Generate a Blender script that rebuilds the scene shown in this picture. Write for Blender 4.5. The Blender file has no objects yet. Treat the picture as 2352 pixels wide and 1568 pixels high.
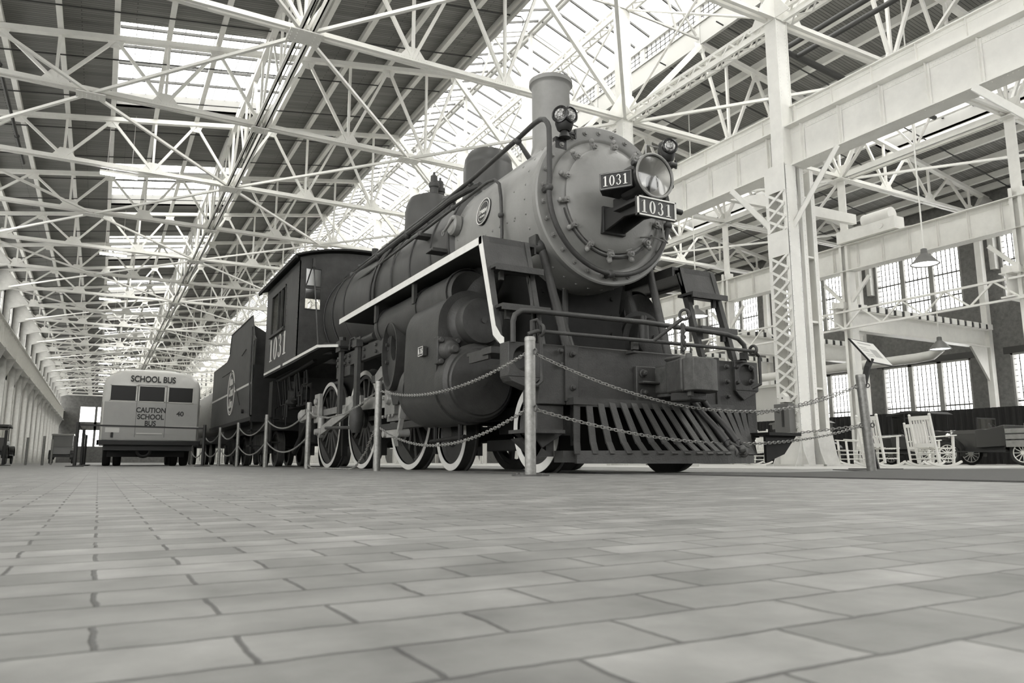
import bpy, math, random
from math import sin, cos, pi, radians, sqrt, atan2
from mathutils import Vector, Matrix
random.seed(7)
S = bpy.context.scene
COL = S.collection

# ------------------------------------------------------------ camera, world, exposure
F_PX, CX, CY = 1707.0, 1176.0, 784.0
cam = bpy.data.cameras.new('camera')
cam.sensor_width = 36.0
cam.sensor_fit = 'HORIZONTAL'
cam.lens = 36.0 * F_PX / 2352.0
cam.clip_start = 0.02
cam.clip_end = 600
cam.dof.use_dof = True
cam.dof.focus_distance = 6.8
cam.dof.aperture_fstop = 13.0
co = bpy.data.objects.new('camera', cam)
COL.objects.link(co)
_th = math.atan((1061 - CY) / F_PX)
_psi = math.atan((CX - 225) / (F_PX / cos(_th)))
co.location = (0, 0, 0.102)
co.rotation_euler = (pi / 2 + _th, 0, -_psi)
S.camera = co

w = bpy.data.worlds.new('world')
S.world = w
w.use_nodes = True
bg = w.node_tree.nodes['Background']
bg.inputs[0].default_value = (1.0, 0.995, 0.975, 1)
bg.inputs[1].default_value = 5.2
S.view_settings.view_transform = 'Standard'
S.view_settings.look = 'None'
S.view_settings.gamma = 1.0
S.view_settings.exposure = 0.38
S.view_settings.use_curve_mapping = False
S.cycles.max_bounces = 8
S.cycles.diffuse_bounces = 5
S.cycles.glossy_bounces = 3
S.cycles.transparent_max_bounces = 12
S.cycles.transmission_bounces = 4
S.cycles.caustics_reflective = False
S.cycles.caustics_refractive = False
S.cycles.sample_clamp_indirect = 8.0


def portal(name, loc, rot, sx, sy):
    """daylight opening: guides the sky's light through a real skylight or window"""
    l = bpy.data.lights.new(name, 'AREA')
    l.shape = 'RECTANGLE'
    l.size, l.size_y = sx, sy
    l.cycles.is_portal = True
    o = bpy.data.objects.new(name, l)
    o.location = loc
    o.rotation_euler = rot
    COL.objects.link(o)


# monitor roof, skylights, window walls (bay pitch 6.72 m, skylight pitch 13.44 m)
portal('portal_monitor_left', (13.6, 64, 18.45), (0, -0.36, 0), 3.8, 176)
portal('portal_monitor_right', (17.2, 64, 18.45), (0, 0.36, 0), 3.8, 176)
for _n in range(-2, 10):
    _y = 29.25 + 13.44 * _n
    portal('portal_skylight', (2.6, _y, 15.5), (0, -0.15, 0), 6.2, 6.4)
portal('portal_wall_right', (37.6, 66, 9.3), (0, radians(90), 0), 3.6, 160)
portal('portal_wall_right_low', (37.6, 66, 4.0), (0, radians(90), 0), 3.0, 160)

# ------------------------------------------------------------ materials
MATS = {}


def tint(v, t=1.0):
    return (v, v * (1 - 0.008 * t), v * (1 - 0.055 * t), 1)


def mat(name, v, rough=0.6, metal=0.0, noise=0.0, nscale=6.0, bump=0.0, bscale=30.0, t=1.0, spec=0.5, stretch=None, coat=0):
    m = bpy.data.materials.new(name)
    m.use_nodes = True
    nt = m.node_tree
    b = nt.nodes['Principled BSDF']
    b.inputs['Roughness'].default_value = rough
    b.inputs['Metallic'].default_value = metal
    b.inputs['Specular IOR Level'].default_value = spec
    b.inputs['Coat Weight'].default_value = coat
    b.inputs['Base Color'].default_value = tint(v, t)
    if noise or bump:
        tc = nt.nodes.new('ShaderNodeTexCoord')
        mp = nt.nodes.new('ShaderNodeMapping')
        nt.links.new(tc.outputs['Object'], mp.inputs[0])
        if stretch:
            mp.inputs['Scale'].default_value = stretch
    if noise:
        n = nt.nodes.new('ShaderNodeTexNoise')
        n.inputs['Scale'].default_value = nscale
        n.inputs['Detail'].default_value = 6
        n.inputs['Roughness'].default_value = 0.65
        nt.links.new(mp.outputs[0], n.inputs['Vector'])
        r = nt.nodes.new('ShaderNodeValToRGB')
        r.color_ramp.elements[0].position = 0.3
        r.color_ramp.elements[1].position = 0.72
        r.color_ramp.elements[0].color = tint(v * (1 - noise), t)
        r.color_ramp.elements[1].color = tint(min(1, v * (1 + noise)), t)
        nt.links.new(n.outputs['Fac'], r.inputs[0])
        nt.links.new(r.outputs[0], b.inputs['Base Color'])
    if bump:
        n2 = nt.nodes.new('ShaderNodeTexNoise')
        n2.inputs['Scale'].default_value = bscale
        n2.inputs['Detail'].default_value = 4
        nt.links.new(mp.outputs[0], n2.inputs['Vector'])
        bp = nt.nodes.new('ShaderNodeBump')
        bp.inputs['Strength'].default_value = bump
        bp.inputs['Distance'].default_value = 0.01
        nt.links.new(n2.outputs['Fac'], bp.inputs['Height'])
        nt.links.new(bp.outputs[0], b.inputs['Normal'])
    MATS[name] = m
    return m


mat('white_steel', 0.74, 0.45, noise=0.06, nscale=2.5, bump=0.1, bscale=25)
mat('white_steel_aged', 0.55, 0.5, noise=0.12, nscale=4)
mat('engine', 0.041, 0.5, noise=0.3, nscale=5, bump=0.3, bscale=60, spec=0.38)
mat('engine_boiler', 0.048, 0.45, noise=0.22, nscale=3, bump=0.15, bscale=14, spec=0.45, stretch=(1, 1, 0.4))
mat('smokebox', 0.20, 0.4, noise=0.13, nscale=3, bump=0.12, bscale=50, spec=0.5)
mat('engine_dark', 0.014, 0.6, noise=0.3, nscale=6, spec=0.25)
mat('rods', 0.22, 0.4, metal=0.2, noise=0.25, nscale=9, bump=0.2, bscale=40)
mat('white_trim', 0.62, 0.5, noise=0.08, nscale=9)
mat('black_gloss', 0.015, 0.25)
mat('black', 0.018, 0.5)
mat('monitor_steel', 0.38, 0.6)
mat('curb_paint', 0.26, 0.7)
mat('shade_coal_black', 0.006, 0.95, spec=0.05)  # near-black for the coal load and for painted shade behind the pilot slats
mat('chrome', 0.6, 0.12, metal=1.0, t=0.5)
mat('dish', 0.45, 0.5, metal=0.8, t=0.5)
mat('rod_light', 0.34, 0.4, metal=0.2, noise=0.2, nscale=9)
mat('lens_glass', 0.3, 0.15, metal=0.9, t=0.5, noise=0.7, nscale=40, bump=0.8, bscale=60)
mat('galvanised', 0.26, 0.42, metal=0.5, noise=0.25, nscale=28, bump=0.15, bscale=60)
mat('chain_steel', 0.3, 0.4, metal=0.55, noise=0.3, nscale=60)
mat('bus_paint', 0.35, 0.3, noise=0.05, nscale=3, coat=0.3)
mat('bus_paint_light', 0.60, 0.3, noise=0.05, nscale=3, coat=0.3)
mat('bus_window', 0.02, 0.3, spec=0.25)
mat('tyre', 0.016, 0.8)
mat('rubber_mat', 0.06, 0.85, noise=0.15, nscale=8, bump=0.6, bscale=160)
mat('curtain_black', 0.014, 0.9, noise=0.4, nscale=3, stretch=(0.2, 6, 0.1))
mat('panel_white', 0.62, 0.7, noise=0.05, nscale=0.6)
mat('chair_white', 0.72, 0.45)
mat('wood_slat', 0.22, 0.6, noise=0.2, nscale=8)
mat('wood_light', 0.42, 0.6, noise=0.15, nscale=8)
mat('car_dark', 0.05, 0.2, coat=0.4)
mat('car_grey', 0.12, 0.2, coat=0.4)
mat('paper', 0.7, 0.6)
mat('ink_grey', 0.4, 0.7)
mat('brick_dark_trim', 0.06, 0.7)
mat('window_frame', 0.28, 0.6)
mat('concrete', 0.42, 0.6, noise=0.08, nscale=1.5)
mat('steel_rail', 0.3, 0.35, metal=0.8)
mat('sign_grey', 0.12, 0.5)
mat('plate_dark', 0.035, 0.45)
mat('glass_bar', 0.07, 0.6)
mat('pipe_dark', 0.035, 0.6)
mat('gable_grey', 0.14, 0.8, noise=0.3, nscale=2)
mat('rusty', 0.075, 0.6, metal=0.2, noise=0.35, nscale=14, bump=0.35, bscale=70)


def pane_mat(name, v, trans):
    """thin dusty glass: most daylight goes straight through, the rest is scattered"""
    m = bpy.data.materials.new(name)
    m.use_nodes = True
    nt = m.node_tree
    nt.nodes.clear()
    out = nt.nodes.new('ShaderNodeOutputMaterial')
    mx = nt.nodes.new('ShaderNodeMixShader')
    tr = nt.nodes.new('ShaderNodeBsdfTransparent')
    tl = nt.nodes.new('ShaderNodeBsdfTranslucent')
    tr.inputs[0].default_value = tint(v, 0.4)
    tl.inputs[0].default_value = tint(v, 0.4)
    mx.inputs[0].default_value = 1 - trans
    nt.links.new(tr.outputs[0], mx.inputs[1])
    nt.links.new(tl.outputs[0], mx.inputs[2])
    nt.links.new(mx.outputs[0], out.inputs[0])
    MATS[name] = m


pane_mat('pane', 0.95, 0.85)


def clear_glass(name, v, g):
    m = bpy.data.materials.new(name)
    m.use_nodes = True
    nt = m.node_tree
    nt.nodes.clear()
    out = nt.nodes.new('ShaderNodeOutputMaterial')
    mx = nt.nodes.new('ShaderNodeMixShader')
    tr = nt.nodes.new('ShaderNodeBsdfTransparent')
    gl = nt.nodes.new('ShaderNodeBsdfGlossy')
    gl.inputs['Roughness'].default_value = 0.08
    tr.inputs[0].default_value = tint(v, 0.5)
    mx.inputs[0].default_value = g
    nt.links.new(tr.outputs[0], mx.inputs[1])
    nt.links.new(gl.outputs[0], mx.inputs[2])
    nt.links.new(mx.outputs[0], out.inputs[0])
    MATS[name] = m


clear_glass('clear_glass', 0.92, 0.09)


def emit_mat(name, s):
    m = bpy.data.materials.new(name)
    m.use_nodes = True
    nt = m.node_tree
    b = nt.nodes['Principled BSDF']
    b.inputs['Base Color'].default_value = (0.8, 0.8, 0.78, 1)
    b.inputs['Emission Color'].default_value = (1, 0.99, 0.96, 1)
    b.inputs['Emission Strength'].default_value = s
    MATS[name] = m


emit_mat('tube_glow', 14.0)
emit_mat('bulb_glow', 5.0)


def brick_mat(name, c1, c2, mort, bw, rh, ms, rot=(0, 0, 0), loc=(0, 0, 0), rough=0.6, bumpd=0.004, offset=0.5, noise=0.12, streak=None, smooth=0.15, spec=0.4, bias=0.0, big=0.0, warp=0.09):
    m = bpy.data.materials.new(name)
    m.use_nodes = True
    nt = m.node_tree
    b = nt.nodes['Principled BSDF']
    b.inputs['Roughness'].default_value = rough
    b.inputs['Specular IOR Level'].default_value = spec
    tc = nt.nodes.new('ShaderNodeTexCoord')
    mp = nt.nodes.new('ShaderNodeMapping')
    mp.vector_type = 'POINT'
    mp.inputs['Rotation'].default_value = rot
    mp.inputs['Location'].default_value = loc
    nt.links.new(tc.outputs['Object'], mp.inputs[0])
    # small warp so the joints wander a little
    wn = nt.nodes.new('ShaderNodeTexNoise')
    wn.inputs['Scale'].default_value = 26
    wn.inputs['Detail'].default_value = 4
    nt.links.new(mp.outputs[0], wn.inputs['Vector'])
    sub = nt.nodes.new('ShaderNodeVectorMath')
    sub.operation = 'MULTIPLY_ADD'
    sub.inputs[1].default_value = (rh * warp,) * 3
    nt.links.new(wn.outputs['Color'], sub.inputs[0])
    nt.links.new(mp.outputs[0], sub.inputs[2])
    br = nt.nodes.new('ShaderNodeTexBrick')
    br.offset = offset
    br.inputs['Scale'].default_value = 1.0
    br.inputs['Brick Width'].default_value = bw
    br.inputs['Row Height'].default_value = rh
    br.inputs['Mortar Size'].default_value = ms
    br.inputs['Mortar Smooth'].default_value = smooth
    br.inputs['Bias'].default_value = bias
    br.inputs['Color1'].default_value = tint(c1)
    br.inputs['Color2'].default_value = tint(c2)
    br.inputs['Mortar'].default_value = tint(mort)
    nt.links.new(sub.outputs[0], br.inputs['Vector'])
    n = nt.nodes.new('ShaderNodeTexNoise')
    n.inputs['Scale'].default_value = 1.6 / bw
    n.inputs['Detail'].default_value = 8
    n.inputs['Roughness'].default_value = 0.6
    mp2 = nt.nodes.new('ShaderNodeMapping')
    nt.links.new(mp.outputs[0], mp2.inputs[0])
    if streak:
        mp2.inputs['Scale'].default_value = streak
    nt.links.new(mp2.outputs[0], n.inputs['Vector'])
    mr = nt.nodes.new('ShaderNodeMapRange')
    mr.inputs[1].default_value = 0.25
    mr.inputs[2].default_value = 0.75
    mr.inputs[3].default_value = 1 - noise
    mr.inputs[4].default_value = 1 + noise
    nt.links.new(n.outputs['Fac'], mr.inputs[0])
    mul = nt.nodes.new('ShaderNodeMix')
    mul.data_type = 'RGBA'
    mul.blend_type = 'MULTIPLY'
    mul.inputs[0].default_value = 1.0
    nt.links.new(br.outputs['Color'], mul.inputs[6])
    nt.links.new(mr.outputs[0], mul.inputs[7])
    last = mul.outputs[2]
    if big:
        n3 = nt.nodes.new('ShaderNodeTexNoise')
        n3.inputs['Scale'].default_value = 4.5
        n3.inputs['Detail'].default_value = 6
        nt.links.new(mp.outputs[0], n3.inputs['Vector'])
        m3 = nt.nodes.new('ShaderNodeMapRange')
        m3.inputs[1].default_value = 0.3
        m3.inputs[2].default_value = 0.7
        m3.inputs[3].default_value = 1 - big
        m3.inputs[4].default_value = 1 + big
        nt.links.new(n3.outputs['Fac'], m3.inputs[0])
        mu3 = nt.nodes.new('ShaderNodeMix')
        mu3.data_type = 'RGBA'
        mu3.blend_type = 'MULTIPLY'
        mu3.inputs[0].default_value = 1.0
        nt.links.new(last, mu3.inputs[6])
        nt.links.new(m3.outputs[0], mu3.inputs[7])
        last = mu3.outputs[2]
    nt.links.new(last, b.inputs['Base Color'])
    if bumpd:
        inv = nt.nodes.new('ShaderNodeMath')
        inv.operation = 'MULTIPLY_ADD'
        inv.inputs[1].default_value = -1.0
        nt.links.new(br.outputs['Fac'], inv.inputs[0])
        ns = nt.nodes.new('ShaderNodeMath')
        ns.operation = 'MULTIPLY'
        ns.inputs[1].default_value = 0.45
        nt.links.new(n.outputs['Fac'], ns.inputs[0])
        nt.links.new(ns.outputs[0], inv.inputs[2])
        bp = nt.nodes.new('ShaderNodeBump')
        bp.inputs['Strength'].default_value = 0.6
        bp.inputs['Distance'].default_value = bumpd
        nt.links.new(inv.outputs[0], bp.inputs['Height'])
        nt.links.new(bp.outputs[0], b.inputs['Normal'])
    MATS[name] = m


brick_mat('paver', 0.215, 0.14, 0.065, 0.148, 0.0707, 0.0024, loc=(-0.01 + 0.148 * 40.5, -0.49 + 0.0707 * 200, 0), rough=0.52, noise=0.36, bumpd=0.0035, spec=0.5, smooth=0.6, big=0.16, warp=0.12)
brick_mat('wall_brick', 0.13, 0.075, 0.17, 0.25, 0.085, 0.010, rot=(pi / 2, 0, pi / 2), rough=0.8, noise=0.3, bumpd=0.006)
brick_mat('deck_plank', 0.24, 0.18, 0.08, 4.2, 0.12, 0.012, rough=0.7, noise=0.22, streak=(0.05, 3, 1), bumpd=0.01, offset=0.37, smooth=0.3)


# ------------------------------------------------------------ mesh builder
class M:
    def __init__(s):
        s.v = []
        s.f = []
        s.T = None

    def add(s, vs, fs):
        b = len(s.v)
        if s.T is not None:
            vs = [s.T @ Vector(p) for p in vs]
        s.v.extend([tuple(p) for p in vs])
        s.f.extend([tuple(b + i for i in f) for f in fs])

    def box(s, x0, y0, z0, x1, y1, z1):
        if x0 > x1: x0, x1 = x1, x0
        if y0 > y1: y0, y1 = y1, y0
        if z0 > z1: z0, z1 = z1, z0
        s.add([(x0, y0, z0), (x1, y0, z0), (x1, y1, z0), (x0, y1, z0), (x0, y0, z1), (x1, y0, z1), (x1, y1, z1), (x0, y1, z1)],
              [(3, 2, 1, 0), (4, 5, 6, 7), (0, 1, 5, 4), (1, 2, 6, 5), (2, 3, 7, 6), (3, 0, 4, 7)])
        return s

    def bar(s, p, q, w, h, up=(0, 0, 1), ow=0.0, oh=0.0):
        """rectangular bar from p to q, w across, h along up"""
        p, q, up = Vector(p), Vector(q), Vector(up)
        d = (q - p)
        if d.length < 1e-6: return s
        d.normalize()
        x = d.cross(up)
        if x.length < 1e-4:
            up = Vector((1, 0, 0))
            x = d.cross(up)
        x.normalize()
        u = x.cross(d).normalized()
        p = p + x * ow + u * oh
        q = q + x * ow + u * oh
        a, b = x * w / 2, u * h / 2
        vs = [p - a - b, p + a - b, p + a + b, p - a + b, q - a - b, q + a - b, q + a + b, q - a + b]
        s.add(vs, [(0, 1, 2, 3), (7, 6, 5, 4), (0, 4, 5, 1), (1, 5, 6, 2), (2, 6, 7, 3), (3, 7, 4, 0)])
        return s

    def ibeam(s, p, q, w, h, t=0.02, up=(0, 0, 1)):
        s.bar(p, q, t, h, up)
        s.bar(p, q, w, t, up, oh=h / 2)
        s.bar(p, q, w, t, up, oh=-h / 2)
        return s

    def cyl(s, p, q, r, r2=None, n=16, caps=True):
        p, q = Vector(p), Vector(q)
        r2 = r if r2 is None else r2
        d = (q - p).normalized()
        a = d.orthogonal().normalized()
        if abs(d.z) < 0.99:
            a = d.cross(Vector((0, 0, 1))).normalized()
        b = d.cross(a)
        vs = []
        for c, rr in ((p, r), (q, r2)):
            for i in range(n):
                t = 2 * pi * i / n
                vs.append(c + a * (cos(t) * rr) + b * (sin(t) * rr))
        fs = [(i, (i + 1) % n, n + (i + 1) % n, n + i) for i in range(n)]
        if caps:
            fs.append(tuple(range(n - 1, -1, -1)))
            fs.append(tuple(range(n, 2 * n)))
        s.add(vs, fs)
        return s

    def lathe(s, prof, c, axis, n=32, a0=0, a1=2 * pi):
        """prof: (radius, distance along the axis)"""
        c, d = Vector(c), Vector(axis).normalized()
        a = Vector((1, 0, 0)) if abs(d.x) < 0.9 else Vector((0, 1, 0))
        a = (a - d * a.dot(d)).normalized()
        b = d.cross(a)
        full = abs(a1 - a0 - 2 * pi) < 1e-6
        m = n if full else n + 1
        vs = []
        for r, t in prof:
            for i in range(m):
                an = a0 + (a1 - a0) * i / n
                vs.append(c + d * t + a * (cos(an) * r) + b * (sin(an) * r))
        fs = []
        for k in range(len(prof) - 1):
            for i in range(n):
                j = (i + 1) % m
                fs.append((k * m + i, k * m + j, (k + 1) * m + j, (k + 1) * m + i))
        s.add(vs, fs)
        return s

    def tube(s, path, r, n=10, closed=False, caps=True):
        P = [Vector(p) for p in path]
        N = len(P)
        prev = None
        vs = []
        for i in range(N):
            if closed:
                t = (P[(i + 1) % N] - P[i - 1]).normalized()
            elif i == 0:
                t = (P[1] - P[0]).normalized()
            elif i == N - 1:
                t = (P[-1] - P[-2]).normalized()
            else:
                t = ((P[i + 1] - P[i]).normalized() + (P[i] - P[i - 1]).normalized()).normalized()
            if prev is None:
                a = t.orthogonal().normalized()
            else:
                a = (prev - t * prev.dot(t)).normalized()
            prev = a
            b = t.cross(a)
            for k in range(n):
                an = 2 * pi * k / n
                vs.append(P[i] + a * (cos(an) * r) + b * (sin(an) * r))
        fs = []
        for i in range(N if closed else N - 1):
            j = (i + 1) % N
            for k in range(n):
                l = (k + 1) % n
                fs.append((i * n + k, i * n + l, j * n + l, j * n + k))
        if not closed and caps:
            fs.append(tuple(range(n - 1, -1, -1)))
            fs.append(tuple(range((N - 1) * n, N * n)))
        s.add(vs, fs)
        return s

    def prism(s, poly, ax, d0, d1):
        """poly: 2-D outline; ax 'x': (y,z) extruded along x; 'y': (x,z) along y; 'z': (x,y) along z"""
        n = len(poly)

        def P(u, v, d):
            return {'x': (d, u, v), 'y': (u, d, v), 'z': (u, v, d)}[ax]
        vs = [P(u, v, d0) for u, v in poly] + [P(u, v, d1) for u, v in poly]
        fs = [tuple(range(n - 1, -1, -1)), tuple(range(n, 2 * n))]
        fs += [(i, (i + 1) % n, n + (i + 1) % n, n + i) for i in range(n)]
        s.add(vs, fs)
        return s

    def ring(s, outer, inner, ax, d0, d1):
        """extruded plate with one hole; outer and inner have the same number of points"""
        n = len(outer)

        def P(u, v, d):
            return {'x': (d, u, v), 'y': (u, d, v), 'z': (u, v, d)}[ax]
        vs = []
        for d in (d0, d1):
            vs += [P(u, v, d) for u, v in outer] + [P(u, v, d) for u, v in inner]
        fs = []
        for i in range(n):
            j = (i + 1) % n
            fs.append((i, j, n + j, n + i))
            fs.append((2 * n + j, 2 * n + i, 3 * n + i, 3 * n + j))
            fs.append((j, i, 2 * n + i, 2 * n + j))
            fs.append((n + i, n + j, 3 * n + j, 3 * n + i))
        s.add(vs, fs)
        return s

    def ball(s, c, r, n=12, m=8, sz=1.0):
        prof = []
        for i in range(m + 1):
            t = -pi / 2 + pi * i / m
            prof.append((max(1e-4, r * cos(t)), r * sin(t) * sz))
        return s.lathe(prof, c, (0, 0, 1), n)

    def torus(s, c, axis, R, r, n=24, m=8):
        prof = [(R + r * cos(2 * pi * i / m), r * sin(2 * pi * i / m)) for i in range(m + 1)]
        return s.lathe(prof, c, axis, n)

    def bolt(s, c, axis, r=0.02, h=0.015, n=6):
        c, d = Vector(c), Vector(axis).normalized()
        s.cyl(c, c + d * h, r, r * 0.85, n)
        return s

    def rivet(s, c, axis, r=0.016):
        c, d = Vector(c), Vector(axis).normalized()
        a = d.orthogonal().normalized()
        b = d.cross(a)
        vs = [c + d * r * 0.7]
        for rr, hh in ((0.6, 0.55), (1.0, 0.0)):
            for i in range(6):
                t = pi * i / 3
                vs.append(c + (a * cos(t) + b * sin(t)) * r * rr + d * r * hh)
        fs = [(0, 1 + i, 1 + (i + 1) % 6) for i in range(6)]
        fs += [(1 + i, 7 + i, 7 + (i + 1) % 6, 1 + (i + 1) % 6) for i in range(6)]
        s.add(vs, fs)
        return s

    def build(s, name, m, parent=None, smooth=True, angle=35, bevel=0.0, **tags):
        me = bpy.data.meshes.new(name)
        me.from_pydata(s.v, [], s.f)
        me.validate()
        if smooth:
            me.polygons.foreach_set('use_smooth', [True] * len(me.polygons))
            me.set_sharp_from_angle(angle=radians(angle))
        me.materials.append(MATS[m])
        me.update()
        o = bpy.data.objects.new(name, me)
        COL.objects.link(o)
        if parent is not None:
            o.parent = parent
            if parent.type == 'EMPTY':
                o.matrix_parent_inverse = Matrix.Translation(-parent.location)
        if bevel:
            bv = o.modifiers.new('bevel', 'BEVEL')
            bv.width = bevel
            bv.segments = 2
            bv.limit_method = 'ANGLE'
        for k, v in tags.items():
            o[k] = v
        return o


def tag(o, label, cat, group=None):
    o['label'] = label
    o['category'] = cat
    if group:
        o['group'] = group
    return o


def thing(name, label, cat, loc=(0, 0, 0), group=None):
    o = bpy.data.objects.new(name, None)
    o.location = loc
    o.empty_display_size = 0.2
    COL.objects.link(o)
    return tag(o, label, cat, group)


def struct(mb, name, m, parent=None, **k):
    o = mb.build(name, m, parent, **k)
    if parent is None:
        o['kind'] = 'structure'
    return o


def dup(root, off=(0, 0, 0), label=None, group=None, rotz=None, loc=None):
    def cp(o, par):
        c = o.copy()
        COL.objects.link(c)
        if par is not None:
            c.parent = par
            c.matrix_parent_inverse = o.matrix_parent_inverse.copy()
        for ch in list(o.children):
            cp(ch, c)
        return c
    r = cp(root, None)
    r.location = Vector(root.location) + Vector(off) if loc is None else Vector(loc)
    if rotz is not None:
        r.rotation_euler = (0, 0, rotz)
    if label:
        r['label'] = label
    if group:
        r['group'] = group
    return r


ORD = ['first', 'second', 'third', 'fourth', 'fifth', 'sixth', 'seventh', 'eighth', 'ninth', 'tenth', 'eleventh', 'twelfth', 'thirteenth', 'fourteenth', 'fifteenth', 'sixteenth', 'seventeenth', 'eighteenth', 'nineteenth', 'twentieth']


def nth(i):
    if i < 20:
        return ORD[i]
    t, u = divmod(i + 1, 10)
    tens = {2: 'twenty', 3: 'thirty', 4: 'forty', 5: 'fifty', 6: 'sixty'}[t]
    if u == 0:
        return {2: 'twentieth', 3: 'thirtieth', 4: 'fortieth', 5: 'fiftieth', 6: 'sixtieth'}[t]
    return tens + '-' + ORD[u - 1]


# ------------------------------------------------------------ lettering
def text_obj(name, s, m, parent, origin, ux, uz, h, wscale=1.0, depth=0.004, bold=0.0, align='CENTER', shear=0.0, space=1.0):
    """raised lettering: origin is the centre of the baseline, ux the reading direction, uz up"""
    cu = bpy.data.curves.new(name, 'FONT')
    cu.body = s
    cu.align_x = align
    cu.size = 1.0
    cu.offset = bold
    cu.shear = shear
    cu.space_character = space
    cu.extrude = 0.01
    o = bpy.data.objects.new(name, cu)
    COL.objects.link(o)
    bpy.context.view_layer.update()
    dg = bpy.context.evaluated_depsgraph_get()
    me = bpy.data.meshes.new_from_object(o.evaluated_get(dg))
    bpy.data.objects.remove(o)
    ux, uz = Vector(ux).normalized(), Vector(uz).normalized()
    n = ux.cross(uz).normalized()
    k = h / 0.70
    og = Vector(origin)
    for v in me.vertices:
        x, y, z = v.co
        v.co = og + ux * (x * k * wscale) + uz * (y * k) + n * (z * depth / 0.02)
    me.materials.clear()
    me.materials.append(MATS[m])
    me.name = name
    t = bpy.data.objects.new(name, me)
    COL.objects.link(t)
    if parent is not None:
        t.parent = parent
        if parent.type == 'EMPTY' and parent.parent is None:
            t.matrix_parent_inverse = Matrix.Translation(-parent.location)
    return t


def glyph(ch):
    """serif numerals and letters as closed outlines on a 0..w, 0..1 grid"""
    P = []

    def R(x0, y0, x1, y1):
        P.append([(x0, y0), (x1, y0), (x1, y1), (x0, y1)])

    def arc(cx, cy, rx, ry, a0, a1, w0, w1, n=14):
        # stroke of varying width; w0 horizontal thickness (at the sides), w1 vertical thickness
        for i in range(n):
            q = []
            for a in (a0 + (a1 - a0) * i / n, a0 + (a1 - a0) * (i + 1) / n):
                q.append(((cx + rx * cos(a), cy + ry * sin(a)), (cx + (rx - w0) * cos(a), cy + (ry - w1) * sin(a))))
            P.append([q[0][0], q[1][0], q[1][1], q[0][1]])
    if ch == '1':
        R(0.2, 0.05, 0.36, 0.97)
        R(0.06, 0, 0.50, 0.055)
        P.append([(0.06, 0.80), (0.2, 0.86), (0.2, 0.97), (0.2, 0.97)][:3])
        P.append([(0.06, 0.83), (0.2, 0.97), (0.2, 0.86), (0.06, 0.80)])
        return P, 0.56
    if ch == '0':
        arc(0.29, 0.49, 0.28, 0.50, 0, 2 * pi, 0.15, 0.05, 28)
        return P, 0.60
    if ch == '3':
        arc(0.25, 0.74, 0.23, 0.25, -pi * 0.5, pi * 0.85, 0.12, 0.05)
        arc(0.25, 0.26, 0.27, 0.27, -pi * 0.88, pi * 0.5, 0.14, 0.05)
        R(0.03, 0.13, 0.13, 0.23)
        R(0.05, 0.80, 0.14, 0.88)
        return P, 0.56
    if ch == '5':
        R(0.06, 0.92, 0.48, 1.0)
        R(0.06, 0.5, 0.11, 0.95)
        arc(0.22, 0.30, 0.28, 0.32, -pi * 0.88, pi * 0.7, 0.14, 0.05)
        return P, 0.56
    if ch == 'K':
        R(0.08, 0, 0.22, 1)
        R(0, 0, 0.3, 0.06)
        R(0, 0.94, 0.3, 1)
        P.append([(0.22, 0.4), (0.6, 0.94), (0.52, 0.98), (0.2, 0.5)])
        P.append([(0.3, 0.55), (0.58, 0.03), (0.74, 0.03), (0.42, 0.66)])
        R(0.5, 0, 0.78, 0.06)
        R(0.45, 0.94, 0.7, 1)
        return P, 0.82
    if ch == '8':
        arc(0.27, 0.74, 0.22, 0.25, 0, 2 * pi, 0.11, 0.05, 20)
        arc(0.27, 0.27, 0.26, 0.28, 0, 2 * pi, 0.13, 0.05, 20)
        return P, 0.58
    return [], 0.3


def serif(name, s, m, parent, origin, ux, uz, h, wscale=1.0, depth=0.006, gap=0.1):
    """origin: lower left corner of the first character"""
    ux, uz = Vector(ux).normalized(), Vector(uz).normalized()
    n = ux.cross(uz).normalized()
    og = Vector(origin)
    mb = M()
    x = 0
    for ch in s:
        P, w_ = glyph(ch)
        for poly in P:
            vs = []
            for d in (0, depth):
                vs += [og + ux * ((x + a) * h * wscale) + uz * (b * h) + n * d for a, b in poly]
            k = len(poly)
            fs = [tuple(range(k - 1, -1, -1)), tuple(range(k, 2 * k))] + [(i, (i + 1) % k, k + (i + 1) % k, k + i) for i in range(k)]
            mb.add(vs, fs)
        x += w_ + gap
    return mb.build(name, m, parent, smooth=False)
# ============================================================ the hall
BAY = 6.72
XL, XR, XM = -7.1, 37.9, 15.4          # left wall, right wall, centre line of the building
YN, YF = -14.0, 160.0
TY = lambda k: 12.85 + BAY * k           # truss lines
KMAX = 21


def chord(x):                            # underside of the roof (top chord of the trusses)
    xx = x if x <= XM else 2 * XM - x
    return 14.145 + 0.155 * xx


def deckz(x):
    return chord(x) + 0.34


m = M()
m.box(XL - 1, YN - 1, -0.2, XR + 1, YF + 1, 0)
struct(m, 'floor', 'paver', smooth=False)

# --- roof deck with skylight wells
SKY = [29.25 + 13.44 * n for n in range(-3, 10)]
HW = 3.35
SX0, SX1 = -0.47, 5.67


def slab(mb, x0, x1, y0, y1, t=0.10):
    vs = []
    for (x, y) in ((x0, y0), (x1, y0), (x1, y1), (x0, y1)):
        vs.append((x, y, deckz(x)))
    for (x, y) in ((x0, y0), (x1, y0), (x1, y1), (x0, y1)):
        vs.append((x, y, deckz(x) + t))
    mb.add(vs, [(3, 2, 1, 0), (4, 5, 6, 7), (0, 1, 5, 4), (1, 2, 6, 5), (2, 3, 7, 6), (3, 0, 4, 7)])


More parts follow.
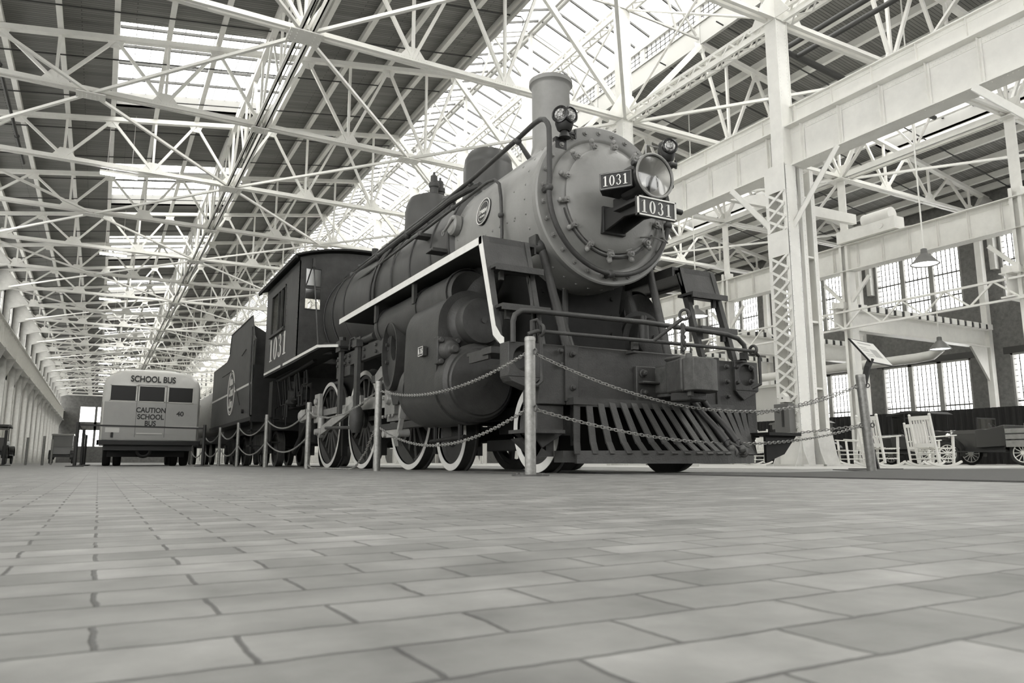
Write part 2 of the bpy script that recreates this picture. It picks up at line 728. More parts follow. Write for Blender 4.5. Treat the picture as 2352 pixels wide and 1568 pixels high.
m = M()
for side in (0, 1):
    X = (lambda x: x) if side == 0 else (lambda x: 2 * XM - x)
    a, b = sorted((X(XL - 0.4), X(SX0)))
    slab(m, a, b, YN, YF)
    a, b = sorted((X(SX1), X(11.8)))
    slab(m, a, b, YN, YF)
    a, b = sorted((X(SX0), X(SX1)))
    ys = [YN]
    for y in SKY:
        yy = y + (1.2 if side else 0)
        if yy + HW > YN + 0.5:
            if yy - HW > ys[-1]:
                slab(m, a, b, ys[-1], yy - HW)
            ys.append(yy + HW)
    if ys[-1] < YF:
        slab(m, a, b, ys[-1], YF)
struct(m, 'ceiling', 'deck_plank', smooth=False)

# --- skylight boxes: curb, glazing bars, panes
wn = 0
for side in (0, 1):
    X = (lambda x: x) if side == 0 else (lambda x: 2 * XM - x)
    for y in SKY:
        yy = y + (1.2 if side else 0)
        if yy < YN + 4: continue
        wn += 1
        x0, x1 = sorted((X(SX0), X(SX1)))
        H = 0.62
        curb = M()
        for (p, q) in (((x0, yy - HW), (x1, yy - HW)), ((x1, yy - HW), (x1, yy + HW)), ((x1, yy + HW), (x0, yy + HW)), ((x0, yy + HW), (x0, yy - HW))):
            vs = [(p[0], p[1], deckz(p[0])), (q[0], q[1], deckz(q[0])), (q[0], q[1], deckz(q[0]) + H), (p[0], p[1], deckz(p[0]) + H)]
            dx = 0.06 if p[1] == q[1] else 0
            d = Vector((q[1] - p[1], -(q[0] - p[0]), 0)).normalized() * 0.06
            vs += [tuple(Vector(v) + d) for v in vs]
            curb.add(vs, [(0, 1, 2, 3), (7, 6, 5, 4), (0, 4, 5, 1), (1, 5, 6, 2), (2, 6, 7, 3), (3, 7, 4, 0)])
        c = struct(curb, 'window_%d' % wn, 'curb_paint', smooth=False)
        g = M()
        g.add([(x0, yy - HW, deckz(x0) + H), (x1, yy - HW, deckz(x1) + H), (x1, yy + HW, deckz(x1) + H), (x0, yy + HW, deckz(x0) + H)], [(0, 1, 2, 3)])
        g.build('pane', 'pane', c, smooth=False)
        g = M()
        for i in range(1, 5):
            y2 = yy - HW + 2 * HW * i / 5
            g.bar((x0, y2, deckz(x0) + H - 0.05), (x1, y2, deckz(x1) + H - 0.05), 0.08, 0.09)
        for i in range(1, 12):
            x2 = x0 + (x1 - x0) * i / 12
            g.bar((x2, yy - HW, deckz(x2) + H - 0.01), (x2, yy + HW, deckz(x2) + H - 0.01), 0.02, 0.014)
        g.build('glazing_bar', 'glass_bar', c, smooth=False)

# --- the raised monitor over the centre line: clerestory panes and a glass gable
EZ, RZ = 17.75, 19.0
for side in (0, 1):
    X = (lambda x: x) if side == 0 else (lambda x: 2 * XM - x)
    wn += 1
    mx = X(11.8)
    fr = M()
    zb = deckz(11.8)
    fr.box(mx - 0.06, YN, zb - 0.45, mx + 0.06, YF, zb + 0.38)       # curb
    fr.box(mx - 0.12, YN, zb + 0.38, mx + 0.12, YF, zb + 0.46)
    fr.box(mx - 0.10, YN, EZ - 0.34, mx + 0.10, YF, EZ)            # eave beam
    for k in range(-4, KMAX + 1):
        for h_ in (0, 0.5):
            y = TY(k) + BAY * h_
            if YN < y < YF:
                fr.box(mx - 0.07, y - 0.14, zb + 0.3, mx + 0.07, y + 0.14, EZ - 0.2)
    c = struct(fr, 'window_%d' % wn, 'monitor_steel', smooth=False)
    g = M()
    g.add([(mx, YN, zb + 0.4), (mx, YF, zb + 0.4), (mx, YF, EZ - 0.3), (mx, YN, EZ - 0.3)], [(0, 1, 2, 3)])
    g.build('pane', 'pane', c, smooth=False)
    g = M()
    for i in range(1, 3):
        z = zb + 0.46 + (EZ - 0.34 - zb - 0.46) * i / 3
        g.box(mx - 0.016, YN, z - 0.016, mx + 0.016, YF, z + 0.016)
    ny = int((YF - YN) / 0.28)
    for i in range(ny):
        y = YN + i * 0.28
        g.box(mx - 0.016, y - 0.016, zb + 0.46, mx + 0.016, y + 0.016, EZ - 0.34)
    g.build('glazing_bar', 'glass_bar', c, smooth=False)
    # sloping glass of the gable
    wn += 1
    fr = M()
    fr.bar((XM + (-0.12 if side == 0 else 0.12), YN, RZ - 0.05), (XM + (-0.12 if side == 0 else 0.12), YF, RZ - 0.05), 0.12, 0.2)
    midx, midz = X(13.6), (EZ + RZ) / 2 - 0.10
    fr.bar((midx, YN, midz), (midx, YF, midz), 0.10, 0.16)
    c = struct(fr, 'window_%d' % wn, 'monitor_steel', smooth=False)
    g = M()
    g.add([(mx, YN, EZ + 0.02), (mx, YF, EZ + 0.02), (XM, YF, RZ + 0.06), (XM, YN, RZ + 0.06)], [(0, 1, 2, 3)])
    g.build('pane', 'pane', c, smooth=False)
    g = M()
    y = TY(-4)
    while y < YF:
        g.bar((mx, y, EZ - 0.02), (XM, y, RZ + 0.0), 0.065, 0.09)
        y += BAY / 7
    g.build('glazing_bar', 'glass_bar', c, smooth=False)

# --- left wall: brick piers, tall windows low down, a run of windows over the crane girder
m = M()
m.box(XL - 0.4, YN, 12.75, XL, YF, 13.55)
m.box(XL - 0.4, YN, 0, XL, YF, 0.9)
m.box(XL - 0.4, YN, 6.4, XL, YF, 9.5)
for k in range(-4, KMAX + 2):
    y = TY(k)
    m.box(XL - 0.4, y - 0.85, 0, XL, y + 0.85, 9.5)
    m.box(XL - 0.4, y - 0.6, 9.5, XL, y + 0.6, 13.4)
struct(m, 'wall_left', 'wall_brick', smooth=False)


def wall_window(name, x, y0, y1, z0, z1, nlights, side, rows=6, mid=0.42, cols=5, deep=0.12):
    """triple steel window in a wall plane x=const; side +1 when the room lies towards -x"""
    fr = M()
    t = 0.09
    xs = (x - deep, x + 0.02) if side > 0 else (x - 0.02, x + deep)
    fr.box(xs[0], y0, z0, xs[1], y1, z0 + t)
    fr.box(xs[0], y0, z1 - t, xs[1], y1, z1)
    w_ = (y1 - y0) / nlights
    for i in range(nlights + 1):
        tt = t if i in (0, nlights) else 0.24
        yc = y0 + i * w_
        a = max(y0, yc - tt / 2) if i else y0
        b_ = a + tt
        if i == nlights: a, b_ = y1 - t, y1
        fr.box(xs[0], a, z0, xs[1], b_, z1)
    c = struct(fr, name, 'window_frame', smooth=False)
    g = M()
    g.add([(x, y0, z0), (x, y1, z0), (x, y1, z1), (x, y0, z1)], [(0, 1, 2, 3)])
    g.build('pane', 'pane', c, smooth=False)
    g = M()
    for i in range(nlights):
        a, b_ = y0 + i * w_ + t, y0 + (i + 1) * w_ - t
        for j in range(1, cols):
            yy = a + (b_ - a) * j / cols
            g.box(x - 0.03, yy - 0.019, z0, x + 0.0, yy + 0.019, z1)
        for j in range(1, rows):
            zz = z0 + (z1 - z0) * j / rows
            g.box(x - 0.03, a, zz - 0.011, x + 0.0, b_, zz + 0.011)
    if mid:
        for mz in ((mid,) if isinstance(mid, float) else mid):
            zz = z0 + (z1 - z0) * mz
            g.box(x - 0.05, y0, zz - 0.035, x + 0.01, y1, zz + 0.035)
    g.build('glazing_bar', 'glass_bar', c, smooth=False)
    return c


for k in range(-1, KMAX + 1):
    y = TY(k)
    wn += 1
    wall_window('window_%d' % wn, XL - 0.15, y + 0.6, y + BAY - 0.6, 9.5, 12.75, 3, -1, rows=6, cols=4, mid=0.5)
    wn += 1
    wall_window('window_%d' % wn, XL - 0.15, y + 0.85, y + BAY - 0.85, 0.9, 6.4, 3, -1, rows=9, cols=4, mid=0.5)

# tall white blinds over the lower windows
for k in range(0, KMAX + 1):
    y = TY(k)
    m = M()
    for j in range(24):
        a = y + 1.25 + (BAY - 2.5) * j / 24
        b_ = y + 1.25 + (BAY - 2.5) * (j + 1) / 24
        d0, d1 = 0.03 * (j % 2), 0.03 * ((j + 1) % 2)
        m.add([(XL + 0.12 + d0, a, 0.35), (XL + 0.12 + d1, b_, 0.35), (XL + 0.12 + d1, b_, 6.6), (XL + 0.12 + d0, a, 6.6),
               (XL + 0.10 + d0, a, 0.35), (XL + 0.10 + d1, b_, 0.35), (XL + 0.10 + d1, b_, 6.6), (XL + 0.10 + d0, a, 6.6)],
              [(3, 2, 1, 0), (4, 5, 6, 7), (0, 1, 5, 4), (2, 3, 7, 6)])
    t = m.build('wall_curtain', 'panel_white', smooth=False)
    tag(t, 'tall white curtain over a left wall window, %s from the camera' % nth(k), 'curtain', 'white curtains along the left wall')

# --- right wall: brick with triple windows on two levels in each bay
WY0, WY1 = 0.95, 5.77                    # offsets of the window from its pier line
ZL0, ZL1, ZU0, ZU1 = 2.0, 5.25, 7.85, 11.35
m = M()
m.box(XR, YN, 0, XR + 0.5, YF, ZL0)
m.box(XR, YN, ZL1, XR + 0.5, YF, ZU0)
m.box(XR, YN, ZU1, XR + 0.5, YF, 13.6)
for k in range(-5, KMAX + 2):
    y = 13.6 + BAY * k
    m.box(XR, y + WY1 - BAY, ZL0, XR + 0.5, y + WY0, ZL1)
    m.box(XR, y + WY1 - BAY, ZU0, XR + 0.5, y + WY0, ZU1)
struct(m, 'wall_right', 'wall_brick', smooth=False)
lint = M()
for k in range(-2, KMAX + 1):
    y = 13.6 + BAY * k
    lint.box(XR - 0.03, y + WY0 - 0.3, ZU1, XR + 0.02, y + WY1 + 0.3, ZU1 + 0.32)
    lint.box(XR - 0.03, y + WY0 - 0.3, ZL1, XR + 0.02, y + WY1 + 0.3, ZL1 + 0.32)
    for (a, b_) in ((ZL0, ZL1), (ZU0, ZU1)):
        wn += 1
        wall_window('window_%d' % wn, XR + 0.14, y + WY0, y + WY1, a, b_, 3, 1, rows=12, cols=6, mid=(0.22, 0.56) if a > 5 else 0.30, deep=0.16)
struct(lint, 'trim_1', 'brick_dark_trim', smooth=False)

# --- far gable and the wall behind the camera
m = M()
m.box(XL - 0.4, YF, 0, -3.6, YF + 0.5, 16)
m.box(-3.6, YF, 0, 1.6, YF + 0.5, 3.0)
m.box(-3.6, YF, 6.0, 1.6, YF + 0.5, 7.5)
m.box(-3.6, YF, 10.3, 1.6, YF + 0.5, 16)
m.box(-1.2, YF, 3.0, -0.8, YF + 0.5, 10.3)
m.box(1.6, YF, 0, XR + 0.4, YF + 0.5, 19.5)
struct(m, 'wall_back', 'gable_grey', smooth=False)
for (a, b_) in ((-3.6, -1.2), (-0.8, 1.6)):
    for (c0, c1) in ((3.0, 6.0), (7.5, 10.3)):
        wn += 1
        g = M()
        g.add([(a, YF + 0.2, c0), (b_, YF + 0.2, c0), (b_, YF + 0.2, c1), (a, YF + 0.2, c1)], [(0, 1, 2, 3)])
        struct(g, 'window_%d' % wn, 'pane', smooth=False)
m = M()
for i in range(8):
    x = XL + (XR - XL) * i / 8
    m.box(x, YN - 0.4, 0, x + 1.2, YN, 14)
m.box(XL - 0.4, YN - 0.4, 0, XR + 0.4, YN, 7.0)  # unseen end wall; the open band above is sized for light on the engine
m.box(XL - 0.4, YN - 0.4, 11.5, XR + 0.4, YN, 19.5)
struct(m, 'wall_front', 'wall_brick', smooth=False)

# steel rails let into the paving under the locomotive
for i, x in enumerate((3.69, 5.21)):
    m = M()
    m.box(x - 0.035, 5.2, 0.0, x + 0.035, 60, 0.004)
    m.box(x - 0.14, 5.2, 0.0, x - 0.075, 60, 0.003)
    t = m.build('rail', 'steel_rail', smooth=False)
    tag(t, 'steel rail set in the brick paving under the %s wheels of the locomotive' % ('near left' if i == 0 else 'far right'), 'rail', 'rails under the locomotive')

# ============================================================ roof steel
BN = [-5.30, -2.12, 1.06, 4.15, 7.36, 10.5]             # bottom chord joints
TN = [-6.7, -3.7, -0.55, 2.6, 5.75, 8.9, 11.8]          # top chord joints


def make_truss():
    root = thing('roof_truss', 'x', 'roof truss', (0, 0, 0))
    Z = 12.0
    m = M()
    for s_ in (-1, 1):
        m.bar((XL + 0.9, s_ * 0.07, Z), (XM - 0.1, s_ * 0.07, Z), 0.05, 0.17)
        m.bar((XL + 0.9, s_ * 0.11, Z - 0.08), (XM - 0.1, s_ * 0.11, Z - 0.08), 0.10, 0.018)
    m.build('bottom_chord', 'white_steel', root, smooth=False)
    m = M()
    m.bar((XL + 0.2, 0, chord(XL) - 0.06), (11.8, 0, chord(11.8) - 0.06), 0.22, 0.17)
    m.build('top_chord', 'white_steel', root, smooth=False)
    # wall bracket
    m = M()
    m.prism([(XL, 9.4), (XL + 0.35, 9.4), (XL + 0.4, 11.6), (XL + 1.5, 11.95), (XL + 1.5, 12.1), (XL + 0.7, chord(XL + 0.7) - 0.1), (XL, chord(XL) - 0.1)], 'y', -0.13, 0.13)
    m.build('wall_bracket', 'white_steel_aged', root, smooth=False)
    seq = []
    for i in range(6):
        seq.append((TN[i], BN[i]))
        seq.append((TN[i + 1], BN[i]))
    seq.append((11.8, 15.3))
    for (t, b_) in seq:
        p, q = Vector((t, 0, chord(t) - 0.12)), Vector((b_, 0, Z + 0.05))
        big = abs(b_ - 15.3) < 0.2
        m = M()
        if big:
            m.bar(p, q, 0.14, 0.2)
        else:
            m.bar(p, q, 0.10, 0.10, up=(0, 1, 0))
        m.build('diagonal', 'white_steel', root, smooth=False)
    for b_ in BN:
        m = M()
        m.bar((b_, 0, Z), (b_, 0, chord(b_) - 0.1), 0.09, 0.09, up=(0, 1, 0))
        m.build('vertical', 'white_steel', root, smooth=False)
        g = M()
        g.prism([(b_ - 0.55, Z - 0.10), (b_ + 0.55, Z - 0.10), (b_ + 0.16, Z + 0.42), (b_ - 0.16, Z + 0.42)], 'y', -0.025, 0.025)
        for i in range(12):
            g.rivet((b_ - 0.5 + i * 0.09, -0.13, Z), (0, -1, 0), 0.016)
        g.build('gusset', 'white_steel', root)
    for t in TN[1:]:
        g = M()
        z = chord(t) - 0.12
        g.prism([(t - 0.28, z - 0.02), (t - 0.16, z - 0.30), (t + 0.16, z - 0.30), (t + 0.28, z + 0.06)], 'y', -0.022, 0.022)
        g.build('gusset', 'white_steel', root, smooth=False)
    # monitor frame above the slope
    m = M()
    m.bar((11.8, 0, chord(11.8) - 0.1), (11.8, 0, EZ), 0.16, 0.16, up=(0, 1, 0))
    m.bar((11.8, 0, EZ - 0.1), (XM, 0, RZ - 0.1), 0.09, 0.16)
    m.build('monitor_rafter', 'monitor_steel', root, smooth=False)
    for (p, q) in (((11.8, 0, 16.1), (XM, 0, 16.25)), ((13.6, 0, 18.2), (XM, 0, 16.3)), ((13.6, 0, 18.2), (12.0, 0, 16.2)), ((13.0, 0, 16.2), (13.6, 0, 18.2))):
        m = M()
        m.bar(p, q, 0.07, 0.07)
        m.build('monitor_brace', 'monitor_steel', root, smooth=False)
    return root


proto = make_truss()
pr = None
# a mirrored prototype for the right half: mirror the meshes once
mirror_mesh = {}


def mirrored(root):
    def cp(o, par):
        c = o.copy()
        if o.type == 'MESH':
            me = mirror_mesh.get(o.data.name)
            if me is None:
                me = o.data.copy()
                for v in me.vertices:
                    v.co.x = 2 * XM - v.co.x
                me.flip_normals()
                mirror_mesh[o.data.name] = me
            c.data = me
        COL.objects.link(c)
        if par is not None:
            c.parent = par
            c.matrix_parent_inverse = o.matrix_parent_inverse.copy()
        for ch in list(o.children):
            cp(ch, c)
        return c
    return cp(root, None)


mproto = mirrored(proto)
ks = list(range(-1, KMAX + 1))
for i, k in enumerate(ks):
    lab = 'white roof truss from left wall to centre columns, %s from the camera' % nth(i)
    if i == 0:
        proto.location = (0, TY(k), 0)
        proto['label'] = lab
        proto['group'] = 'roof trusses over the left aisle'
    else:
        dup(proto, loc=(0, TY(k), 0), label=lab)
for i, k in enumerate(ks):
    lab = 'white roof truss from centre columns to brick wall, %s from the camera' % nth(i)
    if i == 0:
        mproto.location = (0, TY(k), 0)
        mproto['label'] = lab
        mproto['group'] = 'roof trusses over the right aisle'
    else:
        dup(mproto, loc=(0, TY(k), 0), label=lab)

# --- purlins along the hall
PX = [-6.3, -5.3, -3.7, -2.12, -0.55, 1.02, 2.6, 4.17, 5.75, 7.32, 8.9, 10.45, 11.75]
for side in (0, 1):
    for i, x in enumerate(PX):
        X = x if side == 0 else 2 * XM - x
        z = chord(x) + 0.19
        m = M()
        m.bar((X, YN, z), (X, YF, z), 0.10, 0.30)
        m.bar((X, YN, z - 0.14), (X, YF, z - 0.14), 0.17, 0.03)
        t = m.build('purlin', 'white_steel', smooth=False)
        tag(t, 'white roof purlin running down the hall, %s from the %s wall' % (nth(i), 'left' if side == 0 else 'right brick'), 'purlin', 'purlins under the plank roof')

# --- heavy lengthwise truss at X=4.15 carrying the roof, and its mirror on the right
for side in (0, 1):
    X = 4.15 if side == 0 else 2 * XM - 4.15
    root = thing('longitudinal_truss', 'white lengthwise roof truss with double bottom chord down the %s aisle' % ('left' if side == 0 else 'right'), 'truss', (X, 6, 12))
    m = M()
    for s_ in (-1, 1):
        m.bar((X + s_ * 0.15, 4, 11.98), (X + s_ * 0.15, YF, 11.98), 0.04, 0.26)
        m.bar((X + s_ * 0.18, 4, 11.86), (X + s_ * 0.18, YF, 11.86), 0.12, 0.02)
    m.bar((X, 4, 11.99), (X, YF, 11.99), 0.03, 0.02)
    m.build('bottom_chord', 'white_steel', root, smooth=False)
    m = M()
    m.bar((X, 4, 14.55), (X, YF, 14.55), 0.18, 0.16)
    m.build('top_chord', 'white_steel', root, smooth=False)
    for k in range(-1, KMAX):
        y = TY(k)
        a = M()
        a.bar((X, y + 0.1, 12.05), (X, y + BAY / 4, 14.5), 0.12, 0.08, up=(1, 0, 0))
        a.bar((X, y + BAY / 4, 14.5), (X, y + BAY / 2, 12.05), 0.08, 0.06, up=(1, 0, 0))
        a.build('diagonal', 'white_steel', root, smooth=False)
        a = M()
        a.bar((X, y + BAY / 2, 12.05), (X, y + BAY * 0.75, 14.5), 0.08, 0.06, up=(1, 0, 0))
        a.bar((X, y + BAY * 0.75, 14.5), (X, y + BAY - 0.1, 12.05), 0.12, 0.08, up=(1, 0, 0))
        a.build('diagonal', 'white_steel', root, smooth=False)
        a = M()
        a.bar((X, y + BAY / 2, 12), (X, y + BAY / 2, 14.5), 0.08, 0.08, up=(1, 0, 0))
        a.build('vertical', 'white_steel', root, smooth=False)
        # riveted splice plate under the joint
        big = (k % 2 != 0)
        s2 = 0.36 if big else 0.24
        g = M()
        g.prism([(X - s2 * 1.25, y - s2), (X + s2 * 1.25, y - s2), (X + s2 * 1.25, y + s2), (X - s2 * 1.25, y + s2)], 'z', 11.80, 11.835)
        g.box(X - 0.03, y - 0.4, 11.85, X + 0.03, y + 0.4, 12.5)
        if k < 6:
            for i in range(6):
                for j in range(5):
                    if i in (0, 1, 4, 5) or j in (0, 4):
                        g.rivet((X - s2 * 1.1 + i * s2 * 0.44, y - s2 * 0.85 + j * s2 * 0.425, 11.80), (0, 0, -1), 0.02)
        g.build('splice_plate', 'white_steel', root)

# --- zigzag bracing in the plane of the bottom chords
nb = 0
for side in (0, 1):
    X = (lambda x: x) if side == 0 else (lambda x: 2 * XM - x)
    for k in range(-1, min(KMAX, 19)):
        even = (k % 2 == 0)
        y0, y1 = TY(k), TY(k + 1)
        # odd truss lines meet at 4.15, even ones at -1.12 and 9.8
        segs = [(-6.3, -1.12), (4.15, -1.12), (4.15, 9.8), (15.3, 9.8)]
        for j, (a, b_) in enumerate(segs):
            p = (X(a), y0 if not even else y1, 11.9)
            q = (X(b_), y1 if not even else y0, 11.9)
            m = M()
            m.bar(p, q, 0.10, 0.09)
            t = m.build('lateral_brace', 'white_steel', smooth=False)
            tag(t, 'white diagonal brace between bottom chords, bay %s from the camera, %s from the %s wall' % (nth(k + 1), nth(j), 'left' if side == 0 else 'right'), 'brace', 'zigzag braces under the roof')
for k in list(range(0, 20, 2)):
    for xx in (-1.12, 9.8):
        m = M()
        m.box(xx - 0.42, TY(k) - 0.26, 11.80, xx + 0.42, TY(k) + 0.26, 11.83)
        if k < 5:
            for i in range(7):
                for j in range(4):
                    m.rivet((xx - 0.36 + i * 0.12, TY(k) - 0.2 + j * 0.133, 11.80), (0, 0, -1), 0.02)
        t = m.build('gusset_plate', 'white_steel')
        tag(t, 'riveted plate joining braces under the %s truss, %s the lengthwise truss' % (nth(k + 1), 'left of' if xx < 0 else 'right of'), 'plate', 'brace plates under the roof')

# --- centre columns: laced twin leg below the crane girder, one plated leg above
def make_column(X, s=1):
    root = thing('column', 'x', 'column', (X, 0, 0))
    # near leg: -x face is laced, -y face is plated
    x0, x1 = X - 0.52, X - 0.10
    yh = 0.33
    m = M()
    for (xa, xb) in ((x0, x0 + 0.03), (x1 - 0.03, x1)):
        pass
    m.box(x0, -yh, 0, x1, -yh + 0.03, 7.7)
    m.box(x0, yh - 0.03, 0, x1, yh, 7.7)
    for yy in (-yh, yh - 0.10):
        m.box(x0 - 0.015, yy, 0, x0 + 0.015, yy + 0.10, 7.7)
        m.box(x1 - 0.015, yy, 0, x1 + 0.015, yy + 0.10, 7.7)
    for z0, z1 in ((0, 0.62), (5.3, 5.95), (7.0, 7.72)):
        m.box(x0 - 0.025, -yh, z0, x0 - 0.005, yh, z1)
        m.box(x1 + 0.005, -yh, z0, x1 + 0.02, yh, z1)
    n = 60
    for i in range(n):
        z = 0.12 + i * 0.128
        for xx in (x0 + 0.05, x1 - 0.05):
            m.rivet((xx, -yh, z), (0, -1, 0), 0.014)
    m.build('laced_leg', 'white_steel', root)
    # lacing bars
    m = M()
    for xx in (x0 - 0.022, x1 + 0.018):
        for z0, z1 in ((0.62, 5.3), (5.95, 7.0)):
            nn = max(2, round((z1 - z0) / 0.36))
            h = (z1 - z0) / nn
            for i in range(nn):
                a, b_ = z0 + i * h, z0 + (i + 1) * h
                m.bar((xx, -yh + 0.05, a), (xx, yh - 0.05, b_), 0.016, 0.065, up=(0, 0, 1))
                m.bar((xx - 0.012, yh - 0.05, a), (xx - 0.012, -yh + 0.05, b_), 0.016, 0.065, up=(0, 0, 1))
                m.rivet((xx - 0.02, -yh + 0.05, a), (-1, 0, 0), 0.022)
                m.rivet((xx - 0.02, yh - 0.05, a), (-1, 0, 0), 0.022)
    m.build('lacing', 'white_steel', root)
    # rear leg (I section) and diaphragms
    m = M()
    m.box(X + 0.06, -0.3, 0, X + 0.09, 0.3, 7.7)
    m.box(X + 0.55, -0.3, 0, X + 0.58, 0.3, 7.7)
    m.box(X + 0.09, -0.015, 0, X + 0.55, 0.015, 7.7)
    m.box(X + 0.09, -0.30, 0, X + 0.2, -0.27, 7.7)
    m.box(X + 0.44, -0.30, 0, X + 0.55, -0.27, 7.7)
    for z in (1.9, 3.6, 5.3, 6.9):
        m.box(X + 0.09, -0.27, z, X + 0.55, 0.27, z + 0.05)
    for i in range(60):
        z = 0.12 + i * 0.128
        m.rivet((X + 0.14, -0.30, z), (0, -1, 0), 0.013)
        m.rivet((X + 0.5, -0.30, z), (0, -1, 0), 0.013)
    m.build('plain_leg', 'white_steel', root)
    # flared base plates
    for (a, b_, c) in ((x0, x1, 0.42), (X + 0.06, X + 0.58, 0.38)):
        g = M()
        for yy in (-yh - 0.02, yh):
            g.prism([(a - (0.28 if a == x0 else 0.02), 0.0), (b_ + (0.02 if a == x0 else 0.26), 0.0), (b_ + (0.0 if a == x0 else 0.14), 0.3), (b_, 0.85), (a, 0.85), (a - (0.13 if a == x0 else 0.0), 0.3)], 'y', yy, yy + 0.02)
        g.prism([(-yh - 0.22, 0), (yh + 0.22, 0), (yh + 0.08, 0.35), (yh, 0.8), (-yh, 0.8), (-yh - 0.08, 0.35)], 'x', a - 0.02, a)
        g.box(a - 0.26 if a == x0 else a - 0.02, -yh - 0.24, 0, b_ + 0.02 if a == x0 else b_ + 0.26, yh + 0.24, 0.05)
        g.build('base_plate', 'white_steel_aged', root)
    # upper leg through the girders up to the roof
    m = M()
    m.box(X - 0.36, -0.19, 7.7, X - 0.33, 0.19, 16.4)
    m.box(X + 0.05, -0.19, 7.7, X + 0.08, 0.19, 16.4)
    m.box(X - 0.33, -0.17, 7.7, X + 0.05, -0.15, 16.4)
    m.box(X - 0.33, 0.15, 7.7, X + 0.05, 0.17, 16.4)
    for i in range(64):
        z = 9.6 + i * 0.1
        m.rivet((X - 0.28, -0.17, z), (0, -1, 0), 0.014)
        m.rivet((X + 0.0, -0.17, z), (0, -1, 0), 0.014)
    m.build('upper_leg', 'white_steel', root)
    # fan of gussets at the truss joints
    g = M()
    g.prism([(X - 1.0, 11.88), (X + 0.7, 11.88), (X + 0.12, 12.8), (X - 0.4, 12.8)], 'y', -0.21, -0.19)
    g.prism([(X - 0.9, 16.1), (X + 0.6, 16.1), (X + 0.2, 16.8), (X - 0.5, 16.8)], 'y', -0.21, -0.19)
    g.prism([(-0.7, 11.88), (0.7, 11.88), (0.2, 12.6), (-0.2, 12.6)], 'x', X - 0.39, X - 0.37)
    g.build('gusset', 'white_steel', root, smooth=False)
    m = M()
    m.bar((XM, 0, 16.3), (XM, 0, RZ - 0.05), 0.14, 0.14, up=(0, 1, 0))
    m.build('ridge_post', 'monitor_steel', root, smooth=False)
    # knee braces to the girder
    for s_ in (-1, 1):
        m = M()
        m.bar((X - 0.3, s_ * 0.3, 6.05), (X - 0.3, s_ * 1.75, 7.68), 0.16, 0.02, up=(1, 0, 0))
        m.bar((X - 0.3, s_ * 0.3, 6.05), (X - 0.3, s_ * 1.75, 7.68), 0.02, 0.14, up=(1, 0, 0), ow=0.07, oh=0.06)
        m.build('knee_brace', 'white_steel', root, smooth=False)
    return root


pc = make_column(XM)
for i, k in enumerate(range(-1, KMAX + 1)):
    where = {0: 'just outside the frame', 1: 'near column with the dark switch box beside the locomotive pilot', 2: 'column whose upper leg rises behind the smokebox'}.get(i, '%s from the camera' % nth(i))
    lab = 'white riveted laced steel column on the centre line, ' + where
    if i == 0:
        pc.location = (XM, TY(k), 0)
        pc['label'] = lab
        pc['group'] = 'centre columns'
    else:
        dup(pc, loc=(XM, TY(k), 0), label=lab)


# --- crane girders
def make_girder(X, z0, z1, ztop, name='crane_girder', s=-1):
    root = thing(name, 'x', 'girder', (X, 0, z0))
    m = M()
    L = BAY
    m.box(X - 0.012, 0, z0, X + 0.012, L, z1)
    m.box(X - 0.26, 0, z0 - 0.03, X + 0.26, L, z0)
    m.box(X - 0.26, 0, z1, X + 0.26, L, z1 + 0.035)
    for sx in (-1, 1):
        m.box(X + sx * 0.012, 0, z0, X + sx * 0.026, L, z0 + 0.15)
        m.box(X + sx * 0.012, 0, z1 - 0.15, X + sx * 0.026, L, z1)
    n = int(L / 0.10)
    for i in range(n):
        y = 0.05 + i * L / n
        for z in (z0 + 0.05, z0 + 0.11, z1 - 0.11, z1 - 0.05):
            m.rivet((X - 0.026, y + (0.05 if int(z * 50) % 2 else 0), z), (-1, 0, 0), 0.013)
        m.rivet((X - 0.15, y, z0 - 0.03), (0, 0, -1), 0.015)
    m.build('web_plate', 'white_steel', root)
    for j in range(6):
        y = (j + 0.5) * L / 6
        g = M()
        for sx in (-1, 1):
            g.box(X + sx * 0.026, y - 0.01, z0 + 0.01, X + sx * 0.13, y + 0.01, z1 - 0.01)
            g.box(X + sx * 0.026, y - 0.05, z0 + 0.01, X + sx * 0.04, y + 0.05, z1 - 0.01)
        for i in range(9):
            g.rivet((X - 0.04, y + 0.035, z0 + 0.08 + i * (z1 - z0 - 0.16) / 8), (-1, 0, 0), 0.012)
        g.build('stiffener', 'white_steel', root)
    if ztop:
        m = M()
        Xo = X + 0.10
        m.box(Xo - 0.01, 0, z1 + 0.035, Xo + 0.01, L, ztop)
        m.box(Xo - 0.12, 0, ztop, Xo + 0.12, L, ztop + 0.03)
        m.box(Xo - 0.024, 0, ztop - 0.10, Xo + 0.024, L, ztop)
        for i in range(int(L / 0.12)):
            m.rivet((Xo - 0.024, 0.05 + i * 0.12, ztop - 0.05), (-1, 0, 0), 0.012)
        for j in range(6):
            y = (j + 1) * L / 6 - 0.3
            m.box(Xo - 0.08, y - 0.01, z1 + 0.04, Xo + 0.08, y + 0.01, ztop)
        m.build('upper_plate', 'white_steel', root)
    return root


gp = make_girder(XM, 7.72, 8.80, 9.42)
for i, k in enumerate(range(-2, KMAX + 1)):
    lab = 'white riveted plate crane girder along the centre columns, span %s from the camera' % nth(i)
    if i == 0:
        gp.location = (XM, TY(k), 7.72)
        gp['label'] = lab
        gp['group'] = 'centre crane girder spans'
    else:
        dup(gp, loc=(XM, TY(k), 7.72), label=lab)
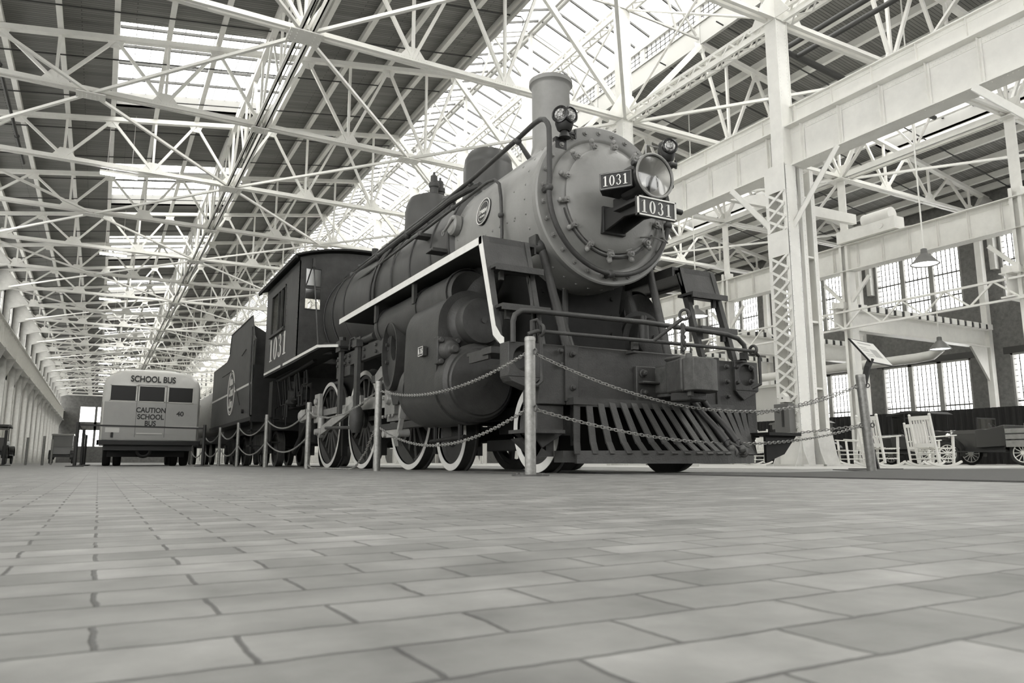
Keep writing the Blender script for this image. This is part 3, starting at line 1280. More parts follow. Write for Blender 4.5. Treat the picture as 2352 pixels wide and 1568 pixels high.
# left wall girder
gl = make_girder(-6.35, 7.75, 9.4, None)
for i, k in enumerate(range(-1, KMAX + 1)):
    lab = 'deep white plate girder along the left wall, span %s from the camera' % nth(i)
    if i == 0:
        gl.location = (-6.35, TY(k), 7.75)
        gl['label'] = lab
        gl['group'] = 'left wall girder spans'
    else:
        dup(gl, loc=(-6.35, TY(k), 7.75), label=lab)
# side aisle girder
XG = 26.65
gr = make_girder(XG, 7.9, 8.95, None, 'aisle_girder')
for i, k in enumerate(range(-2, KMAX + 1)):
    lab = 'white riveted plate girder along the side aisle columns, span %s from the camera' % nth(i)
    if i == 0:
        gr.location = (XG, TY(k), 7.9)
        gr['label'] = lab
        gr['group'] = 'side aisle girder spans'
    else:
        dup(gr, loc=(XG, TY(k), 7.9), label=lab)


# --- left wall posts under the girder
def make_post():
    root = thing('wall_post', 'x', 'post', (XL, 0, 0))
    m = M()
    m.box(XL + 0.1, -0.22, 0, XL + 0.55, -0.19, 10.4)
    m.box(XL + 0.1, 0.19, 0, XL + 0.55, 0.22, 10.4)
    m.box(XL + 0.31, -0.2, 0, XL + 0.33, 0.2, 10.4)
    m.box(XL + 0.05, -0.6, 0, XL + 0.12, -0.3, 7.7)
    m.build('shaft', 'white_steel_aged', root, smooth=False)
    m = M()
    m.prism([(XL + 0.5, 6.2), (XL + 1.05, 7.6), (XL + 0.5, 7.7)], 'y', -0.03, 0.03)
    m.box(XL + 0.4, -0.25, 7.6, XL + 1.1, 0.25, 7.72)
    m.build('bracket', 'white_steel_aged', root, smooth=False)
    return root


wp = make_post()
for i, k in enumerate(range(0, KMAX + 1)):
    lab = 'white steel post against the left wall under the girder, %s from the camera' % nth(i)
    if i == 0:
        wp.location = (XL, TY(k), 0)
        wp['label'] = lab
        wp['group'] = 'posts along the left wall'
    else:
        dup(wp, loc=(XL, TY(k), 0), label=lab)

# --- lattice struts between the centre columns at two levels
def make_strut():
    root = thing('lattice_strut', 'x', 'strut', (XM, 0, 12))
    m = M()
    for s_ in (-1, 1):
        m.bar((XM + s_ * 0.15, 0.26, 12.16), (XM + s_ * 0.15, BAY - 0.26, 12.16), 0.09, 0.09)
        m.bar((XM + s_ * 0.15, 0.26, 11.84), (XM + s_ * 0.15, BAY - 0.26, 11.84), 0.09, 0.09)
    m.build('chord', 'white_steel', root, smooth=False)
    m = M()
    n = 18
    for i in range(n):
        a, b_ = 0.3 + (BAY - 0.6) * i / n, 0.3 + (BAY - 0.6) * (i + 1) / n
        s_ = 1 if i % 2 else -1
        for z in (12.21, 11.79):
            m.bar((XM - s_ * 0.15, a, z), (XM + s_ * 0.15, b_, z), 0.05, 0.012)
        for x in (-0.19, 0.19):
            m.bar((XM + x, a, 12.0 - s_ * 0.16), (XM + x, b_, 12.0 + s_ * 0.16), 0.012, 0.05, up=(0, 0, 1))
    m.build('lacing', 'white_steel', root, smooth=False)
    return root


st = make_strut()
i = 0
for lev, zo in (('lower', 0), ('upper', 4.25)):
    for k in range(-1, KMAX):
        lab = 'white laced strut between centre columns at the %s level, %s from the camera' % (lev, nth(k + 1))
        if i == 0:
            st.location = (XM, TY(k), 12)
            st['label'] = lab
            st['group'] = 'laced struts between centre columns'
        else:
            dup(st, loc=(XM, TY(k), 12 + zo), label=lab)
        i += 1
# crossed rods between the two strut levels
for k in range(-1, 12):
    for s_ in (0, 1):
        m = M()
        a, b_ = (12.2, 16.1) if s_ else (16.1, 12.2)
        m.cyl((XM - 0.1 + s_ * 0.1, TY(k) + 0.2, a), (XM - 0.1 + s_ * 0.1, TY(k + 1) - 0.2, b_), 0.04, n=8)
        t = m.build('sway_rod', 'white_steel')
        tag(t, 'white crossed sway rod %s between centre columns, bay %s from the camera' % ('rising away' if s_ else 'falling away', nth(k + 1)), 'rod', 'sway rods between centre columns')

# --- side aisle: columns, gallery beams, thin lattice, wall posts
def make_aisle_column():
    root = thing('aisle_column', 'x', 'column', (XG, 0, 0))
    m = M()
    m.box(XG - 0.2, -0.2, 0, XG + 0.2, -0.17, 9.3)
    m.box(XG - 0.2, 0.17, 0, XG + 0.2, 0.2, 9.3)
    m.box(XG - 0.2, -0.17, 0, XG - 0.18, -0.08, 9.3)
    m.box(XG - 0.2, 0.08, 0, XG - 0.18, 0.17, 9.3)
    m.box(XG - 0.03, -0.17, 0, XG + 0.03, 0.17, 12.0)
    m.box(XG + 0.17, -0.17, 0, XG + 0.2, 0.17, 9.3)
    m.build('shaft', 'white_steel', root, smooth=False)
    for s_ in (-1, 1):
        m = M()
        m.bar((XG - 0.1, s_ * 0.2, 6.6), (XG - 0.1, s_ * 1.05, 7.5), 0.13, 0.10, up=(1, 0, 0))
        m.build('knee_brace', 'white_steel', root, smooth=False)
    return root


ac = make_aisle_column()
for i, k in enumerate(range(-2, KMAX + 1)):
    lab = 'slender white column carrying the side aisle girder, %s from the camera' % nth(i)
    if i == 0:
        ac.location = (XG, TY(k), 0)
        ac['label'] = lab
        ac['group'] = 'side aisle columns'
    else:
        dup(ac, loc=(XG, TY(k), 0), label=lab)


def make_gallery():
    root = thing('gallery_beam', 'x', 'beam', (XG, 0, 5.6))
    m = M()
    m.box(XG - 0.6, -0.01, 5.55, 36.9, 0.01, 6.35)
    m.box(XG - 0.6, -0.22, 5.50, 36.9, 0.22, 5.55)
    m.box(XG - 0.6, -0.22, 6.32, 36.9, 0.22, 6.36)
    for i in range(90):
        for z in (5.62, 6.26):
            m.rivet((XG - 0.5 + i * 0.12, -0.01, z), (0, -1, 0), 0.018)
    m.build('plate', 'white_steel', root)
    m = M()
    for i in range(19):
        x = XG - 0.3 + i * 0.58
        m.box(x, -0.28, 6.36, x + 0.36, 0.28, 6.62)
    m.box(XG - 0.6, -0.05, 6.36, 36.9, 0.05, 6.60)
    m.build('joist_end', 'white_steel', root, smooth=False)
    m = M()
    m.box(XG - 0.4, -0.02, 6.36, 36.9, 0.02, 6.60)
    for i in range(18):
        x = XG + 0.06 + i * 0.58
        m.box(x, -0.24, 6.38, x + 0.22, 0.24, 6.60)
    m.build('gap', 'black', root, smooth=False)  # solid black blocks stand in for the shade in the slots between joists
    m = M()
    m.prism([(35.6, 5.5), (36.9, 5.5), (36.9, 3.9)], 'y', -0.05, 0.05)
    m.prism([(XG + 0.2, 5.5), (XG + 1.3, 5.5), (XG + 0.2, 4.5)], 'y', -0.04, 0.04)
    m.build('knee_plate', 'white_steel', root, smooth=False)
    return root


gb = make_gallery()
for i, k in enumerate(range(0, 12)):
    lab = 'white riveted gallery beam with slotted top running from aisle column to brick wall, %s from the camera' % nth(i)
    if i == 0:
        gb.location = (XG, TY(k) + 0.35, 5.6)
        gb['label'] = lab
        gb['group'] = 'gallery beams in the side aisle'
    else:
        dup(gb, loc=(XG, TY(k) + 0.35, 5.6), label=lab)
for i, k in enumerate(range(-2, KMAX + 1)):
    m = M()
    y = TY(k) + 0.35
    m.box(37.05, y - 0.12, 0, 37.35, y + 0.12, 12.6)
    m.box(37.0, y - 0.14, 0, 37.05, y + 0.14, 12.6)
    t = m.build('brick_wall_post', 'white_steel', smooth=False)
    tag(t, 'white steel post standing against the brick wall, %s from the camera' % nth(i), 'post', 'posts along the brick wall')
# thin lattice girder strung between the aisle columns, spans the aisle edge
for k in range(-2, 12):
    root = thing('thin_lattice', 'slender white lattice girder strung between side aisle columns, %s from the camera' % nth(k + 2), 'girder', (XG - 0.5, TY(k), 5.5), 'thin lattice girders')
    m = M()
    X = XG - 0.45
    m.bar((X, TY(k), 6.15), (X, TY(k + 1), 6.15), 0.10, 0.07)
    m.bar((X, TY(k), 5.45), (X, TY(k + 1), 5.45), 0.10, 0.07)
    m.build('chord', 'white_steel', root, smooth=False)
    for j in range(4):
        a = TY(k) + BAY * j / 4
        m = M()
        m.bar((X, a, 5.45), (X, a + BAY / 8, 6.15), 0.06, 0.05, up=(1, 0, 0))
        m.bar((X, a + BAY / 8, 6.15), (X, a + BAY / 4, 5.45), 0.06, 0.05, up=(1, 0, 0))
        m.build('diagonal', 'white_steel', root, smooth=False)

# travelling crane parked in the side aisle
root = thing('travelling_crane', 'white travelling crane bridge parked on the side aisle girders', 'crane', (XG, 18, 9))
m = M()
m.prism([(19.5, 9.55), (XG - 0.1, 9.75), (XG - 0.1, 10.15), (21.0, 10.05)], 'y', 18.9, 19.1)
m.build('bridge_beam', 'white_steel', root, smooth=False)
m = M()
m.box(XG - 0.5, 17.0, 9.0, XG + 0.1, 19.6, 9.5)
m.cyl((XG - 0.55, 17.6, 9.25), (XG - 0.5, 17.6, 9.25), 0.12, n=16)
m.build('end_truck', 'white_steel', root, smooth=False)
m = M()
m.cyl((XG - 0.3, 17.2, 9.65), (XG - 0.3, 18.4, 9.65), 0.28, n=20)
m.build('drum', 'white_steel', root)

# --- cross pipes under the planks and the long dark pipe
i = 0
for n in range(0, 44):
    y = 18.3 + 3.2 * n
    for side in (0, 1):
        X = (lambda x: x) if side == 0 else (lambda x: 2 * XM - x)
        if side == 1 and n > 16: continue
        m = M()
        m.cyl((X(-6.6), y, chord(-6.6) - 0.02), (X(12.2), y, chord(12.2) + 0.0), 0.026, n=8)
        if side == 0:
            m.tube([(12.2, y, chord(12.2)), (12.3, y, chord(12.2) - 0.1), (12.25, y, chord(12.2) - 0.35)], 0.018, 6)
        t = m.build('sprinkler_pipe', 'pipe_dark')
        tag(t, 'thin dark sprinkler pipe crossing under the %s roof slope, %s from the camera' % ('left' if side == 0 else 'right', nth(n)), 'pipe', 'sprinkler pipes under the roof')
m = M()
m.tube([(-3.72, 5, 12.55), (-3.72, 36, 12.55)], 0.06, 8)
for y in (9, 15, 21, 27, 33):
    m.torus((-3.72, y, 12.55), (0, 1, 0), 0.07, 0.02, 12, 6)
tag(m.build('sprinkler_main', 'pipe_dark'), 'long dark pipe running down the hall under the left roof slope', 'pipe')
for dx in (0, 0.7):
    m = M()
    m.tube([(17.6 + dx, -2, 12.7), (17.6 + dx, 14.6, 12.7), (20.5 + dx, 14.9, 12.7), (26, 15.0, 12.6)], 0.085, 10)
    tag(m.build('steam_pipe', 'pipe_dark'), 'thick dark pipe above the centre girder, %s of a pair' % ('left' if dx == 0 else 'right'), 'pipe', 'dark pipes over the right aisle')
# ventilation duct in the aisle
m = M()
m.tube([(34.6, 62, 5.1), (34.6, 22.0, 5.1), (34.6, 21.2, 5.15), (34.6, 20.8, 5.4), (34.6, 20.7, 5.75), (34.7, 20.72, 6.3)], 0.24, 16)
tag(m.build('air_duct', 'white_steel'), 'fat white air duct running under the gallery by the brick wall', 'duct')

# --- lamps
def make_tube_light():
    root = thing('tube_light', 'x', 'lamp', (0, 0, 11.8))
    m = M()
    m.box(-0.85, -0.12, 11.84, 0.55, 0.12, 11.92)
    m.build('housing', 'white_steel', root, smooth=False)
    for s_ in (-1, 1):
        m = M()
        m.cyl((-0.83, s_ * 0.06, 11.80), (0.53, s_ * 0.06, 11.80), 0.035, n=10)
        m.build('tube', 'tube_glow', root)
    for x in (-0.6, 0.3):
        m = M()
        m.cyl((x, 0, 11.92), (x, 0, 14.60), 0.008, n=6)
        m.build('hanger', 'white_steel', root)
    return root


tl = make_tube_light()
for i in range(9):
    lab = 'glowing tube light hanging under the left roof, %s from the camera' % nth(i)
    y = 33.5 + 13.6 * i
    if i == 0:
        tl.location = (0, y, 11.8)
        tl['label'] = lab
        tl['group'] = 'tube lights under the left roof'
    else:
        dup(tl, loc=(0, y, 11.8), label=lab)
l = bpy.data.lights


def pendant(x, y, z, ztop, r, label):
    root = thing('pendant_lamp', label, 'lamp', (x, y, z), 'pendant lamps in the side aisle')
    m = M()
    m.lathe([(0.05, 0.52), (0.09, 0.5), (0.10, 0.36), (0.16, 0.30), (r * 0.62, 0.2), (r * 0.72, 0.14), (r, 0.02), (r, 0.0), (r * 0.97, 0.0), (r * 0.7, 0.11), (0.12, 0.24)], (x, y, z), (0, 0, 1), 32)
    m.build('shade', 'galvanised' if False else 'sign_grey', root)
    m = M()
    m.lathe([(0.02, 0.14), (r * 0.92, 0.035), (r * 0.9, 0.03), (0.02, 0.03)], (x, y, z), (0, 0, 1), 24)
    m.build('reflector', 'bulb_glow', root)
    m = M()
    m.cyl((x, y, z + 0.5), (x, y, ztop), 0.025, n=8)
    m.build('stem', 'white_steel', root)


pendant(22.2, 13.55, 6.2, 15.8, 0.42, 'pendant lamp with wide metal shade before the upper triple window')
pendant(22.4, 24.0, 6.35, 15.75, 0.5, 'pendant lamp seen just above the pilot handrail')
pendant(29.5, 17.7, 4.6, 6.2, 0.42, 'pendant lamp under the gallery, in front of the lower windows')
pendant(30.5, 26.5, 2.95, 5.5, 0.45, 'small pendant lamp beyond the white column near the chain')
# ============================================================ the locomotive
LX = 4.45                                # its centre line
loco = thing('steam_locomotive', 'black ten-wheel steam locomotive numbered 1031 with grey smokebox, white-rimmed wheels and tall stack', 'locomotive', (LX, 10, 0))
BZ = 2.75                                # boiler centre height
BR = 0.85


def P(mb, name, mt='engine', par=None, **k):
    return mb.build(name, mt, par or loco, **k)


def circ(cy, cz, r, n=32, a0=0.0):
    return [(cy + r * cos(a0 + 2 * pi * i / n), cz + r * sin(a0 + 2 * pi * i / n)) for i in range(n)]


C = (LX, 0, BZ)
# smokebox shell, front ring, dished front, door
m = M()
m.lathe([(BR - 0.012, 6.12), (BR, 6.16), (BR, 8.02), (BR - 0.05, 8.02)], C, (0, 1, 0), 72)
for i in range(34):                       # rivet rows along the shell
    a = 2 * pi * i / 34
    for y in (6.28, 6.52, 7.9):
        if y == 6.52 and i % 2: continue
        m.rivet((LX + BR * cos(a), y, BZ + BR * sin(a)), (cos(a), 0, sin(a)), 0.017)
for k_ in range(9):
    for a in (3.62, 3.80, 5.80, 5.62, 3.3):
        y = 6.5 + k_ * 0.17
        m.rivet((LX + BR * cos(a), y, BZ + BR * sin(a)), (cos(a), 0, sin(a)), 0.019)
sbx = P(m, 'smokebox', 'smokebox')
m = M()
m.lathe([(BR + 0.0, 6.14), (BR + 0.005, 6.06), (BR - 0.01, 6.045), (BR - 0.13, 6.045), (BR - 0.15, 6.055), (BR - 0.17, 6.075)], C, (0, 1, 0), 72)
fr_ = P(m, 'front_ring', 'smokebox')
m = M()
for i in range(28):
    a = 2 * pi * (i + 0.5) / 28
    c = (LX + (BR - 0.07) * cos(a), 6.045, BZ + (BR - 0.07) * sin(a))
    m.cyl(c, (c[0], 6.033, c[2]), 0.027, n=12)
    m.cyl((c[0], 6.035, c[2]), (c[0], 6.012, c[2]), 0.018, n=6)
P(m, 'ring_bolt', 'smokebox', fr_)
m = M()
m.lathe([(BR - 0.155, 6.07), (BR - 0.17, 6.058), (BR - 0.20, 6.04), (0.60, 5.985), (0.57, 5.975), (0.545, 5.975), (0.545, 6.02)], C, (0, 1, 0), 72)
P(m, 'smokebox_front', 'smokebox')
DZ = BZ + 0.02
m = M()
m.lathe([(0.555, 5.985), (0.56, 5.955), (0.545, 5.94), (0.47, 5.925), (0.3, 5.895), (0.15, 5.885), (0.001, 5.88)], (LX, 0, DZ), (0, 1, 0), 64)
door = P(m, 'smokebox_door', 'smokebox')
for i in range(14):
    a = 2 * pi * (i + 0.35) / 14
    rr = 0.585
    m = M()
    ca, sa = cos(a), sin(a)
    c = Vector((LX + rr * ca, 5.96, DZ + rr * sa))
    rad = Vector((ca, 0, sa))
    tan = Vector((-sa, 0, ca))
    m.bar(c + rad * 0.055, c - rad * 0.065, 0.045, 0.03, up=(0, 1, 0))
    m.bar(c + Vector((0, -0.005, 0)) - rad * 0.075, c + Vector((0, -0.005, 0)) - rad * 0.045, 0.075, 0.035, up=(0, 1, 0))
    m.cyl(c, c + Vector((0, -0.075, 0)), 0.013, n=8)
    m.cyl(c + Vector((0, -0.03, 0)), c + Vector((0, -0.056, 0)), 0.03, n=6)
    m.ball(c + rad * 0.062 + Vector((0, -0.01, 0)), 0.028, 8, 6)
    m.build('door_clamp', 'smokebox', door)
# hinge line of pipe round the lower rim
m = M()
pts = []
for i in range(27):
    a = radians(196 + i * 5.2)
    pts.append((LX + 0.60 * cos(a), 5.965, DZ + 0.60 * sin(a)))
m.tube(pts, 0.011, 6)
m.build('door_seam', 'engine', door)

# boiler courses behind the smokebox, with cleading bands and the firebox
m = M()
prof = [(BR - 0.02, 7.98), (BR + 0.055, 8.02), (BR + 0.055, 9.75), (BR + 0.075, 11.1), (BR + 0.12, 12.0), (BR + 0.13, 13.62)]
m.lathe(prof, C, (0, 1, 0), 72)
blr = P(m, 'boiler', 'engine_boiler')
m = M()
for y in (8.04, 8.62, 9.35, 10.05, 10.9, 11.6, 12.3, 12.95, 13.5):
    r = BR + 0.058 + (0.02 if y > 10 else 0) + (0.05 if y > 11.8 else 0.0) + (0.012 if y > 12.5 else 0)
    m.lathe([(r, y), (r + 0.012, y + 0.004), (r + 0.012, y + 0.05), (r, y + 0.054)], C, (0, 1, 0), 72)
m.build('boiler_band', 'engine', blr)
m = M()
m.box(LX - 0.62, 12.2, 1.15, LX + 0.62, 13.6, 2.3)
m.box(LX - 0.80, 12.0, 2.0, LX + 0.80, 13.6, 2.7)
P(m, 'firebox', 'engine_dark')

# stack, domes, safety valves
m = M()
zt = 4.63
m.lathe([(0.40, BZ + 0.70), (0.33, BZ + 0.82), (0.25, BZ + 0.93), (0.225, BZ + 1.06), (0.228, zt - 0.09), (0.236, zt - 0.07), (0.262, zt - 0.05), (0.262, zt), (0.243, zt), (0.205, zt - 0.05), (0.20, zt - 0.5), (0.001, zt - 0.5)], (LX, 7.12, 0), (0, 0, 1), 48)
P(m, 'stack', 'smokebox')
m = M()
m.lathe([(0.50, BZ + 0.74), (0.42, BZ + 0.82), (0.36, BZ + 0.92), (0.345, BZ + 1.0), (0.345, 4.12), (0.335, 4.135), (0.335, 4.16), (0.325, 4.24), (0.27, 4.34), (0.15, 4.39), (0.001, 4.40)], (LX, 8.78, 0), (0, 0, 1), 48)
sd = P(m, 'sand_dome', 'engine_boiler')
m = M()
m.lathe([(0.56, BZ + 0.74), (0.48, BZ + 0.84), (0.42, BZ + 0.97), (0.415, BZ + 1.1), (0.415, 4.10), (0.405, 4.12), (0.40, 4.2), (0.34, 4.33), (0.2, 4.40), (0.001, 4.42)], (LX, 10.85, 0), (0, 0, 1), 48)
P(m, 'steam_dome', 'engine_boiler')
for (dx, dy) in ((-0.02, -0.17), (0.16, 0.0)):
    m = M()
    m.lathe([(0.07, 4.36), (0.07, 4.48), (0.085, 4.50), (0.085, 4.56), (0.06, 4.58), (0.055, 4.68), (0.02, 4.71), (0.02, 4.75), (0.001, 4.75)], (LX + dx, 10.85 + dy, 0), (0, 0, 1), 16)
    P(m, 'safety_valve', 'engine')
m = M()
m.lathe([(0.09, 3.6), (0.09, 3.95), (0.11, 3.97), (0.11, 4.02), (0.05, 4.08), (0.001, 4.08)], (LX - 0.1, 9.9, 0), (0, 0, 1), 16)
m.cyl((LX - 0.25, 12.9, 3.6), (LX - 0.25, 12.9, 4.0), 0.06, n=12)
m.cyl((LX - 0.1, 12.6, 3.6), (LX - 0.1, 12.6, 3.95), 0.05, n=12)
P(m, 'turret', 'engine')

# handrail: along the boiler, over, down and round under the front
m = M()
hz = 3.5
path = [(LX - 0.62, 13.6, hz), (LX - 0.62, 9.0, hz), (LX - 0.62, 6.9, hz), (LX - 0.68, 6.35, hz)]
path = [(3.86, 13.6, 3.55), (3.86, 11.5, 3.58), (3.85, 9.2, 3.58), (3.82, 7.9, 3.59), (3.76, 6.7, 3.60), (3.73, 6.3, 3.60), (3.72, 6.16, 3.585), (3.71, 6.06, 3.54), (3.705, 6.0, 3.48), (3.705, 5.97, 3.42), (3.70, 5.955, 3.3)]
R = 0.76
for i in range(0, 40):
    a = radians(171 + i * 6.0)
    if a > radians(388): break
    r_ = R
    path.append((LX + r_ * cos(a), 5.955 - (0.0), BZ + r_ * sin(a) if a > radians(172) else max(BZ + r_ * sin(a), 2.8)))
path = [p for p in path if p is not None]
m.tube(path, 0.027, 12)
hr = P(m, 'handrail', 'engine')
for y in (6.7, 8.1, 9.6, 11.2, 12.7):
    m = M()
    x = 3.86 if y > 7 else 3.76
    d = Vector((x - LX, 0, 3.57 - BZ)).normalized()
    m.cyl((x, y, 3.57), (LX + d.x * BR, y, BZ + d.z * BR), 0.022, 0.03, n=8)
    m.ball((x, y, 3.57), 0.042, 10, 6)
    m.build('handrail_post', 'engine', hr)
for a in (radians(178), radians(268), radians(350)):
    m = M()
    c = (LX + R * cos(a), 5.955, BZ + R * sin(a))
    m.ball(c, 0.045, 10, 6)
    m.cyl(c, (c[0], 6.06, c[2]), 0.026, 0.034, n=8)
    m.build('handrail_post', 'engine', hr)
# second, heavier pipe below the handrail
m = M()
m.tube([(3.72, 13.6, 3.36), (3.70, 11.8, 3.37), (3.70, 9.4, 3.39), (3.72, 8.9, 3.42), (3.80, 8.55, 3.50), (3.86, 8.2, 3.52), (3.92, 7.95, 3.52)], 0.04, 10)
for y in (12.6, 11.2, 9.9):
    m.ball((3.70, y, 3.37), 0.06, 10, 6)
P(m, 'injector_pipe', 'engine')
m = M()
pts = [(3.60, 13.5, 3.10), (3.56, 11, 3.10), (3.54, 9.0, 3.12), (3.53, 7.6, 3.14), (3.54, 7.0, 3.16), (3.55, 6.85, 3.14), (3.555, 6.75, 3.06), (3.56, 6.72, 2.9), (3.575, 6.72, 2.5), (3.60, 6.8, 2.25)]
m.tube(pts, 0.018, 8)
for p in ((3.54, 9.0, 3.12), (3.53, 7.9, 3.14), (3.56, 6.72, 2.7)):
    m.ball(p, 0.035, 8, 6)
P(m, 'sand_pipe', 'engine')
for y, wid in ((10.6, 0.022), (10.42, 0.022)):
    m = M()
    pts = []
    for i in range(16):
        a = radians(110 + i * 6.0)
        rr = BR + 0.10
        pts.append((LX + rr * cos(a), y + 0.45 * i / 15, BZ + rr * sin(a)))
    m.tube(pts, 0.022, 8)
    P(m, 'sand_pipe', 'engine')
# builder's plate and washout cover on the smokebox side
a = radians(170)
c = Vector((LX + (BR + 0.004) * cos(a), 7.22, BZ + (BR + 0.004) * sin(a)))
nrm = Vector((cos(a), 0, sin(a)))
upv = Vector((-sin(a), 0, cos(a))) * -1
upv = Vector((sin(a) * 1, 0, -cos(a)))
upv = nrm.cross(Vector((0, -1, 0)))
if upv.z < 0: upv = -upv
m = M()
m.lathe([(0.001, 0.012), (0.15, 0.012), (0.165, 0.006), (0.165, 0.0)], c, nrm, 32)
bp_ = P(m, 'builder_plate', 'black')
m = M()
m.torus(c + nrm * 0.012, nrm, 0.155, 0.006, 36, 6)
m.torus(c + nrm * 0.012, nrm, 0.12, 0.003, 36, 6)
m.build('plate_rim', 'white_trim', bp_)
text_obj('plate_number', '39884', 'white_trim', bp_, c + nrm * 0.014 - upv * 0.025, (0, -1, 0), upv, 0.055, bold=0.01)
text_obj('plate_text', 'WORKS', 'white_trim', bp_, c + nrm * 0.014 - upv * 0.075, (0, -1, 0), upv, 0.025)
m = M()
a = radians(178)
c = Vector((LX + (BR + 0.05) * cos(a), 7.92, 2.93))
m.lathe([(0.001, 0.05), (0.10, 0.045), (0.125, 0.02), (0.125, -0.05)], c, (cos(a), 0, sin(a)), 20)
m.cyl(c + Vector((-0.06, -0.1, 0.05)), c + Vector((-0.06, 0.16, -0.05)), 0.015, n=8)
m.torus(c + Vector((-0.06, 0.18, -0.06)), (1, 0, 0), 0.03, 0.009, 12, 6)
P(m, 'washout_cover', 'smokebox')
# step and lubricator boxes on the boiler side
for (xc, y, z) in ((3.47, 8.75, 2.98), (3.40, 8.15, 2.62)):
    m = M()
    m.box(xc - 0.08, y - 0.09, z, xc + 0.14, y + 0.09, z + 0.018)
    m.box(xc - 0.05, y - 0.07, z + 0.018, xc + 0.14, y + 0.07, z + 0.055)
    P(m, 'boiler_step', 'engine', bevel=0.006)

# ---- headlight, number boards and lamps
HL = Vector((LX, 5.27, 2.80))
m = M()
m.lathe([(0.001, 0.42), (0.10, 0.41), (0.17, 0.36), (0.195, 0.30), (0.20, 0.05), (0.215, 0.04), (0.228, 0.03), (0.228, -0.01), (0.205, -0.02), (0.20, 0.0)], HL, (0, 1, 0), 40)
hl = P(m, 'headlight', 'black_gloss')
m = M()
m.torus(HL + Vector((0, -0.012, 0)), (0, 1, 0), 0.215, 0.013, 40, 8)
m.build('headlight_rim', 'rods', hl)
m = M()
m.lathe([(0.001, 0.20), (0.06, 0.185), (0.12, 0.13), (0.17, 0.06), (0.20, 0.0)], HL, (0, 1, 0), 36)
m.build('reflector', 'dish', hl)
m = M()
m.lathe([(0.20, 0.0), (0.12, -0.012), (0.001, -0.02)], HL, (0, 1, 0), 36)
m.build('lens', 'clear_glass', hl)
m = M()
m.box(LX - 0.12, 5.30, 2.54, LX + 0.12, 5.80, 2.62)
m.box(LX - 0.10, 5.50, 2.60, LX + 0.10, 5.80, 2.72)
m.cyl((LX + 0.18, 5.25, 2.95), (LX + 0.26, 5.25, 2.95), 0.03, n=8)
m.cyl((LX + 0.205, 5.3, 2.75), (LX + 0.25, 5.3, 2.75), 0.03, n=8)
m.cyl((LX - 0.24, 5.3, 2.9), (LX - 0.19, 5.3, 2.9), 0.03, n=8)
P(m, 'headlight_body', 'black', bevel=0.01)
for s_ in (-1, 1):                        # number boxes spread like wings either side
    m = M()
    f0 = Vector((LX + s_ * 0.205, 5.345, 0))
    f1 = Vector((LX + s_ * 0.40, 5.60, 0))
    pts = [(f0.x, f0.y), (f1.x, f1.y), (LX + s_ * 0.30, 5.70), (LX + s_ * 0.05, 5.70), (LX + s_ * 0.05, 5.40)]
    m.prism(pts, 'z', 2.69, 2.86)
    nb_ = P(m, 'number_box', 'black_gloss')
    ux = (f1 - f0).normalized() if s_ > 0 else (f0 - f1).normalized()
    n_ = Vector((ux.y, -ux.x, 0))
    st0 = (f0 if s_ > 0 else f1)
    org = Vector((st0.x, st0.y, 2.722)) + ux * 0.032 + n_ * 0.003
    serif('board_number', '1031', 'white_trim', nb_, org, ux, (0, 0, 1), 0.105, 0.90, gap=0.12)
    m = M()
    A = Vector((st0.x, st0.y, 0)) + n_ * 0.004
    W = (f1 - f0).length
    for (p, q) in (((0.01, 2.70), (W - 0.01, 2.70)), ((0.01, 2.85), (W - 0.01, 2.85)), ((0.01, 2.70), (0.01, 2.85)), ((W - 0.01, 2.70), (W - 0.01, 2.85))):
        m.bar(A + ux * p[0] + Vector((0, 0, p[1])), A + ux * q[0] + Vector((0, 0, q[1])), 0.006, 0.006)
    m.build('board_frame', 'rods', nb_, smooth=False)
# number plate on its shelf below the lamp
m = M()
px0, px1, pz0, pz1, py = LX - 0.37, LX + 0.08, 2.285, 2.475, 5.10
px0, px1, pz0, pz1, py = LX - 0.255, LX + 0.205, 2.365, 2.55, 5.22
m.box(px0, py, pz0, px1, py + 0.03, pz1)
npl = P(m, 'number_plate', 'plate_dark')
m = M()
for (a, b_, c, d) in ((px0, pz0, px1, pz0 + 0.014), (px0, pz1 - 0.014, px1, pz1), (px0, pz0, px0 + 0.014, pz1), (px1 - 0.014, pz0, px1, pz1)):
    m.box(a, py - 0.012, b_, c, py, d)
m.build('plate_rim', 'white_trim', npl, smooth=False)
serif('plate_number', '1031', 'white_trim', npl, (px0 + 0.045, py - 0.001, pz0 + 0.03), (1, 0, 0), (0, 0, 1), 0.125, 1.0, gap=0.20)
m = M()
for xx in (px0 + 0.10, px1 - 0.14):
    m.prism([(py + 0.03, 2.52), (5.92, 2.64), (5.92, 2.40), (5.86, 2.40), (5.55, 2.46), (py + 0.03, 2.42)], 'x', xx, xx + 0.025)
m.box(px0 + 0.02, py + 0.03, 2.515, px1 - 0.02, 5.62, 2.54)
m.box(px0 + 0.08, 5.86, 2.38, px1 - 0.1, 5.92, 2.66)
m.cyl((px1, py + 0.05, 2.50), (px1 + 0.12, py + 0.05, 2.49), 0.028, n=10)
P(m, 'lamp_shelf', 'black', bevel=0.004)
m = M()
m.tube([(LX + 0.10, 5.3, 2.40), (LX + 0.11, 5.3, 2.30), (LX + 0.16, 5.34, 2.22), (LX + 0.25, 5.4, 2.21), (LX + 0.31, 5.5, 2.26), (LX + 0.33, 5.7, 2.36), (LX + 0.34, 5.92, 2.42)], 0.008, 8)
m.tube([(LX + 0.74, 6.0, 3.40), (LX + 0.6, 5.9, 3.46), (LX + 0.35, 5.8, 3.40), (LX + 0.22, 5.65, 3.2), (LX + 0.17, 5.5, 3.02)], 0.008, 8)
P(m, 'cable', 'rods')
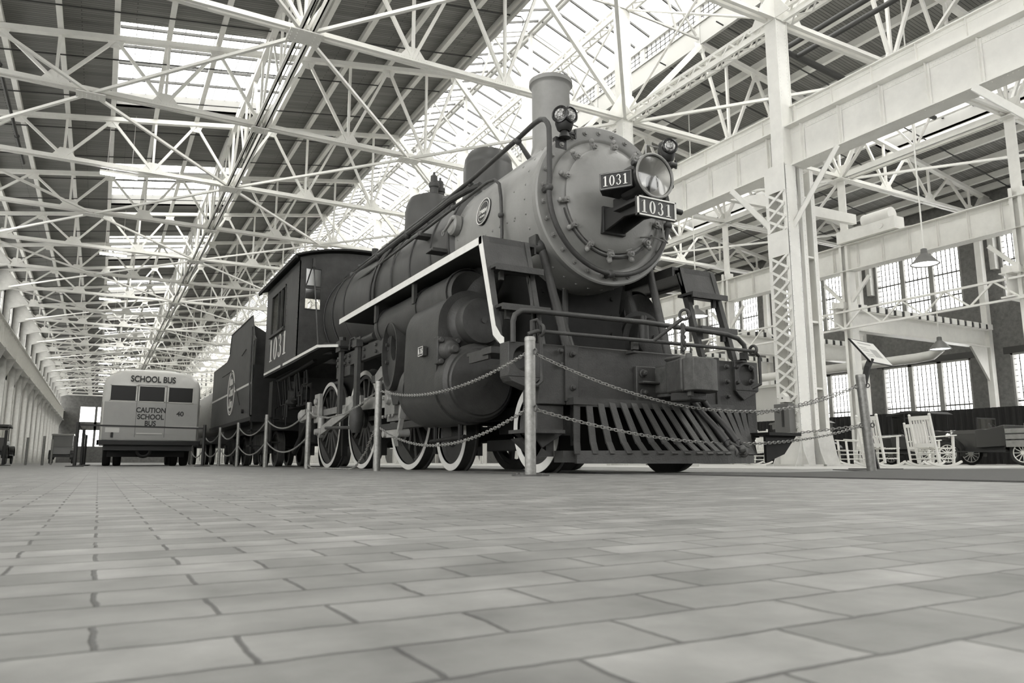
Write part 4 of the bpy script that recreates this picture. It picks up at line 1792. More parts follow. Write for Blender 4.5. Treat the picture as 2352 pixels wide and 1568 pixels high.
for s_ in (-1, 1):                        # marker lamps
    cx = LX + (-0.54 if s_ < 0 else 0.80)
    c = Vector((cx, 6.0, 3.56 if s_ < 0 else 3.50))
    m = M()
    m.lathe([(0.05, -0.13), (0.075, -0.11), (0.095, -0.05), (0.10, 0.05), (0.08, 0.09), (0.04, 0.115), (0.001, 0.12)], c, (0, 0, 1), 20)
    m.cyl(c + Vector((0, 0, -0.20)), c + Vector((0, 0, -0.12)), 0.065, 0.035, n=12)
    m.cyl(c + Vector((0, 0, -0.14)), c + Vector((0.0, 0.12, -0.24)), 0.03, n=10)
    m.bar(c + Vector((-0.02, 0, -0.13)), c + Vector((0.13, 0, -0.13)), 0.02, 0.02)
    m.bar(c + Vector((0.13, 0, -0.18)), c + Vector((0.13, 0, -0.08)), 0.02, 0.02)
    m.box(cx - 0.08, 6.04, c.z - 0.30, cx + 0.05, 6.10, c.z - 0.18)
    mk = P(m, 'marker_lamp', 'black')
    for ang in ((-150, -78) if s_ < 0 else (-105,)):
        d = Vector((cos(radians(ang)), sin(radians(ang)), 0))
        m = M()
        m.lathe([(0.07, 0.06), (0.088, 0.065), (0.09, 0.105), (0.076, 0.11), (0.070, 0.095)], c + Vector((0, 0, 0.02)), d, 24)
        m.build('lamp_ring', 'black_gloss', mk)
        m = M()
        m.lathe([(0.072, 0.095), (0.055, 0.108), (0.04, 0.100), (0.025, 0.112), (0.001, 0.115)], c + Vector((0, 0, 0.02)), d, 24)
        m.build('lens', 'lens_glass', mk)

# ---- running boards and their front drop plates and steps (both sides)
for s_ in (-1, 1):
    U = lambda u: LX + s_ * u
    m = M()
    m.box(U(0.86), 6.04, 2.17, U(1.45), 10.8, 2.20)
    m.box(U(0.86), 6.04, 2.10, U(0.88), 10.8, 2.17)
    rb = P(m, 'running_board', 'engine')
    m = M()
    m.box(U(1.447), 6.04, 2.13, U(1.455), 10.8, 2.205)
    m.prism([(6.04, 2.205), (6.10, 2.205), (6.10, 2.13), (5.80, 1.22), (5.66, 1.12), (5.60, 1.12), (5.60, 1.17), (5.66, 1.20), (5.76, 1.30)], 'x', U(1.447), U(1.455))
    m.build('white_edge', 'white_trim', rb, smooth=False)
    m = M()
    # sloping front plate and ladder irons
    m.prism([(6.04, 2.2), (6.10, 2.2), (5.98, 1.85), (5.92, 1.85)], 'x', U(0.95), U(1.45))
    for (ua, ub) in ((1.39, 1.45), (0.95, 1.0)):
        m.prism([(6.02, 2.2), (6.10, 2.2), (5.80, 1.2), (5.72, 1.14)], 'x', U(ua), U(ub))
    m.box(U(0.95), 6.02, 2.14, U(1.45), 6.10, 2.20)
    dp = P(m, 'drop_plate', 'engine')
    for z in (1.86, 1.47):
        m = M()
        y = 6.04 - (2.2 - z) * 0.30
        m.box(U(0.92), y - 0.14, z, U(1.42), y + 0.10, z + 0.028)
        m.box(U(0.92), y - 0.14, z - 0.03, U(1.42), y - 0.12, z)
        for u in (1.0, 1.32):
            m.bolt((U(u), y - 0.02, z + 0.028), (0, 0, 1), 0.022, 0.02)
            m.box(U(u), y - 0.02, z - 0.09, U(u) + 0.04, y + 0.02, z)
        m.build('front_step', 'engine', dp)
    # smokebox stay rods
    m = M()
    m.cyl((U(0.68), 6.22, 2.22), (U(0.62), 5.86, 1.12), 0.042, n=14)
    m.ball((U(0.70), 6.24, 2.26), 0.085, 12, 8)
    m.box(U(0.60), 6.18, 2.25, U(0.78), 6.32, 2.36)
    P(m, 'stay_rod', 'engine')
    m = M()
    m.tube([(U(0.95), 6.05, 2.14), (U(1.0), 5.9, 1.7), (U(1.02), 5.8, 1.2)], 0.018, 8)
    P(m, 'air_pipe', 'engine')
    # hangers and air reservoir
    m = M()
    n_seg = [(6.95, 9.55)]
    m.lathe([(0.001, 7.02), (0.16, 6.97), (0.24, 6.93), (0.27, 6.99), (0.27, 9.35), (0.24, 9.42), (0.001, 9.46)], (U(1.12), 0, 1.86), (0, 1, 0), 36)
    tk = P(m, 'air_reservoir', 'engine')
    m = M()
    m.lathe([(0.275, 6.98), (0.285, 6.98), (0.285, 7.04), (0.275, 7.04)], (U(1.12), 0, 1.86), (0, 1, 0), 36)
    for y in (7.85, 9.2):
        m.lathe([(0.275, y), (0.283, y), (0.283, y + 0.07), (0.275, y + 0.07)], (U(1.12), 0, 1.86), (0, 1, 0), 36)
        m.box(U(1.12) - 0.04 + s_ * 0.26, y, 1.9, U(1.12) + 0.0 + s_ * 0.26, y + 0.07, 2.17)
    m.build('hanger_strap', 'engine', tk)

    # ---- cylinders and valve chest
    CXc = U(1.13)
    m = M()
    out = []
    pc_, pr_ = (0.90, 0.42)
    vc_, vr_ = (1.50, 0.37)
    # wrapper outline: hull of piston cylinder and valve chest, slightly squared to the outside
    for i in range(0, 21):
        a = radians(180 + 12 - i * (12 + 0) / 1 * 0) if False else radians(200 + i * 8)
        out.append((CXc + s_ * -1 * 0 + pr_ * cos(a), pc_ + pr_ * sin(a)))
    out2 = []
    for i in range(0, 19):
        a = radians(0 + i * 10)
        out2.append((CXc + vr_ * cos(a) * 1.0, vc_ + 0.02 + vr_ * sin(a) * 1.0))
    poly = out + out2
    # force the outer side bulge
    m.prism(poly, 'y', 6.93, 7.86)
    m.prism([(CXc - 0.36, 1.0), (LX, 1.0), (LX, 1.75), (CXc - 0.2, 1.75)] if s_ < 0 else [(LX, 1.0), (CXc + 0.3, 1.0), (CXc + 0.2, 1.75), (LX, 1.75)], 'y', 6.98, 7.8)
    cyl_ = P(m, 'cylinder_jacket', 'engine', smooth=True, angle=40)
    m = M()
    for i in range(11):
        a = radians(200 + i * 16)
        m.bolt((CXc + (pr_ - 0.02) * cos(a), 6.93, pc_ + (pr_ - 0.02) * sin(a)), (0, -1, 0), 0.01, 0.008)
    m.build('jacket_rivet', 'engine', cyl_)
    # piston cover
    m = M()
    m.lathe([(0.40, 6.95), (0.40, 6.74), (0.385, 6.72), (0.365, 6.70), (0.345, 6.70), (0.33, 6.68), (0.05, 6.67), (0.05, 6.655), (0.001, 6.655)], (CXc, 0, pc_), (0, 1, 0), 48)
    P(m, 'cylinder_cover', 'engine')
    m = M()
    m.lathe([(0.40, 7.84), (0.40, 8.0), (0.3, 8.03), (0.12, 8.04), (0.1, 8.2), (0.001, 8.2)], (CXc, 0, pc_), (0, 1, 0), 40)
    P(m, 'cylinder_cover', 'engine')
    # valve chest head
    m = M()
    m.lathe([(0.30, 6.95), (0.30, 6.88), (0.27, 6.87), (0.242, 6.84), (0.242, 6.72), (0.23, 6.69), (0.19, 6.675), (0.03, 6.67), (0.03, 6.65), (0.001, 6.65)], (CXc - s_ * 0.02, 0, vc_ + 0.03), (0, 1, 0), 40)
    P(m, 'valve_cover', 'engine')
    m = M()
    # relief valve boss
    cc = Vector((CXc + s_ * 0.28, 6.93, 1.22))
    m.lathe([(0.12, 0.02), (0.12, -0.10), (0.09, -0.16), (0.05, -0.18), (0.04, -0.24), (0.001, -0.24)], cc, (0, 1, 0), 20)
    m.box(cc.x - 0.13, 6.85, 1.08, cc.x + 0.1, 6.95, 1.36)
    for (dx, dz) in ((-0.1, 0.1), (0.08, 0.1), (-0.1, -0.12)):
        m.cyl((cc.x + dx, 6.80, cc.z + dz), (cc.x + dx, 6.88, cc.z + dz), 0.03, n=8)
    P(m, 'relief_valve', 'engine', bevel=0.008)
    # steam pipe from the smokebox down to the chest
    m = M()
    m.cyl((U(0.72), 6.95, 2.42), (CXc - s_ * 0.02, 7.25, 1.62), 0.13, 0.27, n=32)
    m.lathe([(0.29, -0.02), (0.31, 0.0), (0.31, 0.05), (0.28, 0.06)], (CXc - s_ * 0.03, 7.23, 1.68), (U(0.72) - (CXc - s_ * 0.03), -0.28, 0.8), 32)
    P(m, 'steam_pipe', 'engine')
    m = M()
    for (dy, dz) in ((7.5, 1.86), (7.72, 1.74)):
        m.cyl((CXc + s_ * 0.12, dy, dz - 0.1), (CXc + s_ * 0.12, dy, dz + 0.08), 0.045, n=10)
    m.cyl((CXc, 7.62, 1.8), (CXc, 7.62, 2.06), 0.075, n=16)
    m.cyl((CXc, 7.62, 2.06), (CXc, 7.62, 2.12), 0.04, n=12)
    m.cyl((CXc, 7.6, 2.08), (CXc + s_ * 0.03, 7.4, 2.0), 0.015, n=8)
    P(m, 'oil_cup', 'engine')
    if s_ < 0:
        m = M()
        xf = CXc - pr_ + 0.005
        m.box(xf - 0.022, 7.17, 1.20, xf + 0.02, 7.30, 1.30)
        cp = P(m, 'class_plate', 'plate_dark')
        m = M()
        xx = xf - 0.024
        for (a, b_, c, d) in ((7.17, 1.20, 7.30, 1.206), (7.17, 1.294, 7.30, 1.30), (7.17, 1.20, 7.176, 1.30), (7.294, 1.20, 7.30, 1.30)):
            m.box(xx - 0.004, a, b_, xx, c, d)
        m.build('plate_rim', 'white_trim', cp, smooth=False)
        serif('plate_number', 'K 15', 'white_trim', cp, (xx, 7.288, 1.222), (0, -1, 0), (0, 0, 1), 0.056, 0.78, gap=0.05)
    # drain cocks
    m = M()
    m.cyl((CXc + s_ * 0.05, 7.05, 0.52), (CXc + s_ * 0.05, 7.05, 0.30), 0.03, n=8)
    m.cyl((CXc + s_ * 0.05, 7.7, 0.52), (CXc + s_ * 0.05, 7.7, 0.33), 0.03, n=8)
    m.cyl((CXc + s_ * 0.05, 6.95, 0.36), (CXc + s_ * 0.05, 7.85, 0.33), 0.022, n=8)
    P(m, 'drain_cock', 'engine_dark')

# smokebox saddle and frame
m = M()
m.prism([(LX - 0.75, 1.05), (LX + 0.75, 1.05), (LX + 0.62, 1.4), (LX + 0.55, 1.75), (LX + 0.62, 2.15), (LX - 0.62, 2.15), (LX - 0.55, 1.75), (LX - 0.62, 1.4)], 'y', 6.6, 7.95)
for s_ in (-1, 1):
    for z in (1.3, 1.5, 1.7, 1.9):
        m.bolt((LX + s_ * 0.45, 6.6, z), (0, -1, 0), 0.025, 0.02)
P(m, 'smokebox_saddle', 'engine_dark')
m = M()
for s_ in (-1, 1):
    m.box(LX + s_ * 0.50, 5.7, 0.80, LX + s_ * 0.62, 16.5, 1.02)
    m.box(LX + s_ * 0.50, 8.3, 0.38, LX + s_ * 0.62, 14.2, 0.50)
    for y in (8.5, 10.4, 12.45, 14.2):
        m.box(LX + s_ * 0.50, y - 0.12, 0.4, LX + s_ * 0.62, y + 0.12, 1.0)
for y in (5.75, 6.2, 8.4, 10.4, 12.4, 14.3):
    m.box(LX - 0.6, y - 0.05, 0.55, LX + 0.6, y + 0.05, 1.05)
P(m, 'frame', 'engine_dark', smooth=False)
m = M()
m.box(LX - 0.66, 12.0, 0.55, LX + 0.66, 14.4, 1.2)
m.box(LX - 1.0, 14.2, 1.2, LX + 1.0, 16.2, 1.6)
P(m, 'ash_pan', 'engine_dark', smooth=False)


# ---- wheels
def wheel(par, name, X, y, r, out, white, spokes=0, tw=0.09, crescent=None):
    """out: -1 when the outer face looks to -x"""
    o = out
    rr = M()
    f = X
    b_ = X - o * 0.14
    rr.lathe([(r - tw, 0), (r, 0), (r, o * -0.11), (r + 0.028, o * -0.115), (r + 0.028, o * -0.14), (r - tw, o * -0.14)], (f, y, r), (1, 0, 0), 64)
    root = rr.build(name, 'engine', par)
    w_ = M()
    w_.lathe([(r - tw * 0.95, o * 0.004), (r - 0.004, o * 0.004)], (f, y, r), (1, 0, 0), 64)
    if white:
        w_.build('white_rim', 'white_trim', root)
    c = M()
    if spokes:
        c.lathe([(r - tw - 0.06, o * -0.02), (r - tw, o * -0.02), (r - tw, o * -0.12), (r - tw - 0.06, o * -0.12)], (f, y, r), (1, 0, 0), 64)
        c.lathe([(0.001, o * 0.04), (0.11, o * 0.04), (0.14, o * 0.01), (0.15, o * -0.12)], (f, y, r), (1, 0, 0), 32)
        for i in range(spokes):
            a = 2 * pi * i / spokes
            c.bar((f - o * 0.07, y + 0.12 * cos(a), r + 0.12 * sin(a)), (f - o * 0.07, y + (r - tw - 0.02) * cos(a), r + (r - tw - 0.02) * sin(a)), 0.07, 0.055, up=(1, 0, 0))
        c.build('wheel_centre', 'engine', root)
        if crescent is not None:
            q = M()
            R_ = r - tw - 0.01
            pts = [(y + R_ * cos(crescent + t), r + R_ * sin(crescent + t)) for t in [(-0.75 + 1.5 * i / 16) for i in range(17)]]
            q.prism(pts, 'x', f - o * 0.01, f - o * 0.11)
            q.build('counterweight', 'engine', root)
    else:
        c.lathe([(r - tw, o * -0.02), (r - tw - 0.03, o * -0.05), (0.16, o * -0.02), (0.13, o * 0.02), (0.12, o * 0.05), (0.001, o * 0.05)], (f, y, r), (1, 0, 0), 40)
        c.build('wheel_centre', 'engine', root)
    return root


DY = (9.38, 11.42, 13.42)
DR = 0.77
for s_ in (-1, 1):
    for i, y in enumerate(DY):
        wheel(loco, 'driving_wheel', LX + s_ * 0.85, y, DR, s_, True, 14, 0.075, crescent=radians(-62) if s_ < 0 else radians(30))
    for y in (6.08, 8.03):
        wheel(loco, 'truck_wheel', LX + s_ * 0.85, y, 0.43, s_, True, 0, 0.085)
for y, r in [(d, DR) for d in DY] + [(6.08, 0.43), (8.03, 0.43)]:
    m = M()
    m.cyl((LX - 0.85, y, r), (LX + 0.85, y, r), 0.09, n=16)
    P(m, 'axle', 'engine_dark')
m = M()
for s_ in (-1, 1):
    m.box(LX + s_ * 0.55, 6.0, 0.55, LX + s_ * 0.65, 8.1, 0.68)
    m.box(LX + s_ * 0.55, 6.6, 0.22, LX + s_ * 0.65, 7.5, 0.34)
    for y in (6.08, 8.03):
        m.box(LX + s_ * 0.52, y - 0.14, 0.28, LX + s_ * 0.68, y + 0.14, 0.62)
m.box(LX - 0.6, 6.8, 0.4, LX + 0.6, 7.3, 0.8)
P(m, 'leading_truck', 'engine_dark', bevel=0.01)

# ---- rods and valve gear on both sides
for s_ in (-1, 1):
    U = lambda u: LX + s_ * u
    f0 = U(0.90)
    pin = radians(200)
    pr_ = 0.30
    PY, PZ = pr_ * cos(pin), pr_ * sin(pin)
    pins = [(y - 0.10, DR + 0.26) if False else (y + 0.30 * 0.45, DR + 0.30 * 0.25) for y in DY]
    pins = [(y + 0.05, DR + 0.26) for y in DY]
    pins = [(y, 0.98) for y in (9.47, 11.51, 13.51)]
    m = M()
    m.bar((f0 + s_ * 0.03, pins[0][0], pins[0][1]), (f0 + s_ * 0.03, pins[2][0], pins[2][1]), 0.055, 0.11, up=(0, 0, 1))
    for (y, z) in pins:
        m.lathe([(0.001, s_ * 0.06), (0.10, s_ * 0.06), (0.12, s_ * 0.03), (0.12, s_ * -0.03)], (f0 + s_ * 0.03, y, z), (1, 0, 0), 24)
    m.prism([(11.2, 0.93), (11.85, 0.93), (11.75, 1.12), (11.3, 1.12)], 'x', f0, f0 + s_ * 0.06)
    P(m, 'side_rod', 'rods')
    # main rod from crosshead to the middle driver
    m = M()
    m.bar((f0 + s_ * 0.13, 8.95, 0.90), (f0 + s_ * 0.13, 11.5, 0.98), 0.05, 0.17, up=(0, 0, 1))
    m.lathe([(0.001, s_ * 0.05), (0.11, s_ * 0.05), (0.15, s_ * 0.03), (0.15, s_ * -0.04)], (f0 + s_ * 0.13, 11.5, 0.98), (1, 0, 0), 28)
    m.box(f0 + s_ * 0.10, 11.3, 0.84, f0 + s_ * 0.16, 11.68, 1.12)
    P(m, 'main_rod', 'rod_light')
    # crank pins / return crank and eccentric rod
    m = M()
    yy, zz = pins[2]
    m.cyl((f0, yy, zz), (f0 + s_ * 0.26, yy, zz), 0.10, n=20)
    m.box(f0 + s_ * 0.08, yy - 0.14, zz - 0.18, f0 + s_ * 0.16, yy + 0.16, zz + 0.34)
    m.bar((f0 + s_ * 0.22, yy - 0.05, zz + 0.02), (f0 + s_ * 0.22, yy + 0.75, zz - 0.02), 0.07, 0.20, up=(0, 0, 1))
    m.lathe([(0.001, s_ * 0.08), (0.06, s_ * 0.08), (0.12, s_ * 0.03), (0.13, s_ * -0.03)], (f0 + s_ * 0.22, yy + 0.78, zz - 0.02), (1, 0, 0), 20)
    m.lathe([(0.001, s_ * 0.04), (0.05, s_ * 0.04), (0.06, 0.0)], (f0 + s_ * 0.17, yy - 0.02, zz + 0.2), (1, 0, 0), 16)
    P(m, 'return_crank', 'rod_light', bevel=0.01)
    m = M()
    m.bar((U(1.22), 12.55, 0.60), (U(1.22), 10.3, 0.98), 0.05, 0.13, up=(0, 0, 1))
    m.lathe([(0.001, s_ * 0.10), (0.045, s_ * 0.10), (0.06, s_ * 0.04), (0.10, s_ * 0.03), (0.10, s_ * -0.04)], (U(1.22), 12.55, 0.6), (1, 0, 0), 20)
    m.cyl((U(1.22), 12.5, 0.66), (U(1.22), 12.5, 0.86), 0.06, n=12)
    P(m, 'eccentric_rod', 'rod_light')
    # crosshead and guides
    m = M()
    m.box(U(1.02), 8.85, 0.62, U(1.18), 9.35, 1.18)
    m.box(U(1.16), 8.92, 0.70, U(1.24), 9.28, 1.10)
    for y in (8.92, 9.05, 9.18, 9.3):
        for z in (1.14, 0.68, 0.92):
            m.bolt((U(1.24), y, z), (s_, 0, 0), 0.028, 0.03)
    m.lathe([(0.001, s_ * 0.05), (0.06, s_ * 0.05), (0.085, s_ * 0.0)], (U(1.24), 9.1, 0.9), (1, 0, 0), 20)
    m.prism([(9.15, 0.62), (9.35, 0.62), (9.12, 0.30), (9.02, 0.30)], 'x', U(1.08), U(1.14))
    P(m, 'crosshead', 'rods', bevel=0.008)
    m = M()
    m.box(U(1.04), 8.0, 1.20, U(1.16), 10.1, 1.30)
    m.box(U(1.04), 8.0, 0.52, U(1.16), 10.1, 0.60)
    m.cyl((U(1.13), 8.0, 0.90), (U(1.13), 8.9, 0.90), 0.045, n=14)
    P(m, 'guide_bar', 'engine')
    m = M()
    # union link and combination lever
    m.bar((U(1.28), 9.05, 0.45), (U(1.28), 8.52, 0.45), 0.05, 0.09, up=(0, 0, 1))
    m.cyl((U(1.20), 9.03, 0.45), (U(1.34), 9.03, 0.45), 0.045, n=14)
    m.cyl((U(1.20), 8.5, 0.45), (U(1.34), 8.5, 0.45), 0.05, n=14)
    P(m, 'union_link', 'rod_light')
    m = M()
    m.bar((U(1.32), 8.5, 0.45), (U(1.32), 8.42, 0.62), 0.05, 0.05, up=(1, 0, 0))
    m.bar((U(1.32), 8.42, 0.62), (U(1.30), 8.22, 1.4), 0.05, 0.075, up=(1, 0, 0))
    P(m, 'combination_lever', 'rod_light')
    # link support box with round top
    m = M()
    oy, oz = 8.74, 1.45
    outer, inner = [], []
    for i in range(28):
        t = i / 28 * 2 * pi
        outer.append((oy + 0.27 * cos(t) + (0.0), oz + 0.02 + (0.36 if sin(t) > 0 else 0.50) * sin(t)))
        inner.append((oy + 0.13 * cos(t), oz + 0.10 + 0.20 * sin(t)))
    m.ring(outer, inner, 'x', U(1.26), U(1.32))
    m.ring(outer, [(a + (c - a) * 0.12, b_ + (d - b_) * 0.12) for (a, b_), (c, d) in zip(outer, inner)], 'x', U(1.32), U(1.39))
    for (dy, dz) in ((-0.2, 0.12), (0.2, 0.12), (-0.2, -0.1), (0.2, -0.1)):
        m.bolt((U(1.32), oy + dy, oz + dz), (s_, 0, 0), 0.03, 0.04)
    m.prism([(8.5, 1.05), (8.95, 1.05), (8.8, 0.80), (8.62, 0.80)], 'x', U(1.24), U(1.30))
    P(m, 'link_bracket', 'engine')
    m = M()
    m.cyl((U(1.15), 8.0, 1.5), (U(1.15), 8.5, 1.5), 0.09, 0.07, n=16)
    m.box(U(1.10), 8.0, 1.44, U(1.2), 8.5, 1.56)
    m.bar((U(1.22), 8.3, 1.38), (U(1.22), 9.4, 1.30), 0.04, 0.12, up=(0, 0, 1))
    P(m, 'valve_stem', 'engine')
    m = M()
    m.prism([(9.05, 1.33), (9.1, 1.22), (9.5, 1.14), (9.52, 1.25), (9.3, 1.34)], 'x', U(1.24), U(1.30))
    P(m, 'reverse_arm', 'rods')
    # long horizontal motion beam with bolt heads and hanging levers
    m = M()
    m.box(U(1.25), 8.95, 1.50, U(1.33), 11.3, 1.70)
    m.box(U(1.25), 10.6, 1.36, U(1.33), 11.3, 1.52)
    for y in (9.4, 9.9, 10.6, 10.8, 11.0, 11.2):
        for z in (1.64, 1.55):
            m.bolt((U(1.33), y, z), (s_, 0, 0), 0.028, 0.03)
    P(m, 'motion_bracket', 'engine', bevel=0.006)
    m = M()
    m.box(U(1.34), 10.87, 0.80, U(1.39), 10.99, 1.80)
    m.box(U(1.30), 10.82, 1.74, U(1.42), 11.06, 1.90)
    m.cyl((U(1.36), 10.93, 1.9), (U(1.36), 10.93, 1.96), 0.05, n=10)
    P(m, 'hanger_lever', 'engine')
    m = M()
    m.box(U(1.34), 10.04, 0.85, U(1.39), 10.18, 1.78)
    m.lathe([(0.06, 0.0), (0.10, 0.12), (0.10, 0.28), (0.06, 0.36)], (U(1.36), 10.1, 0.50), (0, 0, 1), 16)
    m.box(U(1.32), 10.02, 1.70, U(1.42), 10.2, 1.80)
    P(m, 'hanger_lever', 'engine')
    m = M()
    m.cyl((U(1.3), 10.15, 0.58), (U(1.3), 11.9, 0.64), 0.025, n=10)
    P(m, 'brake_rod', 'engine')
    m = M()
    m.cyl((U(1.28), 9.6, 1.80), (U(1.28), 10.2, 1.80), 0.055, n=14)
    m.box(U(1.22), 10.1, 1.70, U(1.34), 10.3, 1.86)
    m.tube([(U(1.3), 10.3, 1.78), (U(1.3), 10.5, 1.90), (U(1.3), 10.7, 1.90), (U(1.3), 10.75, 1.75)], 0.015, 8)
    P(m, 'lubricator', 'engine')
    # driver springs, brake hangers and pipes under the cab
    for y in DY:
        m = M()
        for i in range(6):
            m.box(LX + s_ * 0.56, y - 0.5 + i * 0.07, 1.12 + i * 0.022, LX + s_ * 0.68, y + 0.5 - i * 0.07, 1.138 + i * 0.022)
        m.box(LX + s_ * 0.54, y - 0.08, 1.0, LX + s_ * 0.70, y + 0.08, 1.3)
        P(m, 'leaf_spring', 'engine_dark')
        m = M()
        m.prism([(y - 0.86, 0.2), (y - 0.78, 0.2), (y - 0.70, 0.75), (y - 0.80, 1.05), (y - 0.86, 1.05)], 'x', U(0.74), U(0.83))
        P(m, 'brake_shoe', 'engine_dark')
    rnd = random.Random(3 if s_ < 0 else 4)
    m = M()
    m.tube([(U(1.2), 13.2, 1.9), (U(1.2), 14.5, 1.86), (U(1.22), 16.3, 1.80)], 0.04, 8)
    m.tube([(U(1.2), 12.0, 1.88), (U(1.2), 13.0, 1.98), (U(1.2), 13.6, 1.94), (U(1.22), 16.3, 1.88)], 0.03, 8)
    for j in range(11):
        y = 13.9 + j * 0.25
        z = 1.8
        pts = [(U(1.15 + 0.1 * rnd.random()), y, z)]
        for q in range(rnd.randint(2, 4)):
            if q % 2 == 0:
                z -= 0.2 + 0.35 * rnd.random()
            else:
                y += rnd.uniform(-0.45, 0.45)
            pts.append((U(1.15), y, max(z, 0.35)))
        m.tube(pts, rnd.choice((0.011, 0.015, 0.022)), 6)
    P(m, 'injector_piping', 'engine_dark')
    m = M()
    m.lathe([(0.05, 0), (0.12, 0.05), (0.12, 0.3), (0.07, 0.36), (0.07, 0.5)], (U(1.1), 15.2, 1.2), (0, 0, 1), 16)
    m.lathe([(0.05, 0), (0.10, 0.03), (0.10, 0.22), (0.05, 0.28)], (U(1.05), 14.4, 1.25), (0, 0, 1), 14)
    m.cyl((U(1.1), 14.9, 1.35), (U(1.1), 15.6, 1.30), 0.08, n=14)
    P(m, 'injector', 'engine_dark')
    # cab-side steps hanging below
    m = M()
    m.box(U(1.3), 16.2, 0.5, U(1.33), 16.55, 1.8)
    m.box(U(1.12), 16.2, 0.5, U(1.4), 16.55, 0.53)
    m.box(U(1.12), 16.2, 1.0, U(1.4), 16.55, 1.03)
    P(m, 'cab_step', 'engine_dark')

# rear truck-like axle boxes and drawbar gear under the cab
m = M()
m.box(LX - 0.7, 15.0, 0.5, LX + 0.7, 16.4, 1.1)
m.cyl((3.62, 14.9, 0.95), (3.55, 15.8, 0.3), 0.06, n=10)
P(m, 'drag_beam', 'engine_dark')

# ---- cab
CY0, CY1 = 13.6, 16.62
CZ0, CZE = 1.95, 3.80
CXa, CXb = 3.0, 5.9


def roofz(x):
    t = (x - LX) / 1.5
    return 4.06 - 0.22 * abs(t) ** 2.6


m = M()
n = 20
out = [(CXa, CZ0)] + [(CXb, CZ0)] + [(CXb - (CXb - CXa) * i / n, roofz(CXb - (CXb - CXa) * i / n)) for i in range(n + 1)]
cab = None


def wall_with_holes(mb, outline, holes, ax, d0, d1):
    """plate split into a grid of small columns around rectangular holes (outline is a polygon whose top may curve)"""
    us = sorted({p[0] for p in outline} | {h[0] for h in holes} | {h[2] for h in holes})

    def span(u):
        zs = []
        k_ = len(outline)
        for i in range(k_):
            (a, b_), (c, d) = outline[i], outline[(i + 1) % k_]
            if abs(a - c) < 1e-9: continue
            if min(a, c) - 1e-9 <= u <= max(a, c) + 1e-9:
                zs.append(b_ + (d - b_) * (u - a) / (c - a))
        return min(zs), max(zs)
    for u0, u1 in zip(us[:-1], us[1:]):
        if u1 - u0 < 1e-6: continue
        e = 1e-5
        lo0, hi0 = span(u0 + e)
        lo1, hi1 = span(u1 - e)
        mid = (u0 + u1) / 2
        cuts = sorted([(h[1], h[3]) for h in holes if h[0] < mid < h[2]])
        a0, a1 = lo0, lo1
        for (b0, b1) in cuts + [(None, None)]:
            t0, t1 = (hi0, hi1) if b0 is None else (b0, b0)
            mb.prism([(u0, a0), (u1, a1), (u1, t1), (u0, t0)], ax, d0, d1)
            if b0 is not None:
                a0 = a1 = b1


m = M()
R_ = BR + 0.13
holes_f = [(3.12, 3.34, 3.40, 3.66), (3.12, 2.90, 3.40, 3.28), (5.50, 3.34, 5.78, 3.66), (5.50, 2.90, 5.78, 3.28)]
wall_with_holes(m, out, holes_f, 'y', CY0, CY0 + 0.02)
wall_with_holes(m, [(CXa, 1.95), (CXb, 1.95), (CXb, 2.3), (CXa, 2.3)], [], 'y', CY1 - 0.02, CY1)
wall_with_holes(m, [(CXa, 2.3), (CXb, 2.3)] + out[2:], [(3.4, 2.3, 5.5, 3.75)], 'y', CY1 - 0.02, CY1)
for xx in (CXa, CXb - 0.02):
    wall_with_holes(m, [(CY0, CZ0), (CY1, CZ0), (CY1, CZE), (CY0, CZE)], [(14.72, 2.72, 16.02, 3.56)], 'x', xx, xx + 0.02)
for i in range(14):
    m.rivet((3.05, 13.6, 2.1 + i * 0.12), (0, -1, 0), 0.008)
for i in range(16):
    m.rivet((3.0, 13.66, 2.05 + i * 0.11), (-1, 0, 0), 0.009)
    m.rivet((3.0, 14.6, 2.05 + i * 0.11), (-1, 0, 0), 0.009)
cab = P(m, 'cab', 'engine')
m = M()
n = 24
for k_ in range(n):
    x0 = 2.90 + 3.1 * k_ / n
    x1 = 2.90 + 3.1 * (k_ + 1) / n
    m.prism([(x0, roofz(x0) + 0.02), (x1, roofz(x1) + 0.02), (x1, roofz(x1) + 0.055), (x0, roofz(x0) + 0.055)], 'y', 13.45, 17.1)
m.box(2.88, 13.45, roofz(2.9) - 0.02, 2.92, 17.1, roofz(2.9) + 0.05)
m.box(5.98, 13.45, roofz(2.9) - 0.02, 6.02, 17.1, roofz(2.9) + 0.05)
P(m, 'cab_roof', 'engine_dark', smooth=False)
for (a, b_, c, d) in holes_f:
    m = M()
    t = 0.018
    for q in ((a - t, b_ - t, c + t, b_), (a - t, d, c + t, d + t), (a - t, b_, a, d), (c, b_, c + t, d)):
        m.box(q[0], CY0 - 0.012, q[1], q[2], CY0 + 0.01, q[3])
    wf = P(m, 'cab_window', 'engine')
    g = M()
    g.box(a, CY0 + 0.004, b_, c, CY0 + 0.008, d)
    g.build('pane', 'clear_glass', wf)
for xx, s_ in ((CXa, -1), (CXb, 1)):
    m = M()
    for (a, b_, c, d) in ((14.70, 2.70, 16.04, 2.74), (14.70, 3.54, 16.04, 3.58), (14.70, 2.7, 14.74, 3.58), (16.0, 2.7, 16.04, 3.58), (15.05, 2.74, 15.09, 3.54), (15.35, 2.74, 15.38, 3.54)):
        m.box(xx - 0.015, a, b_, xx + 0.03, c, d)
    wf = P(m, 'cab_window', 'engine')
    g = M()
    g.box(xx + 0.005, 15.35, 2.74, xx + 0.010, 16.0, 3.54)
    g.build('pane', 'clear_glass', wf)
    m = M()
    m.box(xx - s_ * -0.0, 14.7, 2.66, xx + s_ * 0.05, 16.05, 2.70)
    P(m, 'arm_rest', 'engine')
